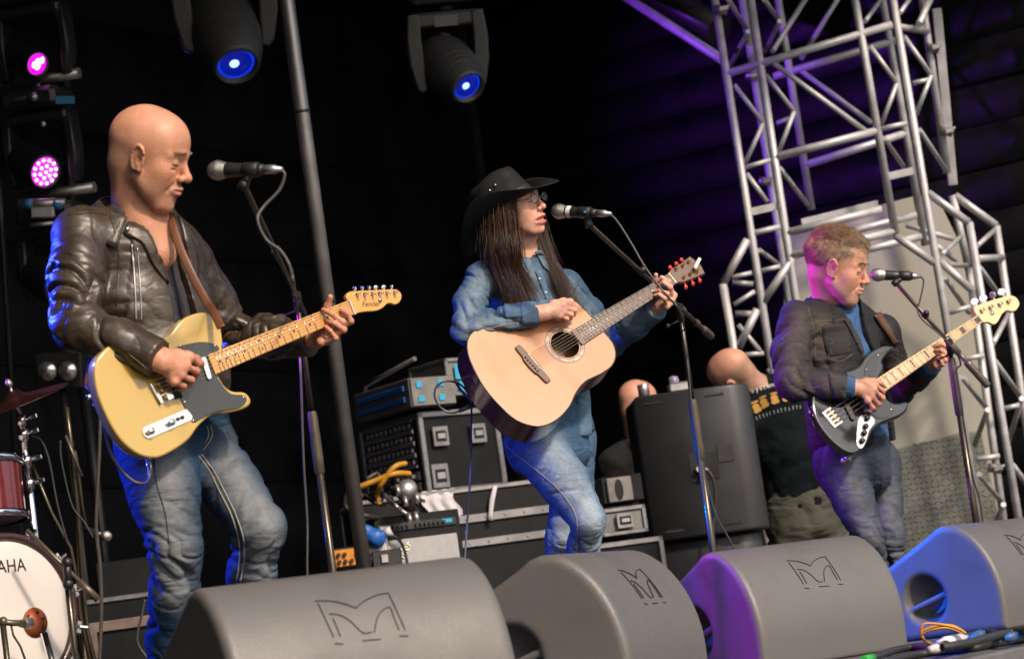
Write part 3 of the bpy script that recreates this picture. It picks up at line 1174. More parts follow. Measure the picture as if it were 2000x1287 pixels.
t1, tip1, bd1, bc1, ax1, b1 = stand('microphone_stand', 'boom microphone stand crossing the fretting hand of the bald guitarist', (690, 1418), (579, 577), None, (.80, 1.0), (655, 682), (476, 362), 6.3, 6.33)
microphone('microphone', 'black microphone with brassy grille facing the bald guitarist', (424, 333), (546, 331), tip1, 6.36, 6.28, 1.0, False, False)
dpp = depth(b1)
cable('microphone_cable', 'grey cable looping down the stand beside the bald guitarist',
      [P(546, 331, 6.28), P(556, 342, 6.28), P(545, 372, 6.28), P(514, 405, 6.27), P(503, 430, 6.25), P(520, 468, 6.25), P(548, 490, 6.24), P(566, 520, 6.22), P(574, 560, 6.2), P(580, 610, dpp - .03), P(587, 720, dpp - .03), P(593, 900, dpp - .03), P(600, 1020, dpp - .03), P(600, 1120, dpp - .04), P(606, 1260, dpp - .05), P(640, 1430, dpp - .03)], .0042)
t2, tip2, bd2, bc2, ax2, b2 = stand('microphone_stand', 'boom microphone stand crossing the fretting hand of the singer', (1424, 1300), (1327, 600), None, (.74, .96), (1410, 655), (1150, 438), 8.0, 8.05)
microphone('microphone', 'microphone with silver grille, white band and blue dot at the singer', (1091, 413), (1190, 418), tip2, 8.1, 8.0, .98, True)
d2_ = depth(b2)
cable('microphone_cable', 'thin cable hanging along the stand in front of the singer',
      [P(1190, 418, 8.0), P(1205, 432, 8.0), P(1232, 474, 7.99), P(1262, 525, 7.97), P(1300, 575, 7.95), P(1326, 604, 7.9), P(1336, 640, d2_ - .03), P(1344, 720, d2_ - .03), P(1352, 800, d2_ - .03), P(1364, 880, d2_ - .02), P(1372, 950, d2_ - .03), P(1390, 1060, d2_ - .04), P(1425, 1296, d2_ - .05)], .0035)
cable('microphone_cable', 'thin cable trailing from the stand of the singer towards the monitors',
      [P(1372, 905, d2_ + .01), P(1385, 960, d2_ + .02), P(1400, 1010, d2_ + .04), P(1428, 1060, d2_ + .08), P(1470, 1150, d2_ + .12), P(1500, 1270, d2_ + .16)], .0034)
t3, tip3, bd3, bc3, ax3, b3 = stand('microphone_stand', 'boom microphone stand crossing the neck of the black bass', (1937, 1222), (1853, 668), None, (.80, 1.02), (1943, 742), (1749, 552), 9.6, 9.6)
microphone('microphone', 'black microphone with silver grille facing the bassist', (1713, 537), (1796, 540), tip3, 9.62, 9.6, 1.02, False, False)
d3_ = depth(b3)
cable('microphone_cable', 'thin black cable winding down the stand of the bassist',
      [P(1796, 540, 9.6), P(1804, 550, 9.6), P(1796, 590, 9.58), P(1792, 605, 9.57), P(1802, 625, 9.56), P(1838, 655, 9.53), P(1868, 690, 9.5), P(1876, 712, d3_ - .03), P(1868, 725, d3_ - .03), P(1876, 780, d3_ - .03), P(1888, 860, d3_ - .03), P(1900, 930, d3_ - .03), P(1917, 1000, d3_ - .02), P(1940, 1205, d3_ - .02)], .0032, m_rubber)

# ------------------------------------------------------------------ lights
m_fix = M('fixture_casing', (.009, .009, .010), .5, .0, .15, 12, .0004, 200)
m_fixh = M('moving_head_casing', (.04, .04, .042), .5, .0, .15, 12, .0004, 200)
m_fixl = M('fixture_badge', (.10, .10, .10), .5, 0, .1)
m_lensb = M('lens_lit_blue', (.01, .02, .1), .12, 0, 0, emit=(.002, .014, .6), es=.35)
m_hotb = M('lens_core_blue', (.1, .1, .3), .2, 0, 0, emit=(.12, .22, 1.0), es=5.0)
m_ringb = M('lens_rim_blue', (.01, .02, .1), .15, 0, 0, emit=(.002, .04, .9), es=.8)
m_lensp = M('lens_lit_pink', (.1, .01, .1), .2, 0, 0, emit=(.85, .003, .72), es=1.15)
m_hotp = M('lens_core_pink', (.3, .1, .3), .2, 0, 0, emit=(1.0, .42, .95), es=4.0)
def spot(parent, loc, target, col, energy, size, blend=.6, radius=.06):
    l = bpy.data.lights.new('lamp', 'SPOT')
    l.energy, l.color, l.spot_size, l.spot_blend, l.shadow_soft_size = energy, col, R(size), blend, radius
    o = bpy.data.objects.new('lamp', l)
    COL.objects.link(o)
    d = nrm(np.asarray(target) - np.asarray(loc))
    q = Vector(d.tolist()).to_track_quat('-Z', 'Y')
    o.parent = parent
    o.location = Vector((np.asarray(loc) - root_loc(parent)).tolist())
    o.rotation_euler = q.to_euler()
    return o
def hook(t, p, h):
    """pipe and clamp that hang a fixture from the roof"""
    mb = MB(); mb.tube([p, V(p[0], p[1], 4.25)], .012, 8); mb.build('hanging_pipe', m_black, t)
def moving_head(label, piv, d, la, ra, head_c, lens_c, scale, base_c, mats, aim):
    c = P(piv[0], piv[1], d)
    t = thing('moving_head_light', c, label, 'stage light', 'moving head lights hanging from the roof')
    s = scale
    fr = Frame(c, S(.98, .1, -.12), S(-.12, .98, .1))      # x across the yoke, y up
    # yoke: crossbar and two arms that bow outwards
    mb = MB()
    mb.box((0, .02 * s, 0), (.36 * s, .075 * s, .15 * s), fr, .012 * s)
    mb.build('yoke_bridge', m_fixh, t)
    for sx in (-1, 1):
        out = [(sx * .13, .05), (sx * .19, .055), (sx * .205, -.08), (sx * .2, -.2), (sx * .175, -.31), (sx * .155, -.335), (sx * .125, -.33), (sx * .125, -.2), (sx * .13, -.06)]
        mb = MB(); mb.prism([(x * s, y * s) for x, y in out], fr, -.085 * s, .085 * s, .012 * s); mb.build('yoke_arm', m_fixh, t)
    mb = MB(); mb.box((0, .01 * s, .078 * s), (.12 * s, .055 * s, .006), fr, .001); mb.build('badge', m_fixl, t)
    mb = MB(); mb.tube([fr.w(0, .05 * s, 0), fr.w(0, .1 * s, 0)], .05 * s, 16); mb.build('pan_bearing', m_black, t)
    mb = MB(); mb.box((0, .16 * s, 0), (.36 * s, .12 * s, .3 * s), fr, .025 * s); b0 = mb.build('base_box', m_fixh, t)
    mb = MB(); mb.box((.05 * s, .155 * s, .151 * s), (.10 * s, .05 * s, .004), fr, .001); mb.build('display', m_fixl, b0)
    hook(t, fr.w(0, .2 * s, 0), 0)
    # head
    lens = P(lens_c[0], lens_c[1], d - .16 * s)
    hc = P(head_c[0], head_c[1], d + .06 * s)
    ax = nrm(lens - hc)
    L = np.linalg.norm(lens - hc)
    back = hc - ax * .1 * s
    T = L + .1 * s
    mb = MB()
    mb.lathe([(0, 0), (.07 * s, .006), (.112 * s, .05), (.136 * s, .15 * s), (.134 * s, T * .6), (.116 * s, T * .82), (.094 * s, T - .015), (.086 * s, T), (.076 * s, T), (.073 * s, T - .035), (0, T - .035)], back, ax, 32)
    hd = mb.build('head', m_fixh, t)
    for q in (.62, .70, .78):
        mb = MB(); rr = .134 * s - (q - .55) * .08 * s; mb.lathe([(rr, 0), (rr + .004, .003), (rr + .004, .008), (rr, .011)], back + ax * T * q, ax, 32); mb.build('cooling_rib', m_fixh, hd)
    mb = MB(); mb.lathe([(.0735 * s, 0), (.05 * s, .006), (.025 * s, .0085), (0, .009)], back + ax * (T - .03), ax, 28); ln = mb.build('lens', mats[0], hd)
    q = back + ax * (T - .0205) + S(-.006, .002, 0) * s
    mb = MB(); mb.ball(q, (.026 * s, .026 * s, .004), Frame(q, np.cross(ax, UP), np.cross(ax, np.cross(ax, UP)))); mb.build('lamp_core', mats[1], ln)
    mb = MB(); mb.lathe([(.062 * s, .006), (.07 * s, .0005), (.0725 * s, .002)], back + ax * (T - .03), ax, 28); mb.build('lens_glow_ring', m_ringb, ln)
    for a in (20, 140, 260):
        f2 = Frame(back, np.cross(ax, UP), np.cross(ax, np.cross(ax, UP)))
        pp = back + ax * T * .72 + (f2.x * math.cos(R(a)) + f2.y * math.sin(R(a))) * .112 * s
        mb = MB(); mb.ball(pp, .006 * s, n=8, m=5); mb.build('screw', m_black, hd)
    nf = Frame(hc, np.cross(ax, UP), np.cross(np.cross(ax, UP), ax))
    mb = MB(); mb.box((0, .118 * s, .02), (.05 * s, .008, .03 * s), nf, .002); mb.build('tag_plate', m_fixl, hd)
    if aim is not None:
        spot(t, lens + ax * .03, aim[0], aim[1], aim[2], aim[3])
    return t
moving_head('black moving head light with blue lens above the bald guitarist', (430, -72), 11.4, None, None, (428, 30), (463, 131), 1.16, None, (m_lensb, m_hotb), (V(1.75, 8.9, .2), (.02, .12, 1.0), 160, 16))
moving_head('black moving head light with blue lens above the singer', (868, 46), 11.8, None, None, (862, 112), (916, 173), .92, None, (m_lensb, m_hotb), (V(1.75, 9.0, .2), (.01, .14, 1.0), 500, 18))

def led_head(label, lens, r, d, dots, yoke=True, lit=True, group='led heads on the side rail'):
    c = P(lens[0], lens[1], d)
    t = thing('led_wash_light', c, label, 'stage light', group)
    ax = nrm(S(.62, -.28, .75))
    fr = Frame(c, np.cross(UP, ax), np.cross(ax, np.cross(UP, ax)))
    mb = MB()
    mb.lathe([(0, -.26), (.08, -.25), (r * 1.25, -.19), (r * 1.3, -.08), (r * 1.18, -.005), (r * 1.12, .008), (r * 1.02, .006), (r, -.012), (0, -.012)], c, ax, 30)
    hd = mb.build('head', m_fix, t)
    mb = MB(); mb.lathe([(r, 0), (r * .6, .006), (0, .009)], c - ax * .011, ax, 28); ln = mb.build('lens', m_lensp if lit else m_black, hd)
    if dots:
        for ring, nn in ((0, 1), (.4, 6), (.78, 12)):
            for k in range(nn):
                a = 2 * math.pi * k / nn + ring
                p = fr.w(r * ring * math.cos(a), r * ring * math.sin(a), .0)
                p = p - fr.o + c
                mb = MB(); mb.ball(p + ax * .001 * 0 + ax * (.009 * (1 - ring)), (.0085, .0085, .004), fr, 8, 5); mb.build('diode', m_hotp, ln)
    elif lit:
        for q, rr in (((.0, .0), .026), ((.02, .018), .016), ((-.018, -.004), .014)):
            p = c + fr.x * q[0] + fr.y * q[1]
            mb = MB(); mb.ball(p + ax * .002, (rr * .6, rr, .006), fr, 10, 6); mb.build('lamp_core', m_hotp, ln)
    yf = Frame(c + S(-.02, .05, -.1), S(.95, .12, .25), S(-.13, .99, 0))
    mb = MB(); mb.box((0, .19, 0), (.30, .05, .12), yf, .012); mb.build('yoke_bridge', m_fix, t)
    for sx in (-1, 1):
        mb = MB(); mb.prism([(sx * .12, .2), (sx * .165, .2), (sx * .17, 0), (sx * .15, -.1), (sx * .125, -.1), (sx * .13, .05)], yf, -.05, .05, .01); mb.build('yoke_arm', m_fix, t)
    mb = MB(); mb.box((0, .27, 0), (.26, .09, .22), yf, .02); mb.build('base_box', m_fix, t)
    mb = MB(); mb.tube([yf.w(-.16, .36, -.03), yf.w(.2, .36, -.03)], .024, 12); mb.tube([yf.w(.0, .31, -.03), yf.w(0, .37, -.03)], .014, 8); mb.build('clamp_bar', m_steel, t)
    return t, c, ax
lh1, c1, a1 = led_head('pink lit LED light at the top of the side rail', (73, 126), .048, 11.0, False)
lh2, c2, a2 = led_head('pink LED light with a cluster of bright diodes, above the blue taped clamp', (88, 336), .066, 11.0, True)
lh3, c3, a3 = led_head('unlit dark LED light half hidden behind the leather jacket', (118, 560), .07, 11.0, False, True, False)
m_lensB3 = M('lens_lit_blue_side', (.01, .02, .1), .12, 0, 0, emit=(.004, .04, 1.0), es=3.0)
spot(lh1, c1 + nrm(P(1330, 190, 14.0) - c1) * .36, P(1330, 190, 14.0), (.30, .05, 1.0), 650, 36, 1.0)
spot(lh2, c2 + nrm(V(1.25, 9.9, 1.2) - c2) * .36, V(1.25, 9.9, 1.2), (.85, .01, .8), 420, 24, .8)
# side tower of five lamps at the near side of the stage, beyond the left edge of the picture
for p4, aim4, col4, en4, sz4, lab4 in ((V(-3.5, 7.62, 2.5), V(-.95, 6.85, .85), (.03, .06, 1), 1700, 24, 'middle blue lamp of the side tower beyond the left edge'),
                                       (V(-3.6, 8.15, 2.1), V(.1, 8.5, .75), (.04, .09, 1), 520, 22, 'second blue lamp of the side tower beyond the left edge'),
                                       (V(-3.7, 8.7, 2.0), V(1.3, 10.05, .95), (.30, .06, 1), 1500, 14, 'violet lamp of the side tower beyond the left edge'),
                                       (V(-3.5, 8.1, 3.4), V(.55, 7.72, .25), (.38, .0, .85), 2600, 9, 'topmost magenta lamp of the side tower beyond the left edge'),
                                       (V(-3.6, 9.0, 3.2), V(1.38, 9.0, .15), (.0, .11, 1), 4200, 6.4, 'blue lamp next to the top of the side tower beyond the left edge')):
    q4 = topx(p4)
    lh4, c4, a4 = led_head(lab4, (q4[0], q4[1]), .07, depth(p4), False, True, True, 'lamps of the side tower')
    for o in lh4.children_recursive:
        if o.name.startswith('lens') and col4[0] < .2:
            o.data.materials[0] = m_lensB3
        if o.name.startswith('lamp_core') and col4[0] < .2:
            o.data.materials[0] = m_hotb
    spot(lh4, c4 + nrm(aim4 - c4) * .13, aim4, col4, en4, sz4, .5)
# rail with clamps
rail = thing('lighting_rail', PF(52, 1480, 0), 'thin vertical rail carrying the pink lights', 'rail')
rb = P(6, 480, 11.2)
mb = MB(); mb.tube([P(36, 1000, 11.2), rb, P(-30, -60, 11.2)], .013, 10); mb.tube([V(*P(36, 1000, 11.2)[:2], 0), P(36, 1000, 11.2)], .013, 10); mb.build('tube', m_black, rail)
mb = MB(); mb.tube([P(150, 640, 12.3), P(118, -60, 12.3)], .028, 10); mb.tube([P(150, 640, 12.3), V(*P(150, 640, 12.3)[:2], 0)], .028, 10); mb.build('back_tube', m_black, rail)
m_btape = M('blue_tape', (.02, .16, .34), .5, 0, .1)
mb = MB(); mb.box((0, 0, 0), (.082, .034, .01), Frame(P(127, 196, 10.95), S(1, .02, 0), S(0, 1, 0)), .002); mb.build('tape_flag', m_btape, rail)
mb = MB(); mb.tube([P(38, 399, 10.9), P(128, 396, 10.9)], .021, 12); mb.build('cross_tube', m_steel, rail)
for x in (57, 113):
    mb = MB(); mb.tube([P(x - 8, 399, 10.9), P(x + 8, 399, 10.9)], .023, 12); mb.build('tape_wrap', m_btape, rail)
mb = MB(); mb.box((0, 0, 0), (.10, .05, .05), Frame(P(84, 415, 10.9), S(1, .05, 0), S(0, 1, 0)), .006); mb.tube([P(60, 440, 10.88), P(106, 436, 10.88)], .01, 8); mb.build('clamp', m_steel, rail)
mb = MB(); mb.tube([P(28, 196, 11), P(96, 182, 11)], .008, 8); mb.ball(P(66, 190, 10.95), .02); mb.ball(P(84, 243, 10.95), .014); mb.build('clamp', m_steel, rail)
# blinder with two lamps
m_refl = M('lamp_reflector', (.62, .60, .6), .22, .9, .2, 30)
bl_ = thing('blinder_light', P(112, 726, 10.6), 'square dark lamp box with two round silver lamps behind the cymbal', 'stage light')
bf = Frame(P(112, 726, 10.6), S(.97, .03, .1), S(-.04, .99, .1))
mb = MB(); mb.box((0, 0, -.06), (.20, .145, .1), bf, .008); mb.build('box', m_fix, bl_)
for x in (-20, 20):
    q = P(112 + x, 725, 10.56)
    mb = MB(); mb.lathe([(.043, .0), (.046, .004), (.041, .004)], q, bf.z, 24); mb.build('lamp_ring', m_black, bl_)
    mb = MB(); mb.lathe([(.041, .0), (.034, .010), (.018, .018), (0, .020)], q, bf.z, 24); mb.build('lamp', m_refl, bl_)
q_ = bf.w(0, -.07, -.06); mb = MB(); mb.tube([q_, V(q_[0], q_[1], 0)], .014, 8); mb.build('stand_tube', m_black, bl_)

# ------------------------------------------------------------------ speaker cabinets
m_cab = M('speaker_cabinet_paint', (.026, .027, .03), .42, 0, .15, 8, .0006, 300)
def hbox(px, py, z, yaw, d):
    """frame on a box's face: x along the face, y up, z out of it"""
    p = P(px, py, d)
    x = V(math.cos(R(yaw)), math.sin(R(yaw)), 0)
    return Frame(p, x, UP)
def cabinet(label, bl, d, w, h, yaw, handles=True):
    p = P(bl[0], bl[1], d)
    x = V(math.cos(R(yaw)), math.sin(R(yaw)), 0)
    fr = Frame(p, x, UP)                              # z towards the viewer
    if fr.z @ _F > 0:
        fr = Frame(p, -x, UP)
    t = thing('speaker_cabinet', fr.w(w / 2, 0, -.3), label, 'speaker', 'black speaker cabinets')
    out = [(0, -.0), (0, -.55), (w, -.55)] + [(w - .11 * (1 - math.cos(R(a))), -.11 * (1 - math.sin(R(a)))) for a in (0, 20, 40, 60, 80, 90)]
    f2 = Frame(p, x, fr.z)                            # outline in plan
    if f2.z[2] > 0:
        z0, z1 = 0, h
    else:
        z0, z1 = -h, 0
    mb = MB(); mb.prism(out, f2, z0, z1, .014); mb.build('cabinet', m_cab, t)
    return t, fr
cabt, cf = cabinet('upright black speaker cabinet with rear connector panel, top of its stack', (1281, 1060), 11.5, .535, .665, 3)
mb = MB(); mb.box((.265, .31, .001), (.13, .125, .006), cf, .003); rp = mb.build('connector_recess', m_groove, cabt)
mb = MB(); mb.box((.37, .355, .002), (.075, .075, .006), cf, .002); mb.build('label_plate', m_plastic, cabt)
for x, y in ((.23, .30), (.245, .275), (.262, .29)):
    mb = MB(); mb.tube([cf.w(x, y, .0), cf.w(x + .006, y, .035)], .012, 10); mb.build('connector', m_steel, cabt)
for x, y in ((.075, .625), (.36, .625), (.09, .04), (.36, .04)):
    mb = MB(); mb.box((x, y, .001), (.085, .011, .006), cf, .002); mb.build('slot', m_groove, cabt)
cabt2, cf2 = cabinet('black speaker cabinet at the bottom of the stack behind the monitors', (1302, 1277), 11.5, .52, .49, 3)
mb = MB(); mb.box((.36, .45, .001), (.085, .011, .006), cf2, .002); mb.build('slot', m_groove, cabt2)
cable('speaker_cable', 'black cable hanging from the connector panel of the speaker', [cf.w(.262, .29, .035), cf.w(.285, .27, .05), cf.w(.295, .2, .045), cf.w(.28, .1, .04), cf.w(.26, .03, .04), cf.w(.25, -.1, .05)], .007, m_rubber)
# small items on the speaker
it = thing('silver_device', cf.w(.22, .667, -.12), 'small silver device on the speaker, its top tinted as if lit purple', 'device')
mb = MB(); mb.box((.22, .69, -.12), (.1, .045, .08), cf, .008); mb.build('box', m_steel, it)
m_dome = M('dome_purple_lit', (.22, .18, .28), .2, 0, .1)  # violet tint paints the purple light falling on the device's top
mb = MB(); mb.lathe([(.024, 0), (.025, .014), (.02, .03), (0, .036)], cf.w(.2, .712, -.12), UP, 18); mb.build('dome', m_dome, it)
it = thing('can', cf.w(.06, .667, -.15), 'grey cylindrical can on the speaker beside the bald head', 'can')
mb = MB(); mb.lathe([(0, 0), (.026, 0), (.027, .06), (.025, .062), (0, .062)], cf.w(.06, .667, -.15), UP, 16); mb.build('can_body', m_steel, it)

# ------------------------------------------------------------------ flight cases, racks and amplifiers
m_pblue = M('blue_stripe_paint', (.01, .10, .36), .5, 0, .1)
m_psq = M('blue_label', (.02, .30, .50), .5, 0, .1)
m_rackp = M('rack_panel_grey', (.16, .15, .17), .45, .3, .2, 20)
m_yel = M('yellow_cable', (.42, .2, .015), .5, 0, .2, 20)
class CB:
    """box seen by its near vertical edge: x = right face direction, y = left face direction"""
    def __init__(s, px, py, d, psi, wx, wy, h):
        p = P(px, py, d)
        s.o, s.h, s.wx, s.wy = p, h, wx, wy
        c, sn = math.cos(R(psi)), math.sin(R(psi))
        s.fr = Frame(p, V(c, sn, 0), V(-sn, c, 0))
    def body(s, name, mat, t, ins=0.0):
        mb = MB(); mb.box((s.wx / 2, s.wy / 2, s.h / 2), (s.wx - ins, s.wy - ins, s.h - ins), s.fr, .004); return mb.build(name, mat, t)
    def edges(s, mat, t, w=.028, name='edge_trim'):
        for a, b in (((0, 0, 0), (0, 0, s.h)), ((s.wx, 0, 0), (s.wx, 0, s.h)), ((0, s.wy, 0), (0, s.wy, s.h)), ((0, 0, s.h), (s.wx, 0, s.h)), ((0, 0, s.h), (0, s.wy, s.h)), ((0, 0, 0), (s.wx, 0, 0)), ((0, 0, 0), (0, s.wy, 0))):
            a, b = np.array(a), np.array(b)
            c = (a + b) / 2
            sz = np.abs(b - a) + w
            mb = MB(); mb.box(c, sz * 1.0, s.fr, .004); mb.build(name, mat, t)
    def on_r(s, x, z, w, h, name, mat, t, th=.008, off=0.0):
        mb = MB(); mb.box((x, -.002 - off - th / 2, z), (w, th, h), s.fr, .002); return mb.build(name, mat, t)
    def on_l(s, y, z, w, h, name, mat, t, th=.008, off=0.0):
        mb = MB(); mb.box((-.002 - off - th / 2, y, z), (th, w, h), s.fr, .002); return mb.build(name, mat, t)
def latch(cb, t, x, z, w=.085, h=.09):
    o = cb.on_r(x, z, w, h, 'latch_dish', m_casealu, t, .012, .012)
    cb.on_r(x, z, w * .66, h * .55, 'latch_well', m_groove, o, .004, .0225)
    mb = MB(); mb.box((x, -.03, z), (w * .5, .006, h * .28), cb.fr, .002); mb.build('latch_wing', m_steel, o)

rk = CB(838, 962, 11.6, 36, .42, .50, .355)
t = thing('rack_case', rk.fr.w(.2, .25, 0), 'black rack case with patch panels and silver edges left of the singer', 'rack')
rk.body('case_shell', m_casedark, t, .0); rk.edges(m_casealu, t)
latch(rk, t, .09, .25); latch(rk, t, .30, .25); latch(rk, t, .06, .07, .09, .11)
rows = []
for i in range(4):
    z = .315 - i * .055
    p_ = rk.on_l(.25, z, .40, .046, 'patch_panel', m_groove, t, .01)
    for zz in (.023, -.023):
        rk.on_l(.25, z + zz, .42, .012, 'panel_lip', m_rackp, p_, .012, .009)
    for k in range(10):
        rk.on_l(.07 + k * .04, z, .020, .022, 'socket', m_rackp, p_, .012, .008)
for i in range(2):
    z = .085 - i * .05
    p_ = rk.on_l(.25, z, .42, .04, 'patch_panel', m_rackp, t, .012)
    for k in range(9):
        rk.on_l(.08 + k * .042, z, .018, .018, 'socket', m_steel if k % 3 == 0 else m_groove, p_, .02, .012)
tc_ = CB(804, 796, 11.55, 34, .24, .50, .135)
t = thing('blue_striped_case', tc_.fr.w(.1, .25, 0), 'purple grey case with two blue stripes on the rack', 'case')
m_pcase = M('violet_grey_case', (.09, .075, .09), .5, .0, .2, 9)
m_gcase = M('scuffed_grey_case', (.17, .165, .155), .55, .2, .35, 14)
tc_.body('case_shell', m_pcase, t)
mb = MB(); mb.box((.12, -.006, .0675), (.23, .012, .128), tc_.fr, .003); en = mb.build('end_plate', m_gcase, t)
tc_.on_l(.25, .093, .42, .024, 'blue_stripe', m_pblue, t); tc_.on_l(.25, .042, .42, .024, 'blue_stripe', m_pblue, t)
for x, z in ((.045, .1), (.16, .1), (.05, .035), (.16, .035)):
    tc_.on_r(x, z, .032, .03, 'blue_label', m_psq, en, .004, .012)
mb = MB(); mb.tube([tc_.fr.w(0.02, .42, .14), tc_.fr.w(.02, .42, .165), tc_.fr.w(.02, -.05, .215)], .011, 8); mb.build('handle_bar', m_pcase, t)
sc2 = CB(878, 770, 11.9, 36, .2, .3, .16)
t = thing('silver_edged_case', sc2.fr.w(.1, .1, 0), 'small grey case with turquoise patches behind the acoustic guitar', 'case')
sc2.body('case_shell', m_gcase, t); sc2.edges(m_casealu, t, .02)
sc2.on_r(.06, .1, .05, .07, 'blue_label', m_psq, t, .004, .012); sc2.on_r(.08, .03, .06, .05, 'blue_label', m_psq, t, .004, .012)

lg = CB(742, 1290, 11.3, 14, 1.0, .5, .70)
t = thing('long_flight_case', lg.fr.w(.5, .25, 0), 'long black flight case with two purple lit alloy rails', 'flight case')
lg.body('case_shell', m_casedark, t); lg.edges(m_casealu, t, .022)
lg.on_r(.58, .57, .82, .036, 'alloy_rail', m_casealu, t, .012); lg.on_r(.58, .46, .82, .034, 'alloy_rail', m_casealu, t, .012)
for k in range(9):
    for z in (.57, .46):
        mb = MB(); mb.ball(lg.fr.w(.2 + k * .09, -.016, z), .005, n=8, m=5); mb.build('rivet', m_steel, t)
m_cloth = M('white_cloth', (.5, .48, .52), .85, 0, .1, 10, .001, 90)
tw = thing('white_cloth', lg.fr.w(.3, 0, .7), 'small white cloth hanging over the edge of the long case', 'cloth')
mb = MB()
vs, fs = [], []
for i in range(13):
    for j in range(9):
        x = .28 + .15 * i / 12 + .012 * math.sin(j * 1.1)
        if j < 3:
            q = (x, .09 - .04 * j, .716 + .003 * math.sin(i * 1.7))
        else:
            q = (x + .004 * (j - 3), -.018 - .008 * math.sin(i * 1.4 + .3 * j), .716 - .02 * (j - 2) - .004 * (i % 3))
        vs.append(lg.fr.w(*q))
for i in range(12):
    for j in range(8):
        fs.append([i * 9 + j, (i + 1) * 9 + j, (i + 1) * 9 + j + 1, i * 9 + j + 1])
mb.add(vs, fs, True); mb.add([np.array(v) - UP * .003 for v in vs], [f[::-1] for f in fs], True); mb.build('cloth_sheet', m_cloth, tw)
st_ = thing('tied_strap', lg.fr.w(.56, -.02, .5), 'pale strap tied round the long case rail', 'strap')
mb = MB(); mb.tube([lg.fr.w(.62, -.03, .70), lg.fr.w(.595, -.034, .64), lg.fr.w(.58, -.034, .58), lg.fr.w(.575, -.034, .55)], [.009, .012, .010, .014], 8, True, .4); mb.build('strap_band', m_cloth, st_)
r2 = CB(1178, 1045, 10.9, 12, .19, .3, .10)
t = thing('silver_case', r2.fr.w(.1, .1, 0), 'scuffed silver case with a latch beside the knee of the singer', 'case')
r2.body('case_shell', m_gcase, t); r2.edges(m_casealu, t, .02); latch(r2, t, .10, .05, .075, .065)
r3 = CB(1180, 985, 10.95, 12, .18, .3, .115)
t = thing('handled_case', r3.fr.w(.1, .1, 0), 'worn black case with grip hole on top of the silver case', 'case')
r3.body('case_shell', m_casedark, t)
mb = MB(); mb.box((.075, -.012, .055), (.11, .012, .105), r3.fr, .004); gp = mb.build('grip_plate', m_gcase, t)
mb = MB(); q = r3.fr; mb.prism([(.018 * math.cos(a) * 1.0, .045 * math.sin(a)) for a in np.linspace(0, 2 * math.pi, 17)[:-1]], Frame(q.w(.07, -.0195, .055), q.x, UP), -.002, .002); mb.build('grip_hole', m_groove, gp)
r4 = CB(1195, 1270, 10.8, 14, .28, .3, .44)
t = thing('dark_flight_case', r4.fr.w(.1, .1, 0), 'dark flight case with pale corner edge under the silver case', 'flight case')
r4.body('case_shell', m_casedark, t); r4.edges(m_casealu, t, .024)

# combo amplifier
m_grill = M('amp_grille_cloth', (.34, .34, .345), .8, 0, .12, 40, .0006, 700)
m_panel = M('amp_panel', (.03, .035, .036), .4, .3, .1)
am = CB(752, 1190, 11.0, 24, .40, .26, .395)
t = thing('combo_amplifier', am.fr.w(.2, .1, 0), 'combo amplifier with silver grille cloth and knob row', 'amplifier')
am.body('cabinet', m_casedark, t)
am.on_r(.195, .15, .36, .28, 'grille_cloth', m_grill, t, .006)
pl_ = am.on_r(.195, .345, .37, .034, 'control_panel', m_panel, t, .008)
for k in range(12):
    if k in (4,):
        continue
    mb = MB(); q = am.fr.w(.085 + k * .021, -.01, .345); mb.tube([q, q - am.fr.y * .016], .0075, 8); mb.build('knob', m_black, pl_)
am.on_r(.045, .347, .05, .018, 'panel_plate', m_steel, pl_, .004, .008); am.on_r(.335, .347, .05, .018, 'panel_plate', m_psq, pl_, .004, .008)
text_mesh('Fender', .05, Frame(am.fr.w(.105, -.012, .22), am.fr.x * .6 + UP * .8, -am.fr.x * .8 + UP * .6), .002, 'emblem', m_chrome, t, .002)
cable('amp_cable', 'black cable curving down in front of the grille cloth', [am.fr.w(.03, -.03, .31), am.fr.w(.075, -.05, .30), am.fr.w(.105, -.05, .24), am.fr.w(.11, -.05, .12), am.fr.w(.10, -.05, 0)], .007, m_rubber)
# amp head with orange panel
m_oran = M('orange_panel', (.55, .2, .02), .45, .2, .15, 30)
ah = CB(652, 1112, 10.6, 12, .155, .2, .085)
t = thing('bass_amplifier', ah.fr.w(.07, .1, 0), 'small amp head with orange front panel and dark knobs', 'amplifier')
ah.body('case', m_plastic, t)
fp = ah.on_r(.078, .042, .142, .07, 'front_panel', m_oran, t)
for k in range(5):
    for z in (.056, .027):
        if (k, z) in ((2, .056), (3, .027), (4, .027)):
            continue
        mb = MB(); q = ah.fr.w(.025 + k * .026, -.01, z); mb.tube([q, q - ah.fr.y * .015], .0085, 10); mb.build('knob', m_black, fp)
m_bled = M('blue_indicator', (.1, .1, .4), .3, 0, 0, emit=(.1, .15, 1), es=4)
mb = MB(); mb.ball(ah.fr.w(.143, -.012, .024), .005, n=8, m=5); mb.build('indicator', m_bled, fp)
bxp = CB(730, 1110, 10.55, 12, .12, .1, .07)
t = thing('black_pedal', bxp.fr.w(.05, .05, 0), 'black pedal box with grey plate beside the amp head', 'pedal')
bxp.body('case', m_plastic, t); bxp.on_r(.05, .035, .03, .035, 'plate', m_steel, t)
t = thing('glove_bundle', P(730, 1066, 10.75), 'blue glove with white cuff lying on a white box by the amplifier', 'glove')
F = Field(P(730, 1050, 10.75) - .16, P(730, 1050, 10.75) + .16, .006)
F.chain([P(700, 1046, 10.75), P(715, 1040, 10.73), P(735, 1050, 10.72), P(748, 1044, 10.72)], [.012, .03, .032, .02], .02)
F.cone(P(722, 1050, 10.72), P(738, 1060, 10.72), .026, .02, .02)
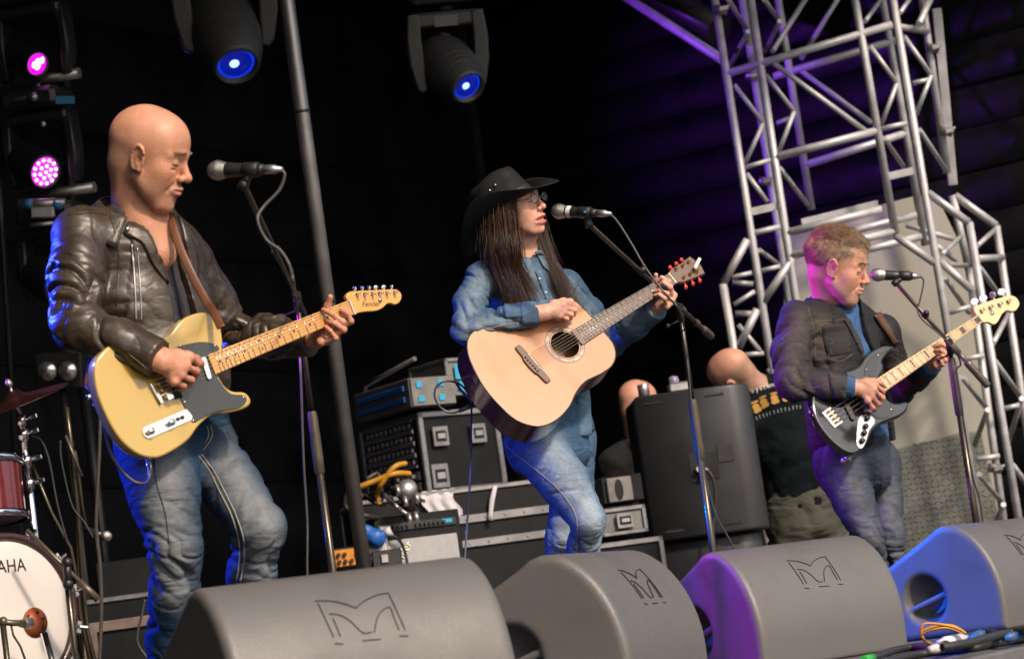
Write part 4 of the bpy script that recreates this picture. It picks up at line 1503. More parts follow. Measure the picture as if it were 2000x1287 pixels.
F.disp(lambda p: .004 * vnoise(p * 40))
v, f = F.mesh(1)
m_glove = M('blue_rubber', (.01, .09, .36), .5, 0, .2, 30)
organic('glove', v, f, m_glove, t)
mb = MB(); mb.tube([P(752, 1042, 10.72), P(764, 1036, 10.72)], [.018, .02], 10); mb.build('cuff', m_cloth, t)
mb = MB(); mb.box((0, 0, 0), (.12, .06, .1), Frame(P(728, 1066, 10.78), S(1, .1, 0), S(-.1, 1, 0)), .006); mb.build('white_box', m_cloth, t)

# tangle of cables behind
def rand_cable(label, seedp, mat, r, n=7, spread=60, d=11.2, nm='loose_cable'):
    pts = []
    x, y = seedp
    for i in range(n):
        pts.append(P(x, y, d + random.uniform(-.06, .06)))
        x += random.uniform(-.2, 1) * spread
        y += random.uniform(-.9, .9) * spread * .6
    return cable(nm, label, pts, r, mat, group='cables heaped below the rack')
cable('loose_cable', 'yellow cable arching from the patch panel to the floor', [P(792, 905, 11.1), P(770, 912, 11.05), P(745, 945, 11.05), P(737, 965, 11.1), P(742, 985, 11.1)], .012, m_yel)
cable('loose_cable', 'yellow cable bundle drooping to the left of the patch panel', [P(800, 925, 11.12), P(770, 925, 11.05), P(735, 938, 11.05), P(705, 950, 11.05), P(690, 958, 11.1)], .013, m_yel)
cable('loose_cable', 'thick black cable looping round the foot of the pole', [P(702, 955, 11.1), P(682, 962, 11.0), P(674, 985, 11.0), P(690, 1000, 11.0), P(720, 1008, 11.0), P(745, 1012, 11.1)], .011, m_rubber)
cable('loose_cable', 'pale cable sloping down to the top of the amplifier', [P(752, 968, 11.1), P(770, 985, 11.0), P(785, 998, 11.0), P(798, 1005, 11.0)], .011, m_casealu)
for k in range(7):
    rand_cable(('thin dark cable at the far left of the heap below the rack', 'grey cable lying second in the heap below the rack', 'dark cable through the middle of the heap below the rack', 'grey cable under the yellow cables below the rack', 'dark cable right of the yellow cables below the rack', 'grey cable next to the round connector below the rack', 'dark cable at the right end of the heap below the rack')[k], (690 + 12 * k, 950 + 9 * (k % 4)), (m_rubber, m_cable)[k % 2], .008, 7, 26, 11.15)
cn = thing('round_connector', P(795, 955, 11.0), 'round grey multipin connector hanging below the patch panels', 'connector')
mb = MB(); mb.lathe([(0, -.05), (.04, -.05), (.045, 0), (.036, .03), (0, .03)], P(795, 955, 11.0), S(.2, .4, .8), 20); mb.build('shell', m_steel, cn)
mb = MB(); mb.tube([P(795, 960, 11.05), P(800, 1000, 11.1)], .03, 10); mb.build('tail', m_rubber, cn)
for x, y, mt, lb in ((790, 970, m_steel, 'metal plug just below the round connector'), (812, 963, m_steel, 'metal plug right of the round connector'), (798, 1003, m_steel, 'metal plug standing on the combo amplifier'), (811, 1000, m_steel, 'second metal plug standing on the combo amplifier'), (700, 957, m_steel, 'metal plug at the end of the yellow bundle'), (775, 948, m_steel, 'metal plug beside the arching yellow cable')):
    c_ = P(x, y, 10.95)
    mb = MB(); mb.tube([c_, c_ + S(.01, -.035, .02)], .011, 10)
    tag(mb.build('cable_plug', mt, None, c_), lb, 'plug', 'plugs in the cable tangle')

# ------------------------------------------------------------------ drum kit at the left edge
m_drumred = M('red_lacquer', (.11, .012, .014), .18, 0, .3, 6, coat=.8)
m_hoop = M('dark_wood_hoop', (.045, .022, .022), .35, 0, .25, 10, coat=.3)
m_head = M('drum_head', (.62, .58, .54), .5, 0, .05, 4)
m_bronze = M('cymbal_bronze', (.13, .055, .05), .3, .9, .2, 10, wave=(40, .5, .0005, 'X'))
m_port = M('copper_port_ring', (.34, .08, .025), .45, .3, .2, 20)
m_ink = M('print_black', (.012, .012, .012), .6, 0, 0)
nz = nrm(V(.74, -.67, 0))
dc = P(17, 1200, 9.05)
kd = thing('bass_drum', V(dc[0], dc[1], dc[2] - .285), 'bass drum with white head and copper port at the left edge', 'drum')
df = Frame(dc, nrm(np.cross(UP, nz)), UP)       # z = nz
RR = .285
mb = MB(); mb.lathe([(RR - .02, -.42), (RR - .02, -.02)], dc, nz, 56); mb.build('shell', m_drumred, kd)
mb = MB(); mb.lathe([(RR - .018, -.03), (RR + .004, -.03), (RR + .008, -.005), (RR + .004, .02), (RR - .012, .022), (RR - .022, .012), (RR - .022, .0)], dc, nz, 64); mb.build('hoop', m_hoop, kd)
mb = MB(); mb.lathe([(RR - .02, .002), (RR - .03, .010), (RR * .6, .008), (0, .008)], dc, nz, 64); mb.build('drum_head', m_head, kd)
pc = df.w(*df.hit(68, 1215, .009), .009)
mb = MB(); mb.lathe([(.052, .0), (.053, .004), (0, .0045)], pc, nz, 32); pr_ = mb.build('port_ring', m_port, kd)
for a in (70, 20, -30, -60, 140, 200):
    q = pc + (df.x * math.cos(R(a)) + df.y * math.sin(R(a))) * .038
    mb = MB(); mb.lathe([(.007, .0045), (.007, .006), (0, .006)], q, nz, 10); mb.build('port_hole', m_ink, pr_)
tf = Frame(df.w(*df.hit(-6, 1108, .009), .009), df.x, df.y)
text_mesh('YAMAHA', .066, tf, .0006, 'lettering', m_ink, kd, .0004, .92)
for a in (12, 38, 66, -14, -40, 100):
    q = dc + (df.x * math.cos(R(a)) + df.y * math.sin(R(a))) * (RR + .006)
    o_ = df.x * math.cos(R(a)) + df.y * math.sin(R(a))
    mb = MB(); mb.tube([q + nz * .03, q - nz * .1], .006, 8); mb.box((0, 0, 0), (.018, .05, .022), Frame(q + nz * .012 + o_ * .006, o_, np.cross(nz, o_)), .004)
    mb.box((0, 0, 0), (.034, .012, .012), Frame(q + nz * .035 + o_ * .012, o_ + nz * .4, np.cross(nz, o_)), .003); mb.build('claw', m_chrome, kd)
for s_ in (1,):
    q = dc + df.x * (RR * .72) - UP * .12 - nz * .05
    mb = MB(); mb.tube([q, V(*(q + df.x * .16 + nz * .04)[:2], .01)], .011, 10); mb.build('spur_leg', m_chrome, kd)
    mb = MB(); mb.tube([P(85, 1235, 8.95), V(*P(135, 1330, 8.95)[:2], .01)], .013, 10); mb.build('spur_leg', m_chrome, kd)
# low riser under the kit
zr = dc[2] - .293
rs = thing('drum_riser', V(dc[0] - .8, dc[1] + .5, 0), 'low black platform carrying the drums', 'platform')
mb = MB(); mb.box((0, 0, 0), (2.0, zr - .004, 1.3), Frame(dc - df.x * .75 - nz * .5 - UP * (.293 + zr / 2), df.x, UP), .008); mb.build('platform_deck', m_casedark, rs)
# kick microphone
km = thing('kick_drum_microphone', V(*P(5, 1240, 8.8)[:2], 0), 'small microphone on a short stand at the drum port', 'microphone')
mb = MB(); mb.tube([V(*P(12, 1260, 8.8)[:2], 0.0), P(5, 1215, 8.8)], .011, 10); mb.build('stand_tube', m_standt, km)
mb = MB(); mb.tube([P(-10, 1212, 8.8), P(22, 1216, 8.8), P(48, 1216, 8.85)], .011, 10); mb.ball(P(6, 1213, 8.8), .017); mb.build('boom', m_standg, km)
mb = MB(); mb.tube([P(40, 1217, 8.85), P(58, 1216, 8.9)], [.013, .021], 14); mb.build('capsule', m_steel, km)
mb = MB(); mb.tube([P(22, 1222, 8.8), P(26, 1240, 8.8), P(40, 1262, 8.8), P(52, 1295, 8.8)], .004, 6); mb.build('cord', m_rubber, km)
# tom
tm = thing('tom_drum', P(-10, 980, 9.1), 'red lacquered tom drum with chrome rim at the left edge', 'drum')
ta = nrm(S(-.14, .97, -.2))
tcn = P(-32, 1012, 9.15)
mb = MB(); mb.lathe([(.15, 0), (.15, .20)], tcn, ta, 40); mb.build('shell', m_drumred, tm)
for h in (-.005, .195):
    mb = MB(); mb.lathe([(.152, -.012), (.16, -.012), (.162, .012), (.154, .014), (.152, .0)], tcn + ta * h, ta, 40); mb.build('rim', m_chrome, tm)
m_purph = M('clear_head', (.25, .12, .3), .3, 0, .1)
mb = MB(); mb.lathe([(.152, 0), (.12, -.012), (0, -.014)], tcn - ta * .005, ta, 40); mb.build('bottom_head', m_purph, tm)
mb = MB(); mb.lathe([(0, 0), (.15, .0)], tcn + ta * .2, ta, 40); mb.build('top_head', m_head, tm)
for a in (-20, 25, 70, 115):
    u = nrm(np.cross(ta, _F)); w_ = np.cross(u, ta)
    q = tcn + (u * math.cos(R(a)) * -1 + w_ * -math.sin(R(a))) * .158 if False else tcn + (nrm(np.cross(ta, V(0, 1, 0))) * math.cos(R(a)) - nrm(V(0, 1, 0) - ta * ta[1]) * math.sin(R(a))) * .16
    for h in (.03, .165):
        mb = MB(); mb.box((0, 0, 0), (.022, .02, .045), Frame(q + ta * h, np.cross(ta, UP + V(.1, 0, 0)), np.cross(ta, np.cross(ta, UP + V(.1, 0, 0)))), .005); mb.tube([q + ta * h, q + ta * (h - .04 if h < .1 else h + .04)], .0045, 6); mb.build('lug', m_chrome, tm)
mb = MB(); mb.tube([tcn + ta * .1, V(*(tcn + V(-.05, .15, 0))[:2], .45)], .012, 10); mb.tube([V(*(tcn + V(-.05, .15, 0))[:2], .45), V(*(tcn + V(-.05, .15, 0))[:2], 0)], .012, 10); mb.build('mount_tube', m_chrome, tm)
# cymbal and its stand
cy = thing('cymbal', V(*P(72, 1090, 9.3)[:2], 0), 'dark bronze cymbal on a tall chrome stand at the left edge', 'cymbal')
cc = P(28, 778, 9.3)
ca = nrm(S(-.33, .93, .12))
mb = MB(); mb.lathe([(0, .03), (.022, .028), (.035, .012), (.05, .004), (.20, -.016), (.202, -.0175), (.05, .001), (0, .02)], cc, ca, 56); mb.build('cymbal_disc', m_bronze, cy)
mb = MB(); mb.tube([cc - ca * .08, cc + ca * .06], .006, 8); mb.lathe([(0, .045), (.012, .045), (.014, .06), (.006, .075), (0, .075)], cc, ca, 12); mb.build('wing_nut', m_steel, cy)
fb = PF(100, 1440, 0)
cb_ = P(42, 820, 9.3)
mb = MB(); mb.tube([cc - ca * .07, cb_], .008, 8); mb.tube([cb_, P(51, 900, 9.3)], .012, 10); mb.build('upper_tube', m_chrome, cy)
mb = MB(); mb.tube([P(51, 895, 9.3), P(72, 1085, 9.3), V(*P(76, 1110, 9.3)[:2], .0)], .0155, 12); mb.build('lower_tube', m_chrome, cy)
for yy, rr in ((820, .018), (848, .022), (900, .02), (945, .021)):
    q = P(42 + (yy - 820) * .12, yy, 9.29)
    mb = MB(); mb.tube([q + S(.0, .02, 0), q - S(0, .02, 0)], rr, 12); mb.tube([q, q + S(.04, .012, .02)], .007, 8); mb.box((0, 0, 0), (.03, .018, .01), Frame(q + S(.045, .014, .02), S(1, .3, 0), S(-.3, 1, 0)), .003); mb.build('joint', m_chrome, cy)
for a in (20, 140, 260):
    q = V(*P(76, 1110, 9.3)[:2], .25); e = q + V(math.cos(R(a)) * .28, math.sin(R(a)) * .28, -.24)
    mb = MB(); mb.tube([q, e], .009, 8); mb.build('leg', m_chrome, cy)
# thin boom stands round the drums
def thin_stand(label, pts, d, r=.0095, extra=()):
    t = thing('thin_boom_stand', V(*P(pts[-1][0], pts[-1][1], d)[:2], 0), label, 'microphone stand', 'thin stands between the drums and the bald guitarist')
    e = P(pts[-1][0], pts[-1][1], d)
    mb = MB(); mb.tube([P(x, y, d) for x, y in pts] + [V(e[0] + .05, e[1], 0)], r, 9); mb.build('tube', m_standt, t)
    for p0, p1, rr, mt in extra:
        mb = MB(); mb.tube([P(p0[0], p0[1], d - .03), P(p1[0], p1[1], d - .03)], rr, 9); mb.build('boom', mt, t)
    return t
t = thin_stand('thin stand with long boom slanting down in front of the bass drum', [(131, 1135), (146, 1270)], 9.0, .012, [((52, 1035), (192, 1170), .0085, m_standg), ((155, 1135), (192, 1171), .0135, m_standg)])
mb = MB(); mb.ball(P(131, 1098, 8.95), .02); mb.ball(P(133, 1140, 8.95), .02); mb.tube([P(131, 1098, 8.95), P(133, 1142, 8.95)], .014, 8); mb.build('clutch', m_black, t)
thin_stand('thin dark stand rising beside the cymbal stand', [(62, 905), (100, 1000), (138, 1070), (148, 1120), (156, 1200)], 9.5, .0075)
thin_stand('upright thin stand between the cymbal and the jacket', [(130, 795), (140, 880), (152, 1000), (160, 1120), (170, 1230)], 9.7, .0095, [((128, 850), (160, 930), .006, m_standg)])
cable('drum_cable', 'thin dark cable arching over from the cymbal stand', [P(62, 852, 9.4), P(80, 860, 9.4), P(96, 900, 9.4), P(112, 985, 9.4), P(134, 1068, 9.4)], .0045, m_rubber)
cable('drum_cable', 'thin dark cable running down the upright stand', [P(118, 860, 9.6), P(120, 900, 9.6), P(140, 985, 9.6), P(165, 1020, 9.6), P(182, 1050, 9.6)], .0042, m_rubber)
cable('drum_cable', 'thick grey cable hanging straight down beside the blue jeans', [P(196, 800, 9.0), P(194, 880, 9.0), P(190, 960, 9.0), P(188, 1030, 9.0), P(196, 1110, 9.0), P(198, 1200, 9.0), P(193, 1310, 9.0)], .0065, m_cable)
hm = thing('spare_microphone', P(205, 1047, 9.8), 'round silver microphone head hanging in the dark behind the jeans', 'microphone')
mb = MB(); mb.ball(P(208, 1047, 9.8), .022); mb.build('grille_ball', m_mesh, hm)
mb = MB(); mb.tube([P(200, 1048, 9.8), P(166, 1032, 9.85)], [.018, .012], 12); mb.build('handle', m_micb, hm)
mb = MB(); mb.tube([P(170, 1034, 9.85), P(160, 985, 9.85), P(150, 900, 9.85), P(142, 860, 9.85), V(*P(150, 1300, 9.85)[:2], 0)], .007, 8); mb.build('stand_tube', m_standt, hm)
# low road case behind the drums
rc = CB(170, 1330, 9.9, 4, .42, .4, .30)
t = thing('road_case', rc.fr.w(.2, .2, 0), 'worn black road case with pale corner plates behind the jeans', 'flight case')
rc.body('case_shell', m_casedark, t); rc.edges(m_casealu, t, .02)
m_rust = M('scuffed_wood_edge', (.14, .10, .085), .6, .1, .4, 20, .0006, 80)
rc.on_r(.21, .2, .4, .04, 'scuffed_rail', m_rust, t, .012); rc.on_r(.03, .15, .06, .14, 'corner_plate', m_rust, t, .014)
db = CB(195, 1180, 9.95, 4, .26, .25, .16)
t = thing('dark_box', db.fr.w(.1, .1, 0), 'plain dark box on the worn road case', 'box')
db.body('case_shell', m_casedark, t)
cable('stage_cable', 'thin grey cable curling down behind the leg of the bald guitarist', [P(283, 1170, 8.2), P(277, 1200, 8.2), P(268, 1240, 8.2), P(272, 1262, 8.2), P(292, 1290, 8.2)], .004, m_cable)

# ------------------------------------------------------------------ cables along the stage front
m_greent = M('green_tape', (.02, .32, .05), .5, 0, .1)
m_whitep = M('white_plug', (.55, .52, .5), .45, 0, .2, 40)
def fl_cable(label, pts, r, mat, z=0.0, grp=None):
    return cable('floor_cable', label, [PF(x, y, r + z) for x, y in pts], r, mat, 8, 'cable', grp)
G = 'black cables along the stage edge'
fl_cable('black floor cable with green taped end at the stage edge', [(1704, 1284), (1745, 1270), (1790, 1262), (1830, 1263), (1880, 1262), (1925, 1255), (1965, 1247), (2020, 1238)], .011, m_rubber)
fl_cable('nearest black floor cable along the stage edge', [(1720, 1293), (1790, 1278), (1850, 1270), (1905, 1264), (1950, 1255), (2020, 1244)], .011, m_rubber)
for k, off in enumerate((0, 4, 8, -5)):
    fl_cable(('dark floor cable lying lowest in the bundle by the blue lit monitor', 'dark floor cable second from the bottom of the bundle', 'dark floor cable arching highest over the bundle', 'dark floor cable on top of the bundle near the right edge')[k], [(1840, 1262 - off * .3), (1890, 1250 - off), (1935, 1240 - off * .6), (1975, 1236 + off * .4), (2030, 1226 - off * .5)], .010, m_rubber, .012 * k, G)
mb = MB(); a = PF(1704, 1284, .011); b = PF(1687, 1289, .011); mb.tube([a, b], .0125, 10); tag(mb.build('tape_collar', m_greent, None, a), 'bright green tape collar on a cable end', 'tape')
ys = [[(1800, 1236), (1806, 1218), (1850, 1221), (1880, 1232), (1895, 1247)], [(1800, 1232), (1830, 1222), (1862, 1222), (1888, 1238), (1896, 1250)], [(1799, 1238), (1815, 1230), (1850, 1226), (1878, 1236), (1893, 1250)], [(1799, 1236), (1806, 1250), (1828, 1260)]]
for k, L in enumerate(ys):
    cable('thin_yellow_cable', ('thin yellow wire in the top loop between the monitors', 'thin yellow wire in the middle loop between the monitors', 'thin yellow wire in the lower loop between the monitors', 'thin yellow wire hanging down to the white connector')[k], [P(x, y, 7.6 + .03 * k) for x, y in L], .0045, m_yel, 6, 'cable', 'thin yellow wires by the blue lit monitor')
def plug(a, b, r, mat, label, nm='white_plug'):
    z = .035
    p0, p1 = PF(a[0], a[1], z), PF(b[0], b[1], z)
    t = thing(nm, p0, label, 'connector')
    mb = MB(); x = nrm(p1 - p0); L = np.linalg.norm(p1 - p0)
    mb.lathe([(0, 0), (r * .7, 0), (r * .8, L * .2), (r, L * .22), (r, L * .8), (r * .8, L * .82), (r * .7, L), (0, L)], p0, x, 14); mb.build('barrel', mat, t)
    mb = MB(); mb.lathe([(r * 1.02, L * .4), (r * 1.05, L * .5), (r * 1.02, L * .6)], p0, x, 14); mb.build('ring', m_steel, t)
plug((1835, 1258), (1888, 1248), .018, m_whitep, 'white cable connector lying beside the yellow wires')
plug((1815, 1268), (1850, 1262), .012, m_whitep, 'small white cable connector under the black cables')
plug((1895, 1250), (1920, 1236), .014, m_pblue, 'blue and white cable connector below the blue lit monitor', 'blue_plug')
plug((1960, 1246), (1990, 1241), .012, m_pblue, 'blue cable connector near the right edge of the picture', 'blue_plug')
# ------------------------------------------------------------------ guitars
def solve_frame(b_px, n_px, scale, d_b, ydir):
    B = P(b_px[0], b_px[1], d_b)
    lo, hi = d_b, d_b + scale
    for _ in range(50):
        m = (lo + hi) / 2
        if np.linalg.norm(P(n_px[0], n_px[1], m) - B) < scale:
            lo = m
        else:
            hi = m
    N_ = P(n_px[0], n_px[1], lo)
    return Frame(B, N_ - B, ydir)
def outl(fr, pts, z=0.0, n=5):
    L = np.array([fr.hit(x, y, z) for x, y in pts])
    return smooth_pts(L, n, True) if n > 1 else L
def neck_back(fr, x0, x1, w0, w1, y0, y1, mat, t, depth_=.020, zt=.004, name='neck'):
    mb = MB()
    n = 9
    vs, fs = [], []
    for (x, w, yc) in ((x0, w0, y0), (x1, w1, y1)):
        for k in range(n):
            a = math.pi * k / (n - 1)
            vs.append(fr.w(x, yc + w * math.cos(a), zt - depth_ * math.sin(a)))
    for k in range(n - 1):
        fs.append([k, k + 1, n + k + 1, n + k])
    fs.append([0, n, 2 * n - 1, n - 1])
    mb.add(vs, fs, True)
    return mb.build(name, mat, t)
def board(fr, x0, x1, ya, yb, z0, z1, mat, t, name='fretboard'):
    """ya, yb: (lower, upper) edges at x0 and x1"""
    mb = MB()
    mb.prism([(x0, ya[0]), (x1, yb[0]), (x1, yb[1]), (x0, ya[1])], fr, z0, z1, .0012, False)
    return mb.build(name, mat, t)
def lerp(a, b, t):
    return a + (b - a) * t
m_fret = M('fret_wire', (.6, .58, .55), .25, 1.0, 0)
m_str = M('string_wire', (.5, .44, .36), .4, .8, .0)
def frets_strings(fr, t, fb, x0, xn, ya, yb, z, nfr, scale, nst, zs0, zs1, inset=.0035, sr=.00045):
    for k in range(1, nfr + 1):
        x = scale * 2 ** (-k / 12)
        if x < x0:
            break
        u = (x - x0) / (xn - x0)
        l0, l1 = lerp(ya[0], yb[0], u), lerp(ya[1], yb[1], u)
        mb = MB(); mb.tube([fr.w(x, l0 + .001, z), fr.w(x, l1 - .001, z)], .0012, 6); mb.build('fret', m_fret, fb)
    for k in range(nst):
        f = k / (nst - 1)
        yb_ = lerp(-.027 if nst == 6 else -.029, .027 if nst == 6 else .029, f)
        yn = lerp(yb[0] + inset, yb[1] - inset, f)
        mb = MB(); mb.tube([fr.w(0, yb_ + (ya[0] + ya[1]) / 2 * 0, zs0), fr.w(scale, yn, zs1)], sr * (1 + .5 * f), 5); mb.build('string', m_str, t)

# --- solid-body guitar with yellow body
G1 = solve_frame((304, 756), (685, 601), .648, 6.60, S(-.358, .932, .03))
m_btr = M('butterscotch_lacquer', (.50, .325, .072), .2, 0, .06, 3, coat=.6, col2=(.44, .305, .088))
m_guard = M('black_pickguard', (.03, .032, .034), .22, 0, .06, 5, coat=.3)
m_maple = M('amber_maple', (.64, .30, .065), .3, 0, .1, 10, coat=.4, stretch=(1, 1, 1))
m_nick = M('polished_nickel', (.8, .79, .77), .18, 1.0, .05, 10)
m_brass = M('brass', (.55, .36, .1), .3, 1.0, .1)
g1 = thing('electric_guitar', P(300, 800, 6.62), 'yellow single cutaway electric guitar with black pickguard and maple neck', 'guitar')
o1 = outl(G1, [(435.5, 673), (434, 653), (427, 624), (406, 611), (382, 612), (355, 625), (331, 653), (307, 660), (270, 655), (225, 668), (198, 690), (185, 715), (189, 762), (208, 813), (235, 858), (270, 887), (304, 894), (335, 882), (369, 858), (389, 831), (417, 808), (444, 805), (468, 801), (487, 792), (490, 779), (478, 766), (455, 764), (438, 752), (428, 735), (424, 728), (432, 700)], 0, 4)
mb = MB(); mb.prism(o1, G1, -.044, 0, .006); b1_ = mb.build('body', m_btr, g1)
pg = outl(G1, [(362, 673), (389, 668), (412, 670), (428, 680), (420, 700), (424, 733), (434, 752), (451, 769), (475, 772), (481, 783), (468, 796), (440, 801), (417, 805), (389, 820), (379, 824), (373, 810), (357, 790), (346, 757), (336, 722), (335, 692), (345, 678)], .001, 4)
mb = MB(); mb.prism(pg, G1, .0008, .0032, .001); pgo = mb.build('pickguard', m_guard, g1)
for q in ((475, 776), (360, 785), (377, 821), (419, 675), (352, 676)):
    c = G1.w(*G1.hit(*q, .003), .003); mb = MB(); mb.ball(c, .0038, n=8, m=5); mb.build('screw', m_nick, pgo)
br = outl(G1, [(290, 751), (311, 790), (357, 769), (336, 730)], 0, 1)
mb = MB(); mb.prism(br, G1, .0005, .003, .0008); bro = mb.build('bridge_plate', m_nick, g1)
e = [np.array(G1.hit(*q)) for q in ((290, 751), (311, 790))]
mb = MB(); mb.prism([e[0], e[1], e[1] + [.003, 0], e[0] + [.003, 0]], G1, .003, .012, .0008); mb.build('bridge_lip', m_nick, bro)
for k in range(3):
    u = (k + .5) / 3; c = lerp(e[0], e[1], u) + np.array([.022, 0])
    mb = MB(); mb.tube([G1.w(c[0], c[1] - .008, .009), G1.w(c[0], c[1] + .008, .009)], .0045, 10); mb.build('saddle', m_brass, bro)
pk = [np.array(G1.hit(*q)) for q in ((338, 745), (348, 778))]
mb = MB(); mb.tube([G1.w(*lerp(pk[0], pk[1], .1), .004), G1.w(*pk[1], .004)], .012, 14, True, .5, side=G1.x); mb.build('bridge_pickup', m_plastic, bro)
def caps(a, b, r, fr, z0, z1, bev=.001):
    a, b = np.array(fr.hit(*a)), np.array(fr.hit(*b))
    d = nrm(b - a); n_ = np.array([-d[1], d[0]])
    pts = [a + r * (-d * math.cos(t) + n_ * math.sin(t)) for t in np.linspace(-math.pi / 2, math.pi / 2, 10)] + [b + r * (d * math.cos(t) - n_ * math.sin(t)) for t in np.linspace(-math.pi / 2, math.pi / 2, 10)]
    mb = MB(); mb.prism(pts, fr, z0, z1, bev); return mb
cp = caps((289, 844), (365, 811), .0165, G1, .0008, .003).build('control_plate', m_nick, g1)
for q in ((294, 841), (334, 824)):
    c = G1.w(*G1.hit(q[0] - 3, q[1] + 2), .003); mb = MB(); mb.lathe([(.0095, 0), (.0098, .012), (.0085, .0145), (0, .015)], c, G1.z, 18); mb.build('knob', m_nick, cp)
c = G1.w(*G1.hit(346, 819), .003); mb = MB(); mb.tube([c, c + G1.z * .012 + G1.x * .006], [.003, .002], 8); mb.ball(c + G1.z * .014 + G1.x * .007, .0055, n=8, m=6); mb.build('switch', m_plastic, cp)
caps((396, 703), (406, 737), .0085, G1, .003, .0095, .003).build('neck_pickup', m_nick, g1)
nl, nu = np.array(G1.hit(690.6, 614.6, .008)), np.array(G1.hit(680, 587, .008))
el, eu = np.array(G1.hit(420, 731.6, .008)), np.array(G1.hit(406, 693, .008))
x0, xn = (el[0] + eu[0]) / 2, (nl[0] + nu[0]) / 2
ya, yb = (el[1], eu[1]), (nl[1], nu[1])
fb = board(G1, x0, xn, ya, yb, .001, .010, m_maple, g1)
neck_back(G1, x0 + .06, xn, (ya[1] - ya[0]) / 2, (yb[1] - yb[0]) / 2, (ya[0] + ya[1]) / 2, (yb[0] + yb[1]) / 2, m_maple, g1, .018, .001)
frets_strings(G1, g1, fb, x0, xn, ya, yb, .0105, 21, .648, 6, .013, .0125)
def dots(fr, fb, ns, scale, x0, xn, ya, yb, z, r, mat):
    for k in ns:
        x = scale * (2 ** (-k / 12) + 2 ** (-(k - 1) / 12)) / 2
        u = (x - x0) / (xn - x0)
        yc = (lerp(ya[0], yb[0], u) + lerp(ya[1], yb[1], u)) / 2
        for dy in ((-.012, .012) if k == 12 else (0,)):
            mb = MB(); mb.lathe([(r, -.001), (r, .0005), (0, .0007)], fr.w(x, yc + dy, z), fr.z, 10); mb.build('inlay_dot', mat, fb)
dots(G1, fb, (3, 5, 7, 9, 12, 15, 17, 19, 21), .648, x0, xn, ya, yb, .010, .0032, m_ink)
mb = MB(); mb.box((xn + .0015, (yb[0] + yb[1]) / 2, .0085), (.0045, yb[1] - yb[0], .011), G1, .001); mb.build('nut', m_cloth, g1)
hs = outl(G1, [(679, 588), (675.5, 579), (681, 571), (691, 569), (730, 567), (771, 565.5), (780, 570), (784, 578.5), (780, 590), (771, 595), (761.5, 592), (755, 594), (746, 602), (734, 607), (715, 608.5), (699, 611), (692, 614)], 0, 3)
mb = MB(); mb.prism(hs, G1, -.014, .002, .002); hso = mb.build('headstock', m_maple, g1)
for (x, y), (bx_, by_) in zip(((697.4, 576), (711.7, 575.4), (726.7, 574.8), (741, 574), (755.3, 573), (770, 572)), ((692, 563.6), (706.8, 563), (720.4, 562), (733.5, 561), (749, 560.5), (764, 560))):
    c = G1.w(*G1.hit(x, y, .002), .002)
    mb = MB(); mb.lathe([(.0062, 0), (.0055, .002), (.0032, .003), (.0032, .014), (.004, .017), (0, .018)], c, G1.z, 12); mb.build('tuner_post', m_nick, hso)
    k = G1.w(*G1.hit(bx_, by_, -.008), -.008)
    cc_ = G1.w(*G1.hit(bx_ + 1.5, by_ + 8, -.008), -.008)
    mb = MB(); mb.tube([cc_, k], .003, 6); mb.ball(k, (.0085, .0065, .0045) if random.random() < .6 else (.004, .0065, .0085), G1, 12, 8); mb.build('tuner_button', m_nick, hso)
text_mesh('Fender', .021, Frame(G1.w(*G1.hit(724, 594, .002), .002), G1.x * .98 + G1.y * .02 - G1.y * .3, G1.y), .0006, 'lettering', m_ink, hso, .0002, 1.0, .3)
c = G1.w(*G1.hit(741, 586), .002); mb = MB(); mb.lathe([(.006, 0), (.006, .004), (0, .005)], c, G1.z, 12); mb.build('string_retainer', m_nick, hso)
for q in ((181, 772), (434, 648)):
    x, y = G1.hit(*q); c = G1.w(x, y, -.022); mb = MB(); mb.ball(c, .008, n=8, m=6); mb.build('strap_button', m_nick, g1)
cable('guitar_cable', 'grey instrument cable curving below the yellow guitar', [P(182, 790, 6.75), P(195, 800, 6.6), P(203, 830, 6.58), P(215, 880, 6.58), P(235, 915, 6.58), P(262, 940, 6.58), P(285, 943, 6.58), P(292, 930, 6.58), P(291, 912, 6.6)], .0042, m_cable)
mb = MB(); mb.tube([P(291, 925, 6.59), P(290, 893, 6.63)], [.007, .0085], 12); tag(mb.build('cable_jack', m_nick, None, P(291, 925, 6.59)), 'silver jack plug below the yellow guitar body', 'jack plug')

# --- acoustic guitar
G2 = solve_frame((1045, 705), (1313, 545), .645, 8.28, S(-.63, .737, -.23))
m_spruce = M('spruce_top', (.53, .245, .122), .28, 0, .05, 3, coat=.4, col2=(.48, .235, .122))
m_maho = M('red_brown_sides', (.075, .012, .016), .13, 0, .3, 5, coat=.8, stretch=(1, 1, 6))
m_rosew = M('rosewood', (.10, .055, .035), .45, 0, .25, 14, .0002, 120)
m_fbd = M('grey_brown_fretboard', (.13, .095, .075), .45, 0, .15, 14)
m_inside = M('raw_wood_inside', (.16, .085, .05), .8, 0, .1)
m_bind = M('dark_binding', (.03, .016, .014), .35, 0, .05)
m_gold = M('gold_plate', (.75, .48, .14), .25, 1.0, .08)
m_red = M('orange_red_button', (.62, .05, .025), .3, 0, .06, 20, coat=.4)
m_ivory = M('ivory_plastic', (.75, .68, .55), .4, 0, .05)
m_abal = M('shell_ring', (.16, .26, .24), .3, 0, .35, 60, col2=(.4, .38, .34))
g2 = thing('acoustic_guitar', P(1040, 840, 8.3), 'acoustic guitar with pale spruce top and dark red sides', 'guitar')
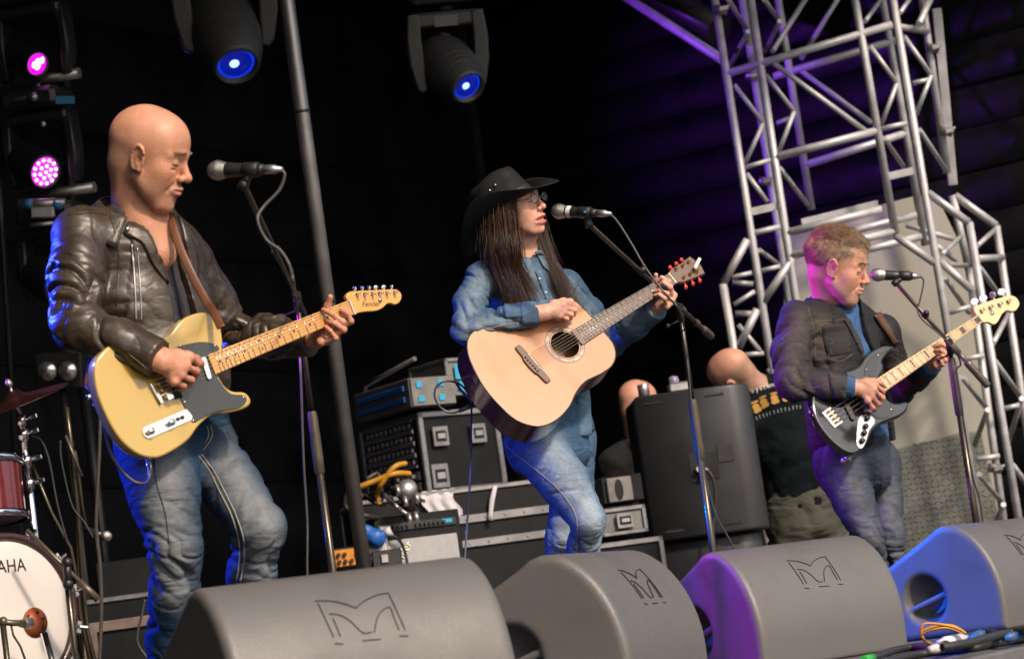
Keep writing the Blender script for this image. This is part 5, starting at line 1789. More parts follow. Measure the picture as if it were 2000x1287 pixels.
o2 = outl(G2, [(1180, 649), (1197, 671), (1202.5, 693), (1195, 714), (1173, 730), (1143, 745), (1125, 767), (1113, 792), (1093, 815), (1069, 829), (1043, 832), (1008, 820), (977, 793), (947, 758), (925, 719), (913, 685), (916, 658), (935, 640), (968, 622), (1005, 612), (1040, 606), (1068, 596), (1092, 584), (1115, 584), (1135, 598), (1158, 622)], 0, 4)
area = 0.5 * np.sum(o2[:, 0] * np.roll(o2[:, 1], -1) - np.roll(o2[:, 0], -1) * o2[:, 1])
if area < 0:
    o2 = o2[::-1]
n = len(o2)
mb = MB()
BK = -.108
zb = [BK + .028 * max(0, min(1, (x - .02) / .3)) for x, y in o2]
vs = [G2.w(x, y, -.003) for x, y in o2] + [G2.w(x, y, z) for (x, y), z in zip(o2, zb)]
mb.add(vs, [[i, n + i, n + (i + 1) % n, (i + 1) % n] for i in range(n)], True)
mb.build('side', m_maho, g2)
mb = MB(); mb.add([G2.w(x, y, z) for (x, y), z in zip(o2, zb)] + [G2.w(x * .985 + .002, y * .985, z - .005) for (x, y), z in zip(o2, zb)], [[i, n + i, n + (i + 1) % n, (i + 1) % n] for i in range(n)] + [list(range(n, 2 * n))[::-1]], False); mb.build('back', m_maho, g2)
hx, hy = G2.hit(1103.5, 673)
HR = .0495
bm = bmesh.new()
vo = [bm.verts.new(tuple(G2.w(x, y, 0) - root_loc(g2))) for x, y in o2]
vh = [bm.verts.new(tuple(G2.w(hx + HR * math.cos(a), hy + HR * math.sin(a), 0) - root_loc(g2))) for a in np.linspace(0, 2 * math.pi, 41)[:-1]]
es_ = [bm.edges.new((vo[i], vo[(i + 1) % n])) for i in range(n)] + [bm.edges.new((vh[i], vh[(i + 1) % 40])) for i in range(40)]
bmesh.ops.triangle_fill(bm, use_beauty=True, use_dissolve=False, edges=es_)
# drop fill inside the hole
hc_ = G2.w(hx, hy, 0) - root_loc(g2)
bmesh.ops.delete(bm, geom=[f for f in bm.faces if np.linalg.norm(np.array(f.calc_center_median()) - hc_) < HR * .97], context='FACES_ONLY')
ex_ = bmesh.ops.extrude_face_region(bm, geom=list(bm.faces))
bmesh.ops.translate(bm, verts=[v for v in ex_['geom'] if isinstance(v, bmesh.types.BMVert)], vec=Vector((-G2.z * .0028).tolist()))
bmesh.ops.recalc_face_normals(bm, faces=list(bm.faces))
me = bpy.data.meshes.new('top'); bm.to_mesh(me); bm.free()
top_o = link('top', me, m_spruce, g2)
mb = MB(); mb.tube([G2.w(x, y, -.0005) for x, y in np.vstack([o2, o2[:1]])], .0022, 6, False); mb.build('binding', m_bind, g2)
mb = MB(); mb.add([G2.w(x * .97, y * .97, BK + .03) for x, y in o2], [list(range(n))]); mb.build('inner_back', m_inside, g2)
for r0, r1, mt in ((.0525, .0545, m_bind), (.0575, .0650, m_abal), (.068, .0695, m_bind)):
    mb = MB(); mb.lathe([(r0, .0006), (r1, .0006)], G2.w(hx, hy, 0), G2.z, 48, False); mb.build('rosette_ring', mt, top_o)
el, eu = np.array(G2.hit(1138.5, 673, .007)), np.array(G2.hit(1114.6, 647, .007))
nl, nu = np.array(G2.hit(1320, 553.7, .007)), np.array(G2.hit(1305.5, 534, .007))
x0, xn = (el[0] + eu[0]) / 2, (nl[0] + nu[0]) / 2
ya, yb = (el[1], eu[1]), (nl[1], nu[1])
fb = board(G2, x0, xn, ya, yb, .0006, .0075, m_fbd, g2)
xb = .645 * 2 ** (-14 / 12)
neck_back(G2, xb - .03, xn, .029, (yb[1] - yb[0]) / 2, (ya[0] + ya[1]) / 2 * .6 + (yb[0] + yb[1]) / 2 * .4, (yb[0] + yb[1]) / 2, m_maho, g2, .019, .001)
frets_strings(G2, g2, fb, x0, xn, ya, yb, .0082, 20, .645, 6, .012, .0105, .004, .0005)
ua, ub = np.array(G2.hit(1009, 677)), np.array(G2.hit(1071, 747))
yd = nrm(ub - ua); xd = np.array([-yd[1], yd[0]])
if xd[0] < 0:
    xd = -xd
Lb = np.linalg.norm(ub - ua)
bo = []
for u, w in ((0, .009), (.06, .012), (.25, .0125), (.33, .017), (.5, .0185), (.67, .017), (.75, .0125), (.94, .012), (1, .009)):
    bo.append(ua + yd * Lb * u + xd * w * .9)
for u, w in ((1, .009), (.94, .012), (.75, .0135), (.67, .019), (.5, .021), (.33, .019), (.25, .0135), (.06, .012), (0, .009)):
    bo.append(ua + yd * Lb * u - xd * w)
mb = MB(); mb.prism(bo, G2, .0006, .0085, .002); bo_ = mb.build('bridge', m_rosew, g2)
mb = MB(); mb.tube([G2.w(*(ua + yd * Lb * .27 + xd * .009), .009), G2.w(*(ua + yd * Lb * .73 + xd * .007), .009)], .0022, 8); mb.build('saddle', m_ivory, bo_)
for k in range(6):
    q = ua + yd * Lb * (.31 + .076 * k) - xd * .008
    mb = MB(); mb.ball(G2.w(*q, .0095), .0038, n=8, m=6); mb.build('bridge_pin', m_bind, bo_)
mb = MB(); mb.box((xn + .0015, (yb[0] + yb[1]) / 2, .006), (.005, yb[1] - yb[0], .009), G2, .001); mb.build('nut', m_ivory, g2)
hp = [(1305, 533.5), (1310, 526), (1329.7, 514.8), (1347, 501), (1354.5, 506), (1369.5, 518.6), (1377, 534.7), (1362, 541), (1334.6, 552), (1321, 552.5)]
hs = outl(G2, hp, 0, 1)
mb = MB(); mb.prism(hs, G2, -.013, .001, .0015); hso = mb.build('headstock', m_maho, g2)
mb = MB(); mb.prism(np.array(hs) * .0 + (np.array(hs) - np.mean(hs, 0)) * .95 + np.mean(hs, 0), G2, .0012, .0026, .0006); mb.build('headstock_veneer', m_rosew, hso)
H8 = lambda x, y: (1260 + x / 8.04, 480 + y / 8.04)
for (x, y), (bx_, by_) in zip(((480, 375), (585, 325), (675, 265), (600, 505), (700, 455), (805, 415)), ((390, 345), (485, 285), (568, 225), (640, 655), (750, 600), (860, 555))):
    c = G2.w(*G2.hit(*H8(x, y), .003), .003)
    mb = MB(); mb.lathe([(.0068, 0), (.0064, .002), (.0034, .003), (.0034, .013), (.0042, .016), (0, .017)], c, G2.z, 12); mb.build('tuner_post', m_gold, hso)
    k = G2.w(*G2.hit(*H8(bx_, by_), -.006), -.006)
    q = G2.w(*G2.hit(*H8(lerp(x, bx_, .5), lerp(y, by_, .5)), -.006), -.006)
    mb = MB(); mb.tube([q, k], .003, 6); mb.ball(k, (.0085, .0085, .0045), Frame(k, G2.x, G2.y * .6 + G2.z * .8), 14, 8); mb.build('tuner_button', m_red, hso)
ct = thing('clip_tuner', P(1361, 515, 8.55), 'white clip-on tuner on the acoustic headstock', 'tuner')
a, b = [G2.w(*G2.hit(*q, .02), .02) for q in ((1356.5, 525), (1366.5, 505))]
mb = MB(); mb.box((0, 0, 0), (np.linalg.norm(b - a), .0115, .012), Frame((a + b) / 2, b - a, np.cross(G2.z, b - a)), .002); mb.build('case', m_ivory, ct)
mb = MB(); mb.tube([a + (b - a) * .35, a + (b - a) * .35 - G2.z * .018], .005, 8); mb.build('clip', m_plastic, ct)
# strap end, jack and cable loop at the tail
m_wover = M('woven_strap', (.05, .035, .06), .7, 0, .3, 60, .0008, 300)
mb = MB(); mb.tube([P(893, 752, 8.42), P(902, 764, 8.40), P(915, 776, 8.38), P(929, 788, 8.36)], [.022, .024, .022, .014], 8, True, .18, side=S(-.6, .8, 0)); mb.build('strap_end', m_wover, g2)
mb = MB(); mb.tube([P(934, 786, 8.33), P(912, 796, 8.31), P(897, 803, 8.3)], [.009, .0075, .006], 12); tag(mb.build('cable_jack', m_cable, None, P(934, 786, 8.33)), 'grey jack plug at the tail of the acoustic guitar', 'jack plug')
cable('guitar_cable', 'cable looping from the acoustic guitar jack', [P(897, 803, 8.3), P(880, 806, 8.3), P(860, 795, 8.3), P(849, 775, 8.3), P(852, 756, 8.3), P(868, 745, 8.3), P(888, 746, 8.32), P(905, 756, 8.35), P(918, 775, 8.4), P(921, 800, 8.42), P(920, 850, 8.44), P(920, 900, 8.44), P(917, 960, 8.42), P(912, 1030, 8.4), P(907, 1110, 8.35), P(906, 1200, 8.3), P(905, 1330, 8.3)], .0036, M('glossy_cable', (.06, .06, .065), .22, 0, .1))

# --- bass guitar
G3 = solve_frame((1632, 813), (1914, 622.5), .864, 9.82, S(-.63, .76, -.15))
m_blk = M('black_lacquer', (.012, .012, .013), .1, 0, .05, 4, coat=1.0)
m_guardb = M('black_pickguard_bass', (.02, .02, .021), .16, 0, .05, 4, coat=.5)
m_mapl2 = M('pale_maple', (.70, .46, .23), .32, 0, .08, 10, coat=.4)
m_pearl = M('pearl_white', (.68, .72, .76), .3, .2, .05)
g3 = thing('bass_guitar', P(1640, 880, 9.85), 'black bass guitar with long pale maple neck and chrome control plate', 'bass guitar')
o3 = outl(G3, [(1727, 718), (1724, 705), (1735, 690), (1747, 680), (1743, 675), (1725, 673.5), (1709, 680), (1693, 692), (1679, 712), (1659, 722), (1635, 725), (1612, 731), (1594, 750), (1586, 775), (1586, 798), (1593, 819), (1606, 840), (1627, 864), (1651, 882), (1669, 886), (1685, 877), (1696, 861), (1704, 843), (1717, 829.5), (1735, 821), (1756, 813), (1770, 803), (1775, 790), (1770, 783), (1756, 786), (1743, 785), (1733, 777), (1728, 768), (1716, 745)], 0, 4)
mb = MB(); mb.prism(o3, G3, -.042, 0, .010); mb.build('body', m_blk, g3)
pg = outl(G3, [(1716, 700), (1722, 690), (1710, 690), (1697, 703), (1690, 718), (1688, 735), (1676, 760), (1680, 790), (1700, 808), (1722, 818), (1745, 806), (1740, 792), (1730, 782), (1722, 765), (1708, 742)], .001, 4)
mb = MB(); mb.prism(pg, G3, .0006, .003, .001); pgo = mb.build('pickguard', m_guardb, g3)
for q in ((1714, 694), (1692, 722), (1701, 806), (1740, 800), (1682, 786)):
    c = G3.w(*G3.hit(*q, .003), .003); mb = MB(); mb.ball(c, .004, n=8, m=5); mb.build('screw', m_nick, pgo)
cpx = outl(G3, [(1679, 813), (1698, 811), (1708, 824), (1697, 841), (1691, 862), (1684, 875), (1676, 874), (1673, 860), (1674, 838)], 0, 4)
mb = MB(); mb.prism(cpx, G3, .0008, .003, .0008); cpo = mb.build('control_plate', m_nick, g3)
for q in ((1692, 818), (1689, 834), (1686, 847), (1682, 862)):
    c = G3.w(*G3.hit(*q), .003); mb = MB(); mb.lathe([(.011, 0), (.0105, .012), (.008, .015), (0, .0155)], c, G3.z, 16); mb.build('knob', m_plastic, cpo)
bp = outl(G3, [(1605, 806), (1621, 795), (1646, 825), (1629, 836)], 0, 1)
mb = MB(); mb.prism(bp, G3, .0006, .004, .0008); bpo = mb.build('bridge_plate', m_nick, g3)
for k in range(4):
    a = lerp(np.array(G3.hit(1616, 801)), np.array(G3.hit(1637, 828)), (k + .5) / 4)
    mb = MB(); mb.tube([G3.w(a[0] - .012, a[1], .009), G3.w(a[0] + .016, a[1], .009)], .0048, 8); mb.build('saddle', m_brass, bpo)
mb = caps((1653, 793), (1665, 817), .011, G3, .001, .009, .002); mb.build('pickup', m_plastic, g3)
mb = caps((1671, 772), (1685, 796), .011, G3, .003, .010, .002); mb.build('pickup', m_plastic, g3)
el, eu = np.array(G3.hit(1727.6, 765, .009)), np.array(G3.hit(1708.5, 742, .009))
nl, nu = np.array(G3.hit(1919, 629, .009)), np.array(G3.hit(1908.5, 616, .009))
x0, xn = (el[0] + eu[0]) / 2, (nl[0] + nu[0]) / 2
ya, yb = (el[1], eu[1]), (nl[1], nu[1])
fb = board(G3, x0, xn, ya, yb, .0015, .0105, m_mapl2, g3)
neck_back(G3, x0 + .07, xn, (ya[1] - ya[0]) / 2, (yb[1] - yb[0]) / 2, (ya[0] + ya[1]) / 2, (yb[0] + yb[1]) / 2, m_mapl2, g3, .019, .0015)
frets_strings(G3, g3, fb, x0, xn, ya, yb, .0112, 20, .864, 4, .014, .0135, .006, .0008)
for k in (1, 3, 5, 7, 9, 12, 15, 17, 19):
    x = .864 * (2 ** (-k / 12) + 2 ** (-(k - 1) / 12)) / 2
    u = (x - x0) / (xn - x0); l0, l1 = lerp(ya[0], yb[0], u), lerp(ya[1], yb[1], u)
    wd_ = .864 * (2 ** (-(k - 1) / 12) - 2 ** (-k / 12)) * (.55 if k < 9 else .3)
    mb = MB(); mb.box((x, (l0 + l1) / 2, .0106), (wd_, (l1 - l0) * .72, .0008), G3); mb.build('inlay_block', m_panel, fb)
mb = MB(); mb.box((xn + .0015, (yb[0] + yb[1]) / 2, .009), (.005, yb[1] - yb[0], .011), G3, .001); mb.build('nut', m_ivory, g3)
hs = outl(G3, [(1908, 616), (1902, 604), (1907, 597.5), (1936, 587), (1960, 580), (1973, 577.5), (1984, 581), (1991, 593), (1985, 605), (1976, 608), (1965, 606.5), (1956, 615), (1949, 628), (1941, 633.5), (1930, 629), (1919, 629)], 0, 3)
mb = MB(); mb.prism(hs, G3, -.014, .0015, .002); hso = mb.build('headstock', m_mapl2, g3)
for (x, y), (bx_, by_), th in zip(((1917, 608), (1934, 602), (1952, 596), (1969, 590)), ((1904, 590), (1921, 583.5), (1939, 578), (1957, 571)), (1, 1, 0, .7)):
    c = G3.w(*G3.hit(x, y, .002), .002)
    mb = MB(); mb.lathe([(.010, 0), (.009, .002), (.0055, .003), (.0045, .016), (.0065, .019), (0, .0195)], c, G3.z, 14); mb.build('tuner_post', m_nick, hso)
    k = G3.w(*G3.hit(bx_, by_, -.008), -.008)
    q = G3.w(*G3.hit(bx_ + 5, by_ + 11, -.008), -.008)
    mb = MB(); mb.tube([q, k], .0035, 6)
    f2 = Frame(k, G3.x, G3.y) if th > .5 else Frame(k, G3.z, G3.y)
    for dx in (-.009, .009):
        mb.ball(k + f2.x * dx * 1.0 + f2.y * .002, (.0125, .0125, .003), f2, 12, 6)
    mb.ball(k + f2.y * .008, (.010, .010, .003), f2, 12, 6)
    mb.build('tuner_key', m_pearl, hso)
c = G3.w(*G3.hit(1937, 612), .002); mb = MB(); mb.lathe([(.009, 0), (.009, .004), (.003, .005), (0, .007)], c, G3.z, 14); mb.build('string_retainer', m_nick, hso)
for q in ((1589, 800), (1746, 677)):
    x, y = G3.hit(*q); mb = MB(); mb.ball(G3.w(x, y, -.02), .010, n=8, m=6); mb.build('strap_button', m_nick, g3)
m_strapb = M('brown_leather_strap', (.10, .05, .028), .5, 0, .2, 14)
mb = MB(); mb.tube([P(1658, 888, 9.85), P(1655, 902, 9.84)], [.012, .016], 10); mb.ball(P(1648, 900, 9.84), .012); mb.build('jack', m_steel, g3)
# ------------------------------------------------------------------ people: helpers
def gp(fr, px, py, z):
    return fr.w(*fr.hit(px, py, z), z)
m_skin = M('skin', (.5, .3, .2), .47, 0, .13, 26, .0011, 230, attr=True, spec=.42, rvar=.22, detail=8)
m_skin.node_tree.nodes['Principled BSDF'].inputs['Subsurface Weight'].default_value = .12
m_skin.node_tree.nodes['Principled BSDF'].inputs['Subsurface Radius'].default_value = (.012, .005, .003)
m_skin.node_tree.nodes['Principled BSDF'].inputs['Subsurface Scale'].default_value = 1.0

def merge(parts):
    V_, F_, C_ = [], [], []
    o = 0
    for v, f, c in parts:
        V_.append(v); F_.append(f + o); C_.append(np.broadcast_to(np.asarray(c, float), (len(v), 3))); o += len(v)
    return np.concatenate(V_), np.concatenate(F_), np.concatenate(C_)

def bump01(x, c, w):
    return np.exp(-((x - c) / w) ** 2)

def make_head(fr, s, neck, nr, skin, h=.003, age=1.0, female=False, mouth=0.0, nose=1.0, jowl=0.0, colfn=None, ear=True, brow=1.0, hat=None, chin=0.0):
    """head in its own frame (x ahead, y left, z up); neck: world points down from the skull"""
    nl = [fr.l(p) for p in neck]
    lo = np.minimum(np.array([-.135, -.105, -.15]) * s, np.min(nl, 0) - max(nr) - .01)
    hi = np.maximum(np.array([.14, .105, .14]) * s, np.max(nl, 0) + max(nr) + .01)
    F = Field(lo, hi, h, fr)
    A = lambda *p: np.array(p) * s
    F.ell(A(-.014, 0, .036), A(.099, .078, .087), None, .01)
    F.ell(A(.036, 0, .042), A(.055, .064, .060), None, .03 * s)
    w = .92 if female else 1.0
    F.ell(A(.034, 0, -.02), A(.056, .062 * w, .072), None, .03 * s)
    for y in (-1, 1):
        F.cone(A(.006, y * .050 * w, -.055), A(.058, y * .02, -.103 - chin), .0175 * s * w, .016 * s, .028 * s)
        if jowl:
            F.ell(A(.020, y * .046, -.078), A(.042, .024, .034) * (1 + .15 * jowl), None, .025 * s)
            F.ell(A(.05, y * .034, -.085), A(.028, .022, .024), None, .02 * s)
        F.ell(A(.056, y * .041, -.024), A(.027, .022, .027), None, .02 * s)
        F.ell(A(.042, y * .038 * w, -.058), A(.034, .020, .040), None, .026 * s)
        F.cone(A(.0865, y * .010, .0205), A(.068, y * .046, .017), .0095 * s * brow, .0085 * s * brow, .014 * s)
    F.ball(A(.074, 0, -.102 - chin), .0185 * s, .022 * s)
    if chin:
        F.ell(A(.060, 0, -.09 - chin * .6), A(.026, .034, .024), None, .02 * s)
    F.ell(A(.069, 0, -.062), A(.030, .031, .034), None, .02 * s)
    for y in (-1, 1):
        F.ball(A(.106, y * .035, .001), .0155 * s, .016 * s, 'sub')
        F.ball(A(.0765, y * .033, -.001), .0145 * s, .004 * s)
        F.cone(A(.0915, y * .022, -.0055), A(.084, y * .044, -.006), .0012, .0012, .004 * s, 'sub')
        if age:
            F.cone(A(.102, y * .017, -.034), A(.082, y * .034, -.07), .0024 * s * age, .0018 * s, .009 * s, 'sub')
            F.cone(A(.092, y * .024, -.018), A(.080, y * .046, -.016), .0016 * s * age, .001 * s, .006 * s, 'sub')
    F.cone(A(.0915, 0, .008), A(.1095, 0, -.028), .0072 * s, .0098 * s * nose, .010 * s)
    F.ball(A(.1125, 0, -.0325), .0108 * s * nose, .006 * s)
    for y in (-1, 1):
        F.ball(A(.1015, y * .0125 * nose, -.0365), .0082 * s * nose, .005 * s)
        F.ball(A(.107, y * .0065, -.0435), .003 * s, .003 * s, 'sub')
    lp = 1.25 if female else 1.0
    zo = mouth
    for y in (-1, 1):
        F.cone(A(.086, y * .024, -.0665), A(.1025, y * .004, -.0608), .0045 * s * lp, .0060 * s * lp, .005 * s)
        F.cone(A(.085, y * .022, -.0715 - zo), A(.0995, y * .004, -.0748 - zo), .005 * s * lp, .0070 * s * lp, .005 * s)
    F.cone(A(.089, -.024, -.0682 - zo / 2), A(.111, 0, -.0678 - zo / 2), .0012 + zo * .3, .0018 + zo * .45, .003 * s, 'sub')
    F.cone(A(.089, .024, -.0682 - zo / 2), A(.111, 0, -.0678 - zo / 2), .0012 + zo * .3, .0018 + zo * .45, .003 * s, 'sub')
    F.ball(A(.110, 0, -.0895 - zo - chin * .3), .0115 * s, .012 * s, 'sub')
    if ear:
        for y in (-1, 1):
            ax = np.array(Frame((0, 0, 0), (.94, y * .30, .16), (-y * .25, .95, 0)).m)
            ex_ = nrm([.97, y * .22, .0]); ez_ = nrm(np.array([-.18, y * .12, .98])); ez_ = nrm(ez_ - ex_ * (ez_ @ ex_)); ey_ = np.cross(ez_, ex_)
            axm = np.stack([ex_, ey_, ez_])
            c = A(.004, y * .079, -.008)
            F.ell(c, A(.0205, .0064, .0345), axm, .006 * s)
            rim = [c + (ex_ * .0165 * math.cos(t) * (1 if math.sin(t) > -.3 else .6) + ez_ * .0295 * math.sin(t)) * s + np.array([0, y * .0035 * s, 0]) for t in np.linspace(R(-75), R(215), 12)]
            rim = [q if ((q - c) @ ex_) < .012 * s else q for q in rim]
            rim2 = [c + (ex_ * -.0175 * math.cos(t) + ez_ * .032 * math.sin(t)) * s + np.array([0, y * .004 * s, 0]) for t in np.linspace(R(-60), R(150), 11)]
            F.chain(rim2, [.0042 * s] * len(rim2), .004 * s)
            F.ell(c + (ex_ * .004 - ez_ * .004) * s + np.array([0, y * .0085 * s, 0]), A(.0075, .006, .012), axm, .004 * s, 'sub')
            F.ball(c + (ex_ * .006 - ez_ * .028) * s, .0068 * s, .006 * s)
    F.cone(A(-.042, 0, -.030), nl[0], .060 * s * (.82 if female else 1), nr[0], .024 * s)
    F.chain(nl, nr, .024)
    if hat is not None:
        F.cut(fr.l(hat[0]), hat[1] @ fr.m.T, .01)
    F.disp(lambda p: .0004 * vnoise(p * 38) * age)
    v, f = F.mesh(1)
    if hat is not None:
        ht = hat[2]; lq = ht.l(v)
        e_ = np.sqrt((lq[:, 0] / .105) ** 2 + (lq[:, 1] / .087) ** 2)
        kx = np.where((lq[:, 2] > -.01) & (e_ > .9), .9 / np.maximum(e_, 1e-6), 1.0)
        lq[:, :2] *= kx[:, None]; lq[:, 2] = np.minimum(lq[:, 2], .07)
        v = ht.w(lq)
    q = fr.l(v) / s
    x, y, z = q[:, 0], np.abs(q[:, 1]), q[:, 2]
    col = np.tile(np.asarray(skin, float), (len(v), 1))
    lips = bump01(z, -.0675 - mouth / 2, .0085 + mouth * .6) * (x > .082) * (y < .026)
    lc = np.array((.42, .10, .09) if female else (.40, .17, .135))
    col += (lc - col) * np.clip(lips * 1.2, 0, .85 if female else .6)[:, None]
    red = bump01(z, -.03, .022) * bump01(y, 0, .018) * (x > .09) + .8 * bump01(x, .004, .02) * bump01(z, -.008, .03) * (y > .076) + .45 * bump01(z, -.03, .025) * bump01(y, .045, .02) * (x > .03)
    col *= 1 + np.clip(red, 0, 1)[:, None] * (np.array([1.04, .86, .82]) - 1)
    br = bump01(z, .0225 + .004 * (y / .045), .0048) * (x > .055) * (y > .008) * (y < .052)
    col *= 1 + np.clip(br, 0, 1)[:, None] * ((np.array([.42, .40, .40]) if female else np.array([.72, .66, .62])) - 1) * brow
    lash = bump01(z, -.0055, .0022) * (x > .078) * (y > .018) * (y < .047)
    col *= 1 - .62 * np.clip(lash, 0, 1)[:, None]
    if colfn is not None:
        col = colfn(x, y, z, col)
    return v, f, col

def brows(fr, s, v, f, mat, parent, n=70, z0=.0235, ln=.011):
    """eyebrow hairs rooted on the head's surface"""
    lv = fr.l(v)
    t = bvh(lv, f)
    paths = []
    for y in (-1, 1):
        for k in range(n):
            u = rng.random()
            yy = y * (.010 + .036 * u) * s
            zz = (z0 + .006 * math.sin(u * 2.4) - .003 * u + rng.normal(0, .0016)) * s
            h = t.ray_cast(Vector((.3, yy, zz)), Vector((-1, 0, 0)))
            if h[0] is None:
                continue
            p = np.array(h[0])
            d = nrm(V(.25, y * (.5 + .6 * u), .55 - .6 * u) + rng.normal(0, .2, 3))
            paths.append(np.array([fr.w(p - V(.001, 0, 0)), fr.w(p + d * ln * .5 * s), fr.w(p + d * ln * s + V(-.002, 0, -.001))]))
    o = strands(paths, .0008, 'eyebrows', mat, parent)
    o['kind'] = 'stuff'
    return o

def make_hand(wrist, wr, fingers, thumb, palm, sc, skin, elbow=None, h=.0026):
    """fingers: list of [mcp, pip, dip, tip]; thumb: [base, joint, joint, tip]; palm: extra palm points"""
    allp = [wrist] + [q for f in fingers for q in f] + list(thumb) + list(palm)
    if elbow is not None:
        allp = allp + [elbow]
    lo, hi = np.min(allp, 0) - .04, np.max(allp, 0) + .04
    F = Field(lo, hi, h)
    m = np.mean([f[0] for f in fingers], 0)
    for f in fingers:
        F.cone(lerp(wrist, f[0], .25), f[0], .0135 * sc, .0115 * sc, .010)
    F.cone(fingers[0][0], fingers[-1][0], .0105 * sc, .0095 * sc, .008)
    for q in palm:
        F.ball(q, .0165 * sc, .016)
    F.cone(lerp(wrist, m, .3), lerp(wrist, m, .8), .019 * sc, .017 * sc, .014)
    rad = [(.0098, .0092, .0082, .0070), (.0100, .0095, .0084, .0072), (.0096, .0090, .0080, .0068), (.0086, .0080, .0072, .0062)]
    for f, r in zip(fingers, rad):
        F.chain(f, [q * sc * .93 for q in r], .003)
        F.ball(f[1], r[1] * sc * 1.07, .003)
        F.ball(f[0], r[0] * sc * 1.12, .006)
    F.cone(lerp(wrist, thumb[0], .3), thumb[0], .016 * sc, .0145 * sc, .012)
    F.chain(thumb, [.0140 * sc, .0112 * sc, .0105 * sc, .0082 * sc], .007)
    F.cone(thumb[0], fingers[0][0], .010 * sc, .009 * sc, .012)
    if elbow is not None:
        F.eseg(wrist, elbow, nrm(fingers[0][0] - fingers[-1][0]), (wr * 1.12, wr * .85), (wr * 1.3, wr * 1.15), .016)
    # tendons on the back of the hand
    F.disp(lambda p: .0008 * vnoise(p * 90))
    v, f = F.mesh(1)
    col = np.tile(np.asarray(skin, float), (len(v), 1))
    kn = np.zeros(len(v))
    for q in fingers:
        for j in (0, 1, 3):
            kn = np.maximum(kn, np.exp(-np.sum((v - q[j]) ** 2, 1) / .011 ** 2))
    col *= 1 + kn[:, None] * (np.array([1.06, .80, .76]) - 1)
    return v, f, col

def polyparam(p, poly):
    poly = np.array(poly)
    L = np.concatenate([[0], np.cumsum(np.linalg.norm(np.diff(poly, axis=0), axis=1))])
    best = np.full(len(p), 1e9); S_ = np.zeros(len(p)); Q = np.zeros((len(p), 3)); T = np.zeros((len(p), 3))
    for i in range(len(poly) - 1):
        e = poly[i + 1] - poly[i]
        t = np.clip(((p - poly[i]) @ e) / (e @ e), 0, 1)
        q = p - poly[i] - t[:, None] * e
        d = np.einsum('ij,ij->i', q, q)
        m = d < best
        best[m] = d[m]; S_[m] = L[i] + t[m] * np.linalg.norm(e); Q[m] = q[m]; T[m] = nrm(e)
    return S_, Q, np.sqrt(best), L
def limb_folds(poly, A, freq=16, tw=2.0, ref=None, reach=.14, sharp=2.0, seed=0.0, skew=.03):
    """irregular creases across a limb; A: list of (fraction along limb, amplitude)"""
    ref = ref if ref is not None else -_F
    def fn(p):
        s_, q, d, L = polyparam(p, poly)
        T = np.array(poly[-1]) - np.array(poly[0])
        w = nrm(T); u = nrm(ref - w * (ref @ w)); v = np.cross(w, u)
        th = np.arctan2(q @ v, q @ u)
        amp = np.interp(s_ / L[-1], [a for a, b in A], [b for a, b in A])
        out = 0
        for k, (fq, sk, wgt) in enumerate(((freq, skew, 1.0), (freq * 1.35, -skew * 1.2, .8), (freq * 2.3, skew * .5, .4))):
            ss = s_ + sk * np.sin(th + seed + 2 * k) + .012 * vnoise(p * 14 + seed + k)
            g = np.stack([ss * fq, np.cos(th) * tw * .8 + seed * 1.7 + k * 9, np.sin(th) * tw * .8 + seed], 1)
            n = vnoise(g)
            out = out + wgt * np.clip(1 - np.abs(n) * 2.3, 0, 1) ** sharp * np.clip(.5 + vnoise(g * .55 + 31), 0, 1)
        return amp * out * (d < reach)
    return fn
def combine(*fs):
    return lambda p: sum(f(p) for f in fs)
def rough_cloth(a, b, seed=0):
    return lambda p: a * vnoise(p * 7 + seed) + b * vnoise(p * 17 + seed + 3) + b * .5 * vnoise(p * 38 + seed + 9)

def foot(F_, ankle, toe_dir, s=1.0):
    t = nrm(toe_dir)
    a = np.array(ankle)
    g0 = V(a[0], a[1], .045)
    F_.cone(a + UP * .04, g0 - t * .03, .046 * s, .042 * s, .02)
    F_.eseg(g0 - t * .05, g0 + t * .16, np.cross(UP, t), (.038, .036), (.045, .030), .02)
    F_.cut(V(0, 0, .004), -UP)

def strands(paths, r0, name, mat, parent):
    """hair: every strand a slim tapering three-sided tube; all paths have the same number of points"""
    p = np.array(paths)
    n, k, _ = p.shape
    t = np.gradient(p, axis=1)
    t /= np.linalg.norm(t, axis=-1, keepdims=True) + 1e-9
    ref = V(.31, .47, .83) + .3 * rng.normal(0, 1, (n, 1, 3))
    u = np.cross(t, np.broadcast_to(ref, t.shape)); u /= np.linalg.norm(u, axis=-1, keepdims=True) + 1e-9
    w = np.cross(t, u)
    r = (r0 * (1 - .85 * (np.arange(k) / (k - 1)) ** 1.6))[None, :, None]
    vs = np.stack([p + r * (math.cos(a) * u + math.sin(a) * w) for a in (0, 2.094, 4.189)], 2).reshape(-1, 3)
    base = (np.arange(n)[:, None, None] * k + np.arange(k - 1)[None, :, None]) * 3
    a = np.arange(3)[None, None, :]
    fs = np.stack([base + a, base + (a + 1) % 3, base + 3 + (a + 1) % 3, base + 3 + a], -1).reshape(-1, 4)
    me = mesh_np(name, vs - root_loc(parent), fs, True)
    return link(name, me, mat, parent)

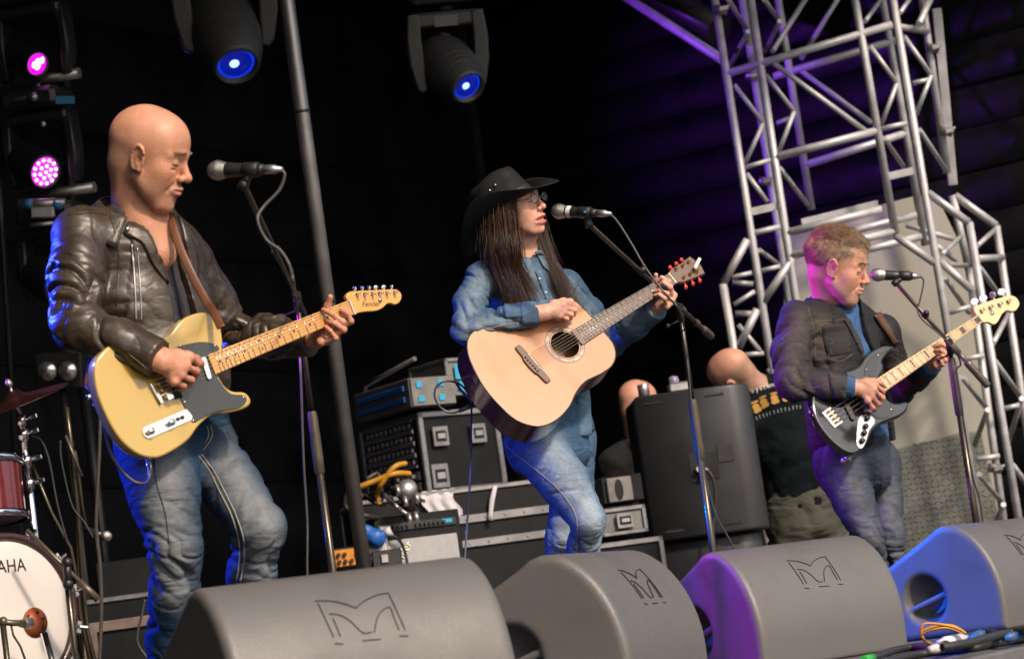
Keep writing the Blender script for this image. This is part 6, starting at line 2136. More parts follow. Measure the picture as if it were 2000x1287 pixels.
def collar(c, axis, fwd, r0, r1, drop, a0, a1, name, mat, parent, th=.006, n=36, front_drop=.03, flare=.0):
    """a folded collar round a neck: angles are measured from the back; r0 at its top fold, r1 at its lower edge"""
    axis = nrm(axis); fwd = nrm(fwd - axis * (fwd @ axis)); lf = np.cross(axis, fwd)
    vs, fs = [], []
    m = 6
    for i in range(n + 1):
        a = R(a0 + (a1 - a0) * i / n)
        dr = -fwd * math.cos(a) + lf * math.sin(a)
        fr_ = (1 - math.cos(a)) / 2
        for side in (0, 1):
            for j in range(m):
                t = j / (m - 1)
                rr = r0 + (r1 - r0) * t ** 1.3 + (th if side == 0 else 0) + flare * fr_ * t
                hh = -drop * t * (1 + .25 * fr_) - front_drop * fr_ ** 2 + .012 * (1 - t) * t
                vs.append(c + dr * rr * (1 + .10 * math.sin(a) ** 2) + axis * hh)
    row = 2 * m
    for i in range(n):
        for j in range(m - 1):
            q = [i * row + j, (i + 1) * row + j, (i + 1) * row + j + 1, i * row + j + 1]
            fs.append(q); fs.append([x + m for x in q[::-1]])
        fs.append([i * row, i * row + m, (i + 1) * row + m, (i + 1) * row])
        fs.append([i * row + m - 1, (i + 1) * row + m - 1, (i + 1) * row + 2 * m - 1, i * row + 2 * m - 1])
    for i in (0, n):
        for j in range(m - 1):
            fs.append([i * row + j, i * row + j + 1, i * row + m + j + 1, i * row + m + j])
    mb = MB(); mb.add(vs, fs, True)
    return mb.build(name, mat, parent)

def inner_body(segs, h=.012):
    """the body under the clothes"""
    pts = np.array([q for s_ in segs for q in s_[0]])
    F = Field(pts.min(0) - .18, pts.max(0) + .18, h)
    for pl, rs in segs:
        F.chain(pl, rs, .04)
    return F.mesh(1)

# ------------------------------------------------------------------ the bald guitarist
m_leather = M('brown_black_leather', (.030, .020, .013), .40, 0, .25, 7, .0005, 260, col2=(.044, .031, .020), spec=.55, rvar=.3, crease=[(5, .0030, (1, 1, 2.0), 1.0), (14, .0007, (1, 1, 1.4), .9)])
m_navy = M('dark_navy_shirt', (.022, .019, .028), .8, 0, .15, 20, .0006, 600, sheen=.1, crease=[(7, .004, (1.4, 1.4, 1), .8)])
m_denim = M('denim', (.1, .15, .25), .85, 0, .2, 70, .0009, 700, attr=True, sheen=.0, spec=.15, crease=[(6, .0028, (1, 1, 3.0), 1.0), (16, .0008, (1, 1, 2.0), .9)])
m_thread = M('pale_thread', (.27, .24, .19), .8, 0, .1, 60)
m_strap1 = M('tan_leather_strap', (.12, .045, .02), .45, 0, .15, 14)
SK1 = (.49, .235, .145)
p1 = thing('person', V(*P(390, 1480, 6.85)[:2], 0), 'bald person in black leather jacket and faded jeans playing the yellow guitar', 'person')
HF1 = Frame(P(291, 303, 6.84), S(.945, -.265, .20), np.cross(S(.27, .955, .12), S(.945, -.265, .20)))
fwd1 = nrm(V(.66, -.75, 0)); side1 = V(-fwd1[1], fwd1[0], 0)
J = dict(pel=P(338, 885, 6.88), wai=P(322, 770, 6.88), che=P(286, 600, 6.93), upc=P(276, 490, 6.93), nb=P(282, 425, 6.91),
         rs=P(163, 462, 6.82), re=P(150, 632, 6.64), rw=gp(G1, 322, 706, .055), ls=P(366, 515, 7.05), le=P(446, 652, 7.12), lw=P(618, 662, 7.00),
         rh=P(302, 872, 6.80), rk=P(340, 1062, 6.72), ra=P(330, 1390, 6.92), lh=P(396, 872, 6.96), lk=P(506, 1030, 6.80), la=P(470, 1370, 7.02))
def scalp1(x, y, z, col):
    # shaved fringe of hair round the back and sides
    m = np.clip((.075 - z + .35 * np.minimum(x, 0)) / .07, 0, 1) * np.clip((.03 - x) / .05, 0, 1) * np.clip((z + .085) / .04, 0, 1) * (y < .083)
    col = col + (np.array([.30, .19, .13]) - col) * (.55 * m)[:, None]
    b = np.clip((-.035 - z) / .04, 0, 1) * np.clip((x + .005) / .03, 0, 1) * np.clip((z + .125) / .02, 0, 1)
    ms = bump01(z, -.052, .006) * (x > .085) * (y < .028)
    col = col + (np.array([.30, .21, .16]) - col) * (.45 * ms)[:, None]
    lipm = bump01(z, -.067, .012) * (x > .08) * (y < .026)
    col = col + (np.array([.37, .225, .17]) - col) * (.22 * b * (1 - lipm))[:, None]
    return col
hv, hf, hc = make_head(HF1, 1.07, [P(264, 390, 6.88), P(280, 438, 6.89), P(306, 495, 6.88)], [.058, .067, .058], SK1, .003, 1.25, nose=1.12, jowl=0, colfn=scalp1, brow=1.15, chin=.011)
g1p = lambda x, y, z: gp(G1, x, y, z)
rh = make_hand(J['rw'], .030, [[g1p(371, 697, .058), g1p(389, 709, .046), g1p(388, 719, .030), g1p(383, 724, .018)],
                               [g1p(364, 716, .062), g1p(384, 725, .046), g1p(381, 735, .028), g1p(373, 739, .018)],
                               [g1p(353, 733, .060), g1p(374, 742, .044), g1p(369, 751, .028), g1p(360, 752, .018)],
                               [g1p(341, 746, .054), g1p(359, 754, .040), g1p(354, 760, .026), g1p(346, 759, .018)]],
               [g1p(346, 693, .046), g1p(367, 694, .040), g1p(384, 702, .032), g1p(394, 711, .022)], [g1p(345, 715, .045), g1p(336, 730, .042)], 1.04, SK1, J['re'] * .18 + J['rw'] * .82)
lh = make_hand(J['lw'], .030, [[g1p(654, 650, -.016), g1p(685, 627, .026), g1p(678, 612, .032), g1p(667, 606, .017)],
                               [g1p(646, 657, -.014), g1p(669, 629, .040), g1p(648, 613, .038), g1p(631, 605, .018)],
                               [g1p(637, 663, -.012), g1p(671, 644, .036), g1p(654, 632, .037), g1p(639, 626, .018)],
                               [g1p(628, 668, -.008), g1p(655, 660, .028), g1p(645, 646, .032), g1p(636, 638, .018)]],
               [g1p(622, 655, -.050), g1p(633, 622, -.046), g1p(640, 598, -.030), g1p(645, 580, -.010)], [g1p(632, 655, -.034), g1p(640, 642, -.034)], 1.0, SK1, J['le'] * .2 + J['lw'] * .8)
ib = inner_body([([J['nb'], J['upc'], J['che'], J['wai'], J['pel']], [.05, .06, .075, .075, .08]), ([J['rs'], J['re'], J['rw']], [.035, .026, .022]), ([J['ls'], J['le'], J['lw']], [.035, .026, .022]),
                 ([J['rh'], J['rk'], J['ra']], [.05, .03, .025]), ([J['lh'], J['lk'], J['la']], [.05, .03, .025]), ([J['rs'], J['upc'], J['ls']], [.04, .06, .04])])
bv, bf_, bc_ = merge([(hv, hf, hc), rh, lh, (ib[0], ib[1], SK1)])
organic('body', bv, bf_, m_skin, p1, bc_)
brows(HF1, 1.07, hv, hf, M('grey_brow_hair', (.26, .17, .12), .6, 0, .3, 60), p1, 55)
# jeans
def jean_cols(v, base, fade_lit, lines, seed=0, fw=.05, extra=None):  # second tone: worn denim on jeans, painted highlights on shirt and jacket
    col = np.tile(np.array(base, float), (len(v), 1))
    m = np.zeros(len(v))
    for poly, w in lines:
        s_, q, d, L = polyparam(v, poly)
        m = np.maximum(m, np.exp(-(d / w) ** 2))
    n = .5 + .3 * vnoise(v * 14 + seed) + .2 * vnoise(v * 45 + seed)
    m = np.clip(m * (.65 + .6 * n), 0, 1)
    col += (np.array(fade_lit) - col) * m[:, None]
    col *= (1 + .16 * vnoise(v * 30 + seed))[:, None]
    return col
F = Field(V(-1.35, 6.3, .0), V(-.45, 7.35, 1.02), .0055)
F.eseg(P(332, 815, 6.88), P(345, 905, 6.88), side1, (.172, .132), (.168, .135), .03)
rleg = [J['rh'], P(322, 965, 6.74), J['rk'], P(340, 1150, 6.76), P(334, 1260, 6.85), J['ra']]
lleg = [J['lh'], P(452, 952, 6.88), J['lk'], P(492, 1110, 6.86), P(482, 1240, 6.95), J['la']]
F.chain(rleg, [.110, .096, .077, .069, .069, .072], .014)
F.chain(lleg, [.102, .083, .073, .066, .067, .070], .014)
F.cut(P(330, 800, 6.88), UP)
F.cut(V(0, 0, .07), -UP)
F.disp(combine(rough_cloth(.003, .0012, 3), limb_folds(rleg, [(0, .012), (.12, .005), (.28, .006), (.40, .022), (.50, .024), (.62, .012), (1, .014)], 20, .8, seed=1, sharp=2.0, skew=.05), limb_folds(lleg, [(0, .018), (.12, .010), (.25, .004), (.36, .008), (.46, .020), (.58, .012), (1, .012)], 19, .8, seed=4, sharp=2.0, skew=.05)))
v, f = F.mesh(1)
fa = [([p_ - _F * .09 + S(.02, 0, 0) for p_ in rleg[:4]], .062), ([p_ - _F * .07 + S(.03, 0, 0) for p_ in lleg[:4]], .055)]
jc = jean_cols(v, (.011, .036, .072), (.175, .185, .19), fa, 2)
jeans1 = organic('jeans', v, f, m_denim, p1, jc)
jt = bvh(v, f)
mb = line_on(jt, [(388, 890), (412, 925), (432, 965), (452, 1005), (466, 1050), (468, 1090), (462, 1135)], .0021, .0008)
mb = line_on(jt, [(394, 888), (419, 922), (440, 962), (460, 1003), (475, 1048), (477, 1090), (470, 1135)], .0021, .0008, mb=mb)
mb.build('side_seam', m_thread, jeans1)
mb = line_on(jt, [(300, 880), (305, 940), (322, 1000), (330, 1060)], .0016, .0005)
mb.build('leg_seam', m_navy, jeans1)
mb = line_on(jt, [(411, 830), (414, 850), (405, 868), (396, 880)], .0016, .001); mb = line_on(jt, [(404, 832), (407, 850), (398, 868)], .0016, .001, mb=mb); mb.build('fly_stitch', m_thread, jeans1)
F = Field(np.minimum(J['ra'], J['la']) - V(.2, .3, .3), np.maximum(J['ra'], J['la']) + V(.35, .2, .2), .01)
F.lo[2] = -.02
foot(F, V(J['ra'][0], J['ra'][1], .1), fwd1); foot(F, V(J['la'][0], J['la'][1], .1), fwd1)
v, f = F.mesh(1); organic('shoes', v, f, m_plastic, p1)
# shirt
F = Field(V(-1.40, 6.45, .75), V(-.50, 7.30, 1.72), .006)
F.eseg(J['pel'], J['wai'], side1, (.150, .118), (.150, .125), .03)
F.eseg(J['wai'], J['che'], side1, (.150, .128), (.165, .125), .04)
F.eseg(J['che'], J['upc'], side1, (.165, .122), (.155, .100), .04)
F.cone(J['upc'], P(281, 420, 6.92), .105, .074, .05)
for a, b, r0, r1 in ((P(292, 400, 6.76), P(309, 446, 6.79), .046, .028), (P(309, 446, 6.79), P(327, 494, 6.79), .028, .006)):
    F.eseg(a + _F * .05, b + _F * .05, fwd1, (.09, r0), (.09, max(r1, .008)), .006, 'sub')
F.cut(P(285, 398, 6.88), S(-.12, .99, 0))
F.disp(combine(rough_cloth(.005, .0035, 21), limb_folds([J['upc'], J['che'], J['wai']], [(0, .003), (.5, .006), (1, .009)], 14, 2.5, reach=.3, seed=7)))
v, f = F.mesh(1)
shirt1 = organic('shirt', v, f, m_navy, p1)
st1 = bvh(v, f)
mb = strip_on(st1, [(326, 488), (338, 540), (350, 600), (362, 655)], [(338, 485), (349, 538), (361, 598), (373, 652)], 20, 4, .001, .004)
if mb: mb.build('placket', m_navy, shirt1)
collar(P(281, 398, 6.885), UP * .9 + fwd1 * .42, fwd1, .074, .096, .052, -112, 108, 'collar', m_navy, shirt1, .005, 36, .035)
# leather jacket
F = Field(V(-1.48, 6.35, .80), V(-.28, 7.38, 1.78), .0052)
F.eseg(P(318, 800, 6.89), P(322, 740, 6.89), side1, (.182, .150), (.180, .150), .03)
F.eseg(P(322, 740, 6.89), J['che'], side1, (.180, .150), (.192, .150), .04)
F.eseg(J['che'], J['upc'], side1, (.192, .148), (.182, .122), .04)
F.cone(J['upc'] + side1 * -.02, P(272, 415, 6.93), .118, .088, .05)
F.cone(J['rs'], J['upc'], .082, .105, .05); F.cone(J['ls'], J['upc'], .072, .10, .05)
ra_ = [J['rs'], lerp(J['rs'], J['re'], .5) + S(-.012, 0, 0), J['re'], lerp(J['re'], J['rw'], .5), lerp(J['re'], J['rw'], .9)]
F.chain(ra_, [.082, .077, .072, .063, .051], .016)
la_ = [J['ls'], lerp(J['ls'], J['le'], .55), J['le'], lerp(J['le'], J['lw'], .5), lerp(J['le'], J['lw'], .93)]
F.chain(la_, [.078, .070, .068, .060, .050], .02)
# front opening
front = [(P(303, 400, 6.84), .052), (P(322, 470, 6.835), .030), (P(346, 540, 6.83), .030), (P(370, 610, 6.81), .034), (P(388, 690, 6.78), .045), (P(396, 790, 6.77), .06), (P(400, 850, 6.77), .065)]
for (a, r0), (b, r1) in zip(front[:-1], front[1:]):
    F.eseg(a, b, fwd1, (.10, r0), (.10, r1), .006, 'sub')
F.cut(P(318, 812, 6.89), -S(-.14, .99, 0), keep=(P(318, 860, 6.89), .30))
F.cone(P(285, 385, 6.86), P(283, 430, 6.88), .080, .074, .01, 'sub')
F.cut(lerp(J['re'], J['rw'], .93), J['rw'] - J['re'], keep=(J['rw'], .085))
F.cut(lerp(J['le'], J['lw'], .95), J['lw'] - J['le'], keep=(J['lw'], .085))
F.disp(combine(rough_cloth(.004, .0012, 31),
               limb_folds(ra_, [(0, .006), (.22, .016), (.42, .030), (.55, .034), (.7, .026), (.9, .010), (1, .002)], 13, 1.1, seed=2, sharp=1.4, skew=.05),
               limb_folds(la_, [(0, .008), (.3, .020), (.5, .028), (.75, .020), (1, .002)], 13, 1.1, seed=6, sharp=1.4, skew=.05),
               limb_folds([J['upc'], J['che'], J['wai']], [(0, .003), (.4, .006), (1, .012)], 7, 1.5, reach=.22, seed=9)))
v, f = F.mesh(1)
jk1 = organic('leather_jacket', v, f, m_leather, p1)
jt = bvh(v, f)
mb = strip_on(jt, [(262, 414), (246, 440), (240, 455), (258, 466), (278, 477), (299, 519), (330, 560)], [(268, 412), (278, 432), (286, 446), (294, 464), (303, 486), (320, 520), (337, 556)], 30, 6, .003, .006)
if mb: mb.build('lapel', m_leather, jk1)
collar(P(270, 398, 6.90), UP * .9 + fwd1 * .42, fwd1, .092, .152, .062, -132, 120, 'collar', m_leather, jk1, .008, 40, .03)
mb = strip_on(jt, [(346, 424), (354, 450), (362, 490), (370, 530)], [(362, 450), (376, 480), (384, 510), (384, 545)], 18, 4, .003, .006)
if mb: mb.build('lapel', m_leather, jk1)
h_, n_ = ray_px(jt, 247, 451)
if h_ is not None:
    mb = MB(); mb.ball(h_ + n_ * .011, .007, n=10, m=6); mb.build('snap_stud', m_nick, jk1)
mb = line_on(jt, [(258, 478), (261, 520), (264, 570), (266, 625)], .0032, .001); mb = line_on(jt, [(268, 484), (272, 530), (275, 580), (276, 630)], .0022, .001, mb=mb); mb.build('zip', m_steel, jk1)
for L_ in ([(215, 420), (228, 470), (232, 530), (226, 600)], [(132, 420), (170, 415), (212, 420)], [(250, 690), (290, 722), (305, 735)]):
    line_on(jt, L_, .0022, .0005).build('seam', m_leather, jk1)
# strap across the chest belongs to the guitar
sp_ = [P(330, 420, 6.90), P(337, 440, 6.845), P(352, 486, 6.805), P(378, 543, 6.775), P(404, 590, 6.74), P(420, 615, 6.70), P(432, 640, 6.665)]
mb = MB(); mb.tube(smooth_pts(sp_, 5), .0115, 10, True, .18, side=S(.9, .4, 0)); mb.build('strap', m_strap1, g1)
mb = MB(); mb.tube([P(330, 420, 6.90), P(300, 400, 7.02), P(240, 480, 7.12), P(190, 640, 7.02), P(172, 760, 6.80), P(183, 772, 6.68)], .0165, 8, True, .16, side=S(.9, .4, 0)); mb.build('strap', m_strap1, g1)

# ------------------------------------------------------------------ the singer with the acoustic guitar
m_hat = M('black_felt', (.0065, .007, .008), .8, 0, .15, 30, .0006, 400, spec=.25)
m_hair2 = M('dark_brown_hair', (.052, .024, .014), .36, 0, .45, 40, stretch=(1, 1, .2), spec=.4)
m_lens = M('spectacle_glass', (.9, .9, .9), .02, 0, 0, alpha=.12, rvar=0)
SK2 = (.60, .33, .235)
p2 = thing('person', V(*P(1150, 1340, 8.5)[:2], 0), 'person in black cowboy hat and denim shirt singing with the acoustic guitar', 'person')
fwd2 = nrm(V(.62, -.78, 0)); side2 = V(-fwd2[1], fwd2[0], 0)
hx2, hz2 = S(.84, .20, .50), S(-.24, .965, .06)
HF2 = Frame(P(1003, 400, 8.52), hx2, np.cross(hz2, hx2))
K = dict(pel=P(1068, 850, 8.54), wai=P(1060, 745, 8.56), che=P(1034, 610, 8.58), upc=P(1028, 545, 8.58), nb=P(1028, 505, 8.57),
         rs=P(942, 545, 8.46), re=P(912, 642, 8.32), rw=gp(G2, 1064, 610, .055), ls=P(1104, 560, 8.74), le=P(1188, 668, 8.86), lw=gp(G2, 1290, 596, -.05),
         rh=P(1040, 862, 8.46), rk=P(1148, 1014, 8.30), ra=P(1132, 1280, 8.52), lh=P(1112, 858, 8.64), lk=P(1098, 1050, 8.66), la=P(1080, 1290, 8.74))
hxf = S(.68, .555, .47); huf = S(-.58, .81, -.10)
HT = Frame(P(991, 409, 8.54), hxf, np.cross(huf, hxf))
hv, hf, hc = make_head(HF2, .95, [P(1018, 455, 8.55), P(1024, 500, 8.57), P(1036, 545, 8.56)], [.050, .052, .05], SK2, .0028, .0, True, .010, .95, 0, None, False, .8, hat=(HT.w(0, 0, .055), HT.z, HT))
gq = lambda x, y, z: gp(G2, x, y, z)
rh = make_hand(K['rw'], .025, [[gq(1102, 594, .062), gq(1120, 597, .052), gq(1121, 606, .036), gq(1114, 609, .024)],
                               [gq(1104, 602, .064), gq(1122, 606, .052), gq(1121, 614, .036), gq(1113, 615, .024)],
                               [gq(1100, 610, .062), gq(1116, 615, .050), gq(1114, 622, .034), gq(1106, 621, .024)],
                               [gq(1093, 617, .058), gq(1107, 623, .046), gq(1104, 628, .032), gq(1098, 626, .024)]],
               [gq(1082, 594, .050), gq(1100, 588, .048), gq(1114, 589, .042), gq(1122, 598, .030)], [gq(1088, 606, .050)], .92, SK2, K['re'] * .16 + K['rw'] * .84)
lh = make_hand(K['lw'], .025, [[gq(1315, 577, -.008), gq(1306, 550, .034), gq(1292, 542, .031), gq(1283, 549, .015)],
                               [gq(1312, 584, -.008), gq(1309, 561, .036), gq(1296, 552, .034), gq(1287, 557, .016)],
                               [gq(1308, 591, -.006), gq(1303, 574, .034), gq(1289, 567, .031), gq(1279, 569, .015)],
                               [gq(1302, 598, -.004), gq(1298, 583, .030), gq(1288, 576, .029), gq(1279, 577, .016)]],
               [gq(1290, 594, -.045), gq(1285, 568, -.046), gq(1280, 549, -.030), gq(1281, 537, -.010)], [gq(1298, 588, -.030), gq(1304, 578, -.028)], .96, SK2, K['le'] * .2 + K['lw'] * .8)
ib = inner_body([([K['nb'], K['upc'], K['che'], K['wai'], K['pel']], [.04, .05, .06, .06, .07]), ([K['rs'], K['re'], K['rw']], [.024, .011, .016]), ([K['ls'], K['le'], K['lw']], [.024, .022, .018]),
                 ([K['rh'], K['rk'], P(1138, 1085, 8.40), K['ra']], [.05, .028, .025, .025]), ([K['lh'], K['lk'], K['la']], [.045, .026, .025]), ([K['rs'], K['upc'], K['ls']], [.03, .05, .025])])
bv, bf_, bc_ = merge([(hv, hf, hc), rh, lh, (ib[0], ib[1], SK2)])
body2 = organic('body', bv, bf_, m_skin, p2, bc_)
# jeans
F = Field(V(-.35, 8.05, .0), V(.65, 9.0, .95), .0056)
F.eseg(P(1066, 800, 8.55), P(1072, 880, 8.54), side2, (.150, .12), (.158, .125), .03)
rleg = [K['rh'], P(1102, 942, 8.36), K['rk'], P(1138, 1080, 8.40), P(1134, 1180, 8.48), K['ra']]
lleg = [K['lh'], P(1118, 955, 8.66), K['lk'], P(1090, 1110, 8.70), P(1086, 1200, 8.72), K['la']]
F.chain(rleg, [.098, .083, .063, .055, .053, .056], .012)
F.chain(lleg, [.093, .072, .056, .051, .051, .054], .012)
F.cut(P(1066, 790, 8.55), UP); F.cut(V(0, 0, .06), -UP)
F.disp(combine(rough_cloth(.0025, .001, 43), limb_folds(rleg, [(0, .008), (.2, .004), (.4, .008), (.52, .018), (.65, .016), (1, .014)], 22, 1.0, seed=12), limb_folds(lleg, [(0, .006), (.3, .006), (.5, .014), (1, .014)], 22, 1.0, seed=14)))
v, f = F.mesh(1)
fa = [([q - _F * .07 + S(.025, .0, 0) for q in rleg[:4]], .06), ([q - _F * .05 for q in lleg[:4]], .05)]
jc = jean_cols(v, (.045, .095, .17), (.25, .31, .37), fa, 5)
jeans2 = organic('jeans', v, f, m_denim, p2, jc)
jt = bvh(v, f)
line_on(jt, [(985, 868), (1012, 890), (1050, 920), (1090, 955), (1122, 1000), (1128, 1040), (1125, 1082)], .0018, .0005).build('side_seam', m_thread, jeans2)
F = Field(np.minimum(K['ra'], K['la']) - V(.2, .3, .3), np.maximum(K['ra'], K['la']) + V(.35, .2, .2), .01)
F.lo[2] = -.02
foot(F, V(K['ra'][0], K['ra'][1], .09), fwd2, .9); foot(F, V(K['la'][0], K['la'][1], .09), fwd2, .9)
v, f = F.mesh(1); organic('shoes', v, f, m_plastic, p2)
# denim shirt
F = Field(V(-.35, 8.0, .72), V(.75, 9.05, 1.62), .0052)
F.eseg(P(1082, 848, 8.57), K['wai'], side2, (.150, .125), (.145, .118), .03)
F.eseg(K['wai'], K['che'], side2, (.145, .118), (.152, .122), .03)
F.eseg(K['che'], K['upc'], side2, (.152, .122), (.145, .090), .03)
F.cone(K['upc'], P(1024, 498, 8.58), .092, .062, .04)
F.cone(K['rs'], K['upc'], .062, .085, .04); F.cone(K['ls'], K['upc'], .060, .082, .04)
ra_ = [K['rs'], lerp(K['rs'], K['re'], .55) + S(-.015, 0, 0), K['re'], lerp(K['re'], K['rw'], .5), lerp(K['re'], K['rw'], .86)]
la_ = [K['ls'], lerp(K['ls'], K['le'], .5), K['le'], lerp(K['le'], K['lw'], .5), lerp(K['le'], K['lw'], .90)]
F.chain(ra_, [.061, .063, .061, .050, .043], .016); F.chain(la_, [.062, .060, .058, .050, .043], .02)
F.cone(P(1030, 470, 8.50), P(1046, 535, 8.44), .040, .010, .01, 'sub')
F.cut(P(1024, 500, 8.57), S(-.14, .99, 0), keep=(P(1024, 450, 8.57), .16))
F.cut(lerp(K['re'], K['rw'], .90), K['rw'] - K['re'], keep=(K['rw'], .075)); F.cut(lerp(K['le'], K['lw'], .93), K['lw'] - K['le'], keep=(K['lw'], .075))
F.cut(P(1100, 852, 8.5), -S(-.12, .99, 0), keep=(P(1090, 900, 8.5), .25))
F.disp(combine(rough_cloth(.0035, .0012, 61), limb_folds(ra_, [(0, .014), (.25, .018), (.42, .030), (.55, .034), (.75, .022), (.92, .008), (1, .001)], 15, 1.0, seed=21, skew=.05, sharp=1.4),
               limb_folds(la_, [(0, .008), (.4, .014), (.6, .018), (.9, .006), (1, .001)], 17, 1.0, seed=23, skew=.04),
               limb_folds([K['upc'], K['che'], K['wai']], [(0, .008), (.5, .014), (1, .014)], 10, 1.2, reach=.25, seed=25)))
v, f = F.mesh(1)
sc_ = jean_cols(v, (.042, .082, .132), (.17, .23, .29), [([q - _F * .06 for q in ra_], .035), ([q - _F * .06 for q in la_], .03), ([q - _F * .1 for q in (K['upc'], K['che'])], .05)], 8)  # paler tone paints highlights along the sleeves and chest
shirt2 = organic('denim_shirt', v, f, m_denim, p2, sc_)
s2t = bvh(v, f)
def cpatch(mb, name, mat, parent, col):
    if mb is None:
        return
    o = mb.build(name, mat, parent)
    ca = o.data.color_attributes.new('Col', 'FLOAT_COLOR', 'POINT')
    ca.data.foreach_set('color', np.tile(np.array(list(col) + [1.0], np.float32), len(o.data.vertices)))
    return o
DC = (.085, .15, .225)
cpatch(strip_on(s2t, [(1045, 530), (1058, 565), (1072, 600), (1082, 630)], [(1056, 528), (1070, 562), (1084, 596), (1094, 626)], 18, 4, .001, .003), 'placket', m_denim, shirt2, DC)
cpatch(strip_on(s2t, [(983, 573), (984, 600), (987, 622)], [(1022, 576), (1024, 598), (1026, 618)], 14, 8, .001, .0035), 'chest_pocket', m_denim, shirt2, DC)
cpatch(strip_on(s2t, [(1016, 592), (1018, 612), (1020, 632)], [(1068, 586), (1071, 606), (1073, 628)], 12, 10, .001, .005), 'cuff', m_denim, shirt2, (.10, .17, .25))
for q in ((1053, 545), (1065, 572), (1078, 602)):
    h_, n_ = ray_px(s2t, *q)
    if h_ is not None:
        mb = MB(); mb.ball(h_ + n_ * .004, .0042, n=8, m=5); mb.build('button', m_pearl, shirt2)
for L_ in ([(955, 520), (972, 545), (980, 580), (978, 615)], [(984, 574), (1022, 577)], [(1018, 590), (1021, 612), (1022, 632)], [(930, 648), (970, 638), (1015, 630)]):
    line_on(s2t, L_, .0014, .0008).build('stitch_line', m_thread, shirt2)
co = collar(P(1025, 492, 8.57), UP * .95 + fwd2 * .28, fwd2, .066, .112, .056, -140, 134, 'collar', m_denim, shirt2, .007, 36, .02, .010)
ca = co.data.color_attributes.new('Col', 'FLOAT_COLOR', 'POINT'); ca.data.foreach_set('color', np.tile(np.array(list(DC) + [1.0], np.float32), len(co.data.vertices)))
cpatch(strip_on(s2t, [(1010, 500), (1007, 516), (1013, 537)], [(1035, 510), (1037, 521), (1030, 535)], 12, 7, .004, .005), 'collar_wing', m_denim, shirt2, (.10, .16, .22))
cpatch(strip_on(s2t, [(1044, 492), (1052, 508), (1059, 522)], [(1056, 488), (1066, 508), (1071, 532)], 12, 6, .004, .005), 'collar_wing', m_denim, shirt2, (.10, .16, .22))
# loose shirt tail beside the guitar
cpatch(None, '', None, None, None)
F = Field(P(1138, 800, 8.5) - .16, P(1138, 800, 8.5) + .16, .005)
F.eseg(P(1136, 735, 8.52), P(1141, 852, 8.50), side2, (.030, .020), (.030, .016), .005)
F.cut(P(1140, 850, 8.5), -S(-.1, .99, 0))
F.disp(rough_cloth(.004, .002, 77))
v, f = F.mesh(1); organic('shirt_tail', v, f, m_denim, p2, jean_cols(v, DC, (.15, .23, .32), [([P(1140, 740, 8.45), P(1142, 850, 8.45)], .02)], 3))
# hair: a base volume and strands
F = Field(P(1010, 470, 8.55) - .30, P(1010, 470, 8.55) + .30, .006)
hz, hxv, hy = HF2.z, HF2.x, HF2.y
F.ell(HF2.w(-.022, 0, .02), (.095, .082, .092), HF2.m, .02)
F.chain([HF2.w(-.05, -.035, -.01), P(985, 470, 8.47), P(992, 530, 8.44), P(1012, 590, 8.42)], [.062, .05, .040, .016], .03)
F.chain([HF2.w(-.05, .02, -.02), P(1000, 480, 8.60), P(1010, 520, 8.64)], [.07, .06, .05], .03)
F.chain([HF2.w(-.01, .06, -.02), P(1052, 490, 8.62), P(1080, 540, 8.58), P(1105, 585, 8.54)], [.05, .036, .030, .012], .03)
F.cone(HF2.w(.03, -.075, -.02), HF2.w(.06, -.10, -.09), .03, .02, .02, 'sub') if False else None
F.ell(HF2.w(.075, -.01, -.025), (.075, .075, .10), HF2.m, .015, 'sub')
F.disp(rough_cloth(.006, .005, 91))
F.cut(HT.w(0, 0, .03), HT.z)
v, f = F.mesh(1)
lq = HT.l(v); e_ = np.sqrt((lq[:, 0] / .105) ** 2 + (lq[:, 1] / .087) ** 2); kx = np.where((lq[:, 2] > 0) & (e_ > .92), .92 / np.maximum(e_, 1e-6), 1.0); lq[:, :2] *= kx[:, None]; v = HT.w(lq)
hair2 = organic('hair', v, f, m_hair2, p2)
ends = []
def lock(root, mids, end, n, spread, seed):
    r_ = np.random.default_rng(seed)
    out = []
    for i in range(n):
        o = r_.normal(0, 1, 3) * spread
        o2_ = r_.normal(0, 1, 3) * spread
        pts = [root + o * .7] + [m + o * .8 + o2_ * .35 for m in mids] + [end + o * .9 + o2_ * .9 + V(0, 0, r_.normal(0, .02))]
        out.append(smooth_pts(pts, 3))
    return out
paths = []
paths += lock(HF2.w(.012, -.074, .02), [HF2.w(.004, -.088, -.05), P(994, 480, 8.38), P(1002, 530, 8.40)], P(1024, 602, 8.38), 850, .018, 1)
paths += lock(HF2.w(.035, -.066, .02), [HF2.w(.022, -.080, -.05), P(1004, 470, 8.37), P(1012, 520, 8.385)], P(1046, 580, 8.375), 260, .011, 6)
paths += lock(HF2.w(-.02, -.078, .02), [HF2.w(-.03, -.09, -.06), P(974, 480, 8.40), P(976, 515, 8.40)], P(1000, 560, 8.39), 650, .020, 2)
paths += lock(HF2.w(-.06, -.06, .0), [HF2.w(-.075, -.07, -.06), P(958, 470, 8.47), P(955, 495, 8.46)], P(975, 520, 8.43), 200, .018, 3)
paths += lock(HF2.w(.01, .07, .01), [HF2.w(.005, .08, -.06), P(1058, 490, 8.56), P(1078, 535, 8.53)], P(1112, 592, 8.50), 700, .017, 4)
paths += lock(HF2.w(.03, .068, .01), [HF2.w(.03, .078, -.06), P(1062, 480, 8.56), P(1074, 520, 8.52)], P(1090, 570, 8.50), 160, .012, 5)
hs_ = strands(paths, .0009, 'hair_strands', m_hair2, hair2)
hs_['kind'] = 'stuff'
